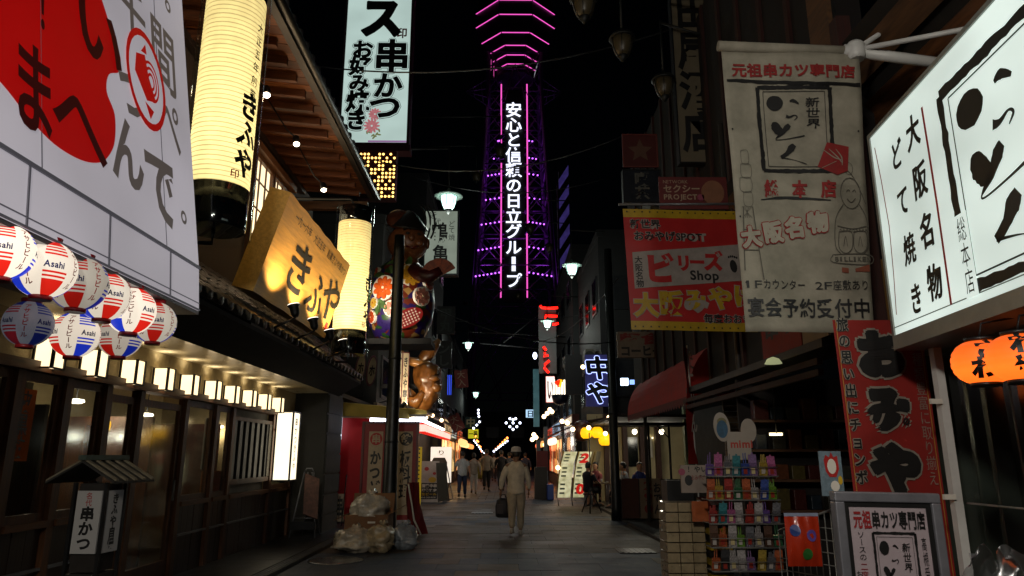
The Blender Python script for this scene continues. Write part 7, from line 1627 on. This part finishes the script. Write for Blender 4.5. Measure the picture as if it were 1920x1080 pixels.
    m = MB(); m.loft([E_((0, 0, jb), .195 if not female else .18, .15), E_((0, 0, hip+.02), .185, .145), E_((0, 0, hip+.2), .17 if not female else .15, .13), E_((0, .0, hip+.38), .20 if not female else .18, .14), E_((0, 0, sh_-.02), .20 if not female else .18, .11), E_((0, .005, sh_+.03), .13, .085), E_((0, .01, sh_+.075), .07, .065)]); crease(m.build('top', TP, t), .045)
    for k, s_ in enumerate((-1, 1)):
        el, w_ = wr[k]; a, b_, c = L(s_*(swd-.03), 0, sh_-.025), L(*el), L(*w_)
        m = MB(); pts = [a, a.lerp(b_, .5), b_, b_.lerp(c, .9)] if sleeve == 'long' else [a, a.lerp(b_, .45), a.lerp(b_, .8)]
        m.tube(pts, .07, 12, rs=[.085, .072, .06, .05] if sleeve == 'long' else [.08, .07, .068]); crease(m.build('sleeve', TP, t))
        kn, an, to = feet[k]; h0 = L(s_*.088, 0, hip-.02)
        m = MB(); m.tube([h0 + V(0,0,.04), h0.lerp(L(*kn), .5), L(*kn), L(*kn).lerp(L(*an), .5), L(*an) + V(0,0,.01)], .1, 14, rs=[.115, .105, .082, .072, .066] if not female else [.105, .09, .065, .055, .045]); crease(m.build('trouser_leg', BT, t))
        m = MB(); a = L(*an); m.loft([[V(a.x + rx_*math.cos(q), a.y + dy + ry_*math.sin(q), z_ + off.z + (an[2]-.09)) for q in [i*PI/7 for i in range(14)]] for z_, rx_, ry_, dy in ((.0, .042, .13, .06), (.03, .046, .135, .06), (.06, .04, .10, .03), (.10, .036, .045, 0))]); m.build('shoe', M('shoe '+shoes, shoes, .45), t)
    return t
g0 = PZ(968, 1004)
person('person in beige clothes and pale cap walking away with a dark bag in hand', (g0.x, g0.y, 0), 0, .99, '#d8ccb6', '#b3a58e', skin='#8a6248', stride=.13, arms=((-.02, .3), (.06, .1)), hat='#d0c6bc', shoes='#b8b0a4', hair='#1c1612')
# bag in hand
bc_ = V(g0.x-.27, g0.y+.03, 0)
t = thing('hand_bag', 'dark bag hanging from the left hand of the beige clad walker', 'bag', (bc_.x, bc_.y, .4)); m = MB()
m.loft([[bc_ + V(.15*k_*math.cos(a), .075*k_*math.sin(a), z) for a in [i*PI/8 for i in range(16)]] for z, k_ in ((.34, .75), (.37, 1), (.55, 1.05), (.68, .85), (.72, .4))]); m.build('bag_body', M('black bag cloth', '#17131a', .6, .3, 12, .3), t)
m = MB(); m.tube([bc_ + V(-.07, 0, .69), bc_ + V(-.03, 0, .79), bc_ + V(.04, 0, .79), bc_ + V(.08, 0, .69)], .012); m.build('handle', BLACK, t)
m = MB(); m.box((bc_.x-.13, bc_.y-.085, .42), (bc_.x-.0, bc_.y-.06, .6)); m.build('pocket', M('dark brown pocket', '#2c2024', .6), t)
folk = [((866, 933), 'person in pale grey T-shirt and blue jeans, far left of the walking group', dict(top='#a4aaae', bottom='#222c48', sleeve='short', stride=.2), 1.0),
        ((888, 926), 'person in cream top and white trousers walking away, second from left', dict(top='#a89c8c', bottom='#c0b8b0', female=True, stride=.08), .97),
        ((912, 920), 'tall person in a beige grey jumper and black trousers walking away', dict(top='#857c6e', bottom='#111114', stride=.08), 1.08),
        ((940, 920), 'person in dark clothes walking away, right of the beige jumper', dict(top='#16161a', bottom='#2c2e34', stride=.1), 1.05),
        ((955, 916), 'person in a grey top partly hidden behind the beige walker', dict(top='#4c5058', bottom='#20242c', stride=.05), 1.0)]
for (x, y), lab, kw, s_ in folk: g_ = PZ(x, y); person(lab, (g_.x, g_.y, 0), random.uniform(-.1, .1), s_, group='people walking away down the street', **kw)
m = MB(); g_ = PZ(898, 924); c = V(g_.x, g_.y-.2, .8); m.loft([[c + V(.14*k_*math.cos(a), .07*k_*math.sin(a), z) for a in [i*PI/6 for i in range(12)]] for z, k_ in ((-.2, .8), (0, 1), (.3, .9), (.5, .3))]); tag(m.build('yellow_bag', M('yellow bag', '#9a8a1c', .5)), 'dull yellow carrier bag held among the walking group', 'bag')
# diners
for i, (x, y, d, f, kw, lab) in enumerate(((1102, 880, 22.3, -.9, dict(top='#141620', bottom='#121214'), 'seated diner in dark jacket left of the terrace table'), (1117, 880, 23.0, 2.6, dict(top='#7c3438', bottom='#1c1c20', female=True), 'seated diner in a reddish checked shirt facing the table'),
        (1170, 880, 21.8, 1.3, dict(top='#b8bcc4', bottom='#1c1c20', hair='#0c0c0e'), 'seated diner in a white shirt half hidden by the black pole'), (1199, 878, 21.6, 3.0, dict(top='#1c2c6a', bottom='#141418', female=True), 'seated diner in a blue cardigan facing the street, right table'))):
    c = PY(x, y, d); t = person(lab, (c.x, d, .04), f, 1, seated=True, skin='#b08060', group='diners on the terrace', **kw)
    st = thing('stool', 'low stool under the %s diner' % ('dark jacketed', 'red shirted', 'white shirted', 'blue cardigan')[i], 'stool', (c.x, d, .04), 'terrace stools'); m = MB(); m.lathe((c.x, d, .0), [(.16, .40), (.17, .43), (.15, .45)], 16); m.build('seat', REDD, st)
    for a in (.8, 2.4, 3.9, 5.5): tube('leg', [(c.x+.12*math.cos(a), d+.12*math.sin(a), .40), (c.x+.16*math.cos(a), d+.16*math.sin(a), .04)], .014, METAL, st)
m = MB(); c = PY(1199, 885, 21.3); 
t = person if False else None
for i, (x, d) in enumerate(((1118, 22.6), (1185, 21.2))):
    c = PY(x, 900, d); t = thing('terrace_table', ('left' if i == 0 else 'right') + ' small table with plates and glasses on the terrace', 'table', (c.x, d, 0)); box('tabletop', (c.x-.4, d-.3, .72), (c.x+.4, d+.3, .75), M('pale table top', '#8c7a60', .4), t)
    for sx in (-1, 1):
        for sy in (-1, 1): tube('leg', [(c.x+sx*.35, d+sy*.25, .04), (c.x+sx*.35, d+sy*.25, .72)], .018, METAL, t)
    for k in range(5): m = MB(); q = V(c.x-.3+.15*k, d-.1+.08*(k % 3), .751); m.lathe(q, [(.03, 0), (.035, .11 if k % 2 else .02), (.032, .112 if k % 2 else .022)] if k % 2 else [(.04, 0), (.09, .02), (.085, .022)], 12); tag(m.build('glass' if k % 2 else 'plate', M('pale tableware', '#b8bcb8', .15)), '%s on the %s terrace table, %s' % ('drinking glass' if k % 2 else 'plate', ('left', 'right')[i], ('at the left end', 'second along', 'in the middle', 'fourth along', 'at the right end')[k]), 'glass' if k % 2 else 'plate')
# dark counter, blue crate and clutter by the neon side
box_ = box('dark_kiosk', (PY(1003, 900, 27).x, 27, 0), (PY(1026, 900, 27).x, 27.6, 1.15), M('dark kiosk brown', '#1a120f', .6)); tag(box_, 'dark waist high kiosk box right of the walking group', 'kiosk')
o = MB().box((PY(1026, 900, 26.5).x, 26.5, 0), (PY(1038, 900, 26.5).x, 26.9, .55)).build('blue_crate', M('blue plastic', '#123a8c', .4)); bevel(o, .02); tag(o, 'blue plastic crate beside the curved menu stand', 'crate')
o = MB().box((PY(1006, 860, 28).x, 28, 1.0), (PY(1028, 860, 28).x, 28.1, 1.75)).build('red_notice', M('dull red notice', '#6a1a18', .6)); tag(o, 'dull red notice above the dark kiosk', 'notice')
for i, (x0_, x1_, y0_, y1_, cl_, lab) in enumerate(((1006, 1014, 825, 900, '#5c6468', 'pale grey upright pipe casing left of the terrace'), (1020, 1027, 800, 880, '#7a8088', 'lighter grey upright casing beside the terrace'))):
    p, w_, h = facing(x0_, y0_, x1_, y1_, 29); m = MB(); p.box(m, 0, w_, -p.O.z, h, -.2, 0); tag(m.build('pipe_casing', M('casing '+cl_, cl_, .4)), lab, 'casing')
p, w_, h = facing(1048, 800, 1082, 846, 25.5); m = MB(); n = 16
for i in range(n): m.face([p.at(w_*i/n, -.8, .03*math.sin(i)), p.at(w_*(i+1)/n, -.8, .03*math.sin(i+1)), p.at(w_*(i+1)/n, h, .03*math.sin(i+1)), p.at(w_*i/n, h, .03*math.sin(i))])
tag(m.build('vinyl_door_curtain', clear('blueish vinyl', .25, (.75, .85, 1), .2)), 'bluish clear vinyl sheet left of the terrace tables', 'curtain')

# crumpled clear plastic at the lower right corner
from mathutils import noise as _n
m = MB(); c = PY(1880, 1060, 3.6)
m.grid(lambda a, b: c + V(-.22+.5*a, .1*_n.noise(V(a*4, b*4, 1)) - .1*b, -.25+.32*b + .07*_n.noise(V(a*6, b*3, 5)) + .05*_n.noise(V(a*15, b*9, 2))), 30, 14)
tag(m.build('crumpled_plastic', clear('cloudy plastic', .35, (.8, .8, .82), .3)), 'crumpled clear plastic sheet at the lower right corner', 'plastic sheet')

# ================================================================ LIT SHOPFRONTS far down both sides
def lit_front(X, y0, y1, side, label, warm, sign, aw, n=3):
    """side -1: left row (front faces +x), +1: right row"""
    t = thing('lit_shopfront', label, 'shop', (X, (y0+y1)/2, 0)); s_ = -side; rd = random.Random(int(y0*10)+side)
    bx = lambda a0, a1, ya, yb, za, zb: ((min(X+s_*a0, X+s_*a1), ya, za), (max(X+s_*a0, X+s_*a1), yb, zb))
    box('base', *bx(0, .25, y0, y1, 0, .5), M('shop base tile', '#4a4038', .5), t)
    box('fascia', *bx(0, .3, y0, y1, 2.5, 3.3), M('fascia '+sign[0], sign[0], .5), t)
    sg = box('sign_face', *bx(.3, .34, y0+.3, y1-.3, 2.6, 3.2), E('sign '+sign[1], sign[1], sign[2], .3, 3), t)
    pq = Panel((X+s_*.345, y0+.4 if side < 0 else y1-.4, 2.62), (0, -side, 0), (0, 0, 1)); letters(t, INK, lambda q: pq.row(q, sign[3], .2, y1-y0-1, .28, .45, d=.01, bold=.04))
    for k in range(n):
        a = y0 + (y1-y0)*(k+.08)/n; b_ = y0 + (y1-y0)*(k+.92)/n; f = box('window', *bx(.02, .2, a, b_, .5, 2.5), M('shop frame dark', '#1e1612', .5), t)
        box('pane', *bx(.205, .225, a+.1, b_-.1, .65, 2.38), E('lit pane '+warm[k % 2], warm[k % 2], .8, .6, 2.2), f)
        for q in range(3): box('hung_card', *bx(.23, .245, a+.15+q*(b_-a)*.27, a+.15+q*(b_-a)*.27+.22, 1.2+.25*rd.random(), 1.75+.25*rd.random()), M('card %d' % q, ('#a03020', '#c8b89a', '#2a2a2a')[q], .6), t)
    m = MB(); za = 2.48; m.face([V(X+s_*.3, y0, za+.25), V(X+s_*1.1, y0, za-.05), V(X+s_*1.1, y1, za-.05), V(X+s_*.3, y1, za+.25)]); o = m.build('awning', M('awning '+aw, aw, .8), t); q_ = o.modifiers.new('solid', 'SOLIDIFY'); q_.thickness = .03
    for k in range(int((y1-y0)/.9)):
        y = y0+.4+k*.9; m = MB(); m.lathe((X+s_*1.05, y, za-.3), [(.05, -.15), (.12, -.08), (.13, 0), (.12, .08), (.05, .15)], 10); m.build('awning_lantern', E('lantern '+warm[0], warm[0], 1.6, .1), t)
    ld = bpy.data.lights.new('shop', 'POINT'); ld.energy = 45; ld.color = hexc(warm[0]); ld.shadow_soft_size = .3; lo_ = bpy.data.objects.new('shop_light', ld); COL.objects.link(lo_); lo_.parent = t; lo_.location = (s_*.7, 0, 2.1)
lit_front(-3.0, 32.2, 36.8, -1, 'warm lit shopfront with row of lanterns beyond the orange bordered menu sign', ('#ffc27a', '#ffe6c0'), ('#5a1410', '#ffd8a0', .5, '串かつ酒場'), '#5a1814')
lit_front(-3.3, 38.2, 45, -1, 'yellowish lit shopfront second in the far left row', ('#ffd890', '#ff9a50'), ('#20262a', '#d8e4e0', .5, 'ホルモン焼'), '#2a3a34')
lit_front(-3.3, 46, 51.5, -1, 'orange lit shopfront farthest in the left row', ('#ff9a50', '#ffe0b0'), ('#5a1410', '#ff6a3a', .5, '居酒屋'), '#5a1814')
lit_front(3.2, 30.2, 34, 1, 'white lit shopfront below the noodle bowl sign on the right', ('#ffe8cc', '#ffb070'), ('#5a1410', '#fff0d8', .7, 'づぼらや'), '#6a1c14', 2)
lit_front(3.1, 35.4, 41, 1, 'amber lit shopfront below the small blue white sign on the right', ('#ffb060', '#ffe0b0'), ('#1c242c', '#b8dcff', .5, 'お食事処'), '#20303a')
lit_front(3.2, 42, 47, 1, 'reddish lit shopfront farthest in the right row', ('#ff7a4a', '#ffd8a0'), ('#5a1410', '#ff5a3a', .5, '麺処大'), '#5a1814')
wallsign(1000, 692, 1011, 800, 40, 'tall pale teal painted glow wall strip left of the white noodle sign', E('pale teal painted glow wall', '#5a8c94', .3, .4), '', INK, 'lit sign')  # light falling on this wall is put into its own glow
for k in range(3): wallsign(839+k*3, 703, 840+k*3, 740, 34+k*.3, '%s of three thin blue vertical light tubes left of the far lamps' % ('leftmost', 'middle', 'rightmost')[k], E('thin blue tube', '#3a5aff', .8, 0), '', INK, 'light tube', name='light_tube')
# more walkers far off
for (x, y), lab, kw in (((905, 905), 'far small walker between the two pale topped people', dict(top='#4a4038', bottom='#1c1c22')), ((926, 903), 'far small walker in a white top under the right lantern chain', dict(top='#a8a8a4', bottom='#2a2a30', female=True)), ((985, 908), 'far walker in dark blue just right of the beige walker', dict(top='#2a3450', bottom='#16161c'))):
    g_ = PZ(x, y); person(lab, (g_.x, g_.y, 0), 0, 1.0, stride=.08, **kw)
# cables over the street and small service boxes on the walls
cb = [((700, 300), 14, (1180, 250), 13), ((560, 120), 11, (1300, 40), 11), ((770, 330), 18, (1150, 330), 18), ((860, 560), 30, (1090, 590), 27), ((740, 540), 16, (1160, 640), 18), ((1000, 640), 30, (1160, 520), 18)]
for i, (a, ya, b, yb) in enumerate(cb):
    A_, B_ = PY(*a, ya), PY(*b, yb); m = MB(); m.tube([A_.lerp(B_, k/12) - V(0, 0, .5*(1-(2*k/12-1)**2)) for k in range(13)], .014, 5)
    tag(m.build('overhead_cable', M('cable rubber', '#15171a', .5)), '%s thin black cable sagging across the street' % ('nearest low', 'highest near', 'middle', 'far lowest', 'lower middle', 'steep diagonal')[i], 'cable')
for i, (x, y, z) in enumerate(((3.28, 13.4, 6.4), (3.28, 15.2, 5.3), (3.28, 10.6, 3.6), (3.6, 28, 5.2), (3.4, 36, 6.0))):
    t = thing('air_conditioner', '%s air conditioner unit fixed high on the right hand walls' % ('nearest', 'second', 'third', 'fourth', 'farthest')[i], 'air conditioner', (x, y, z)); box('casing', (x-.32, y, z), (x, y+.8, z+.55), M('aged cream casing', '#6a665a', .6, .3, 9), t)
    MB().lathe((x-.16, y-.012, z+.27), [(.2, 0), (.2, .01)], 20, axis=(0, 1, 0)).build('fan_grille', BLACK, t); box('bracket', (x-.3, y+.1, z-.06), (x, y+.16, z-.005), STEEL, t)
for i, (y, x) in enumerate(((6.1, 3.2), (9.8, 3.3), (16.6, 3.3))): tag(tube('drain_pipe', [(x, y, .1), (x, y, 6.5)], .04, M('old pipe', '#3a3632', .6)), '%s drain pipe running up the right hand wall' % ('nearest', 'middle', 'farthest')[i], 'pipe')

# gum spots, stains and drain slots on the paving
m = MB(); rd = random.Random(3)
for k in range(70):
    x, y = rd.uniform(-2.8, 2.6), rd.uniform(8, 26); r_ = rd.uniform(.015, .035); m.face([V(x+r_*math.cos(a)*(1+.2*math.sin(a*3+k)), y+r_*math.sin(a), .0125) for a in [i*PI/5 for i in range(10)]])
tag(m.build('gum_spots', M('old gum', '#17140f', .7)), None, None, None, 'stuff')
for i, (x, y) in enumerate(((2.2, 12.4), (-.6, 20.5))):
    t = thing('drain_cover', ('near' if i == 0 else 'far') + ' square iron drain cover set in the street paving', 'drain cover', (x, y, .012), 'iron covers in the paving'); box('frame', (x-.3, y-.3, .004), (x+.3, y+.3, .014), M('iron cover', '#2c2b2a', .35, metal=.7), t)
    for k in range(6): box('bar', (x-.26+k*.09, y-.26, .015), (x-.22+k*.09, y+.26, .02), M('iron cover', '#2c2b2a'), t)
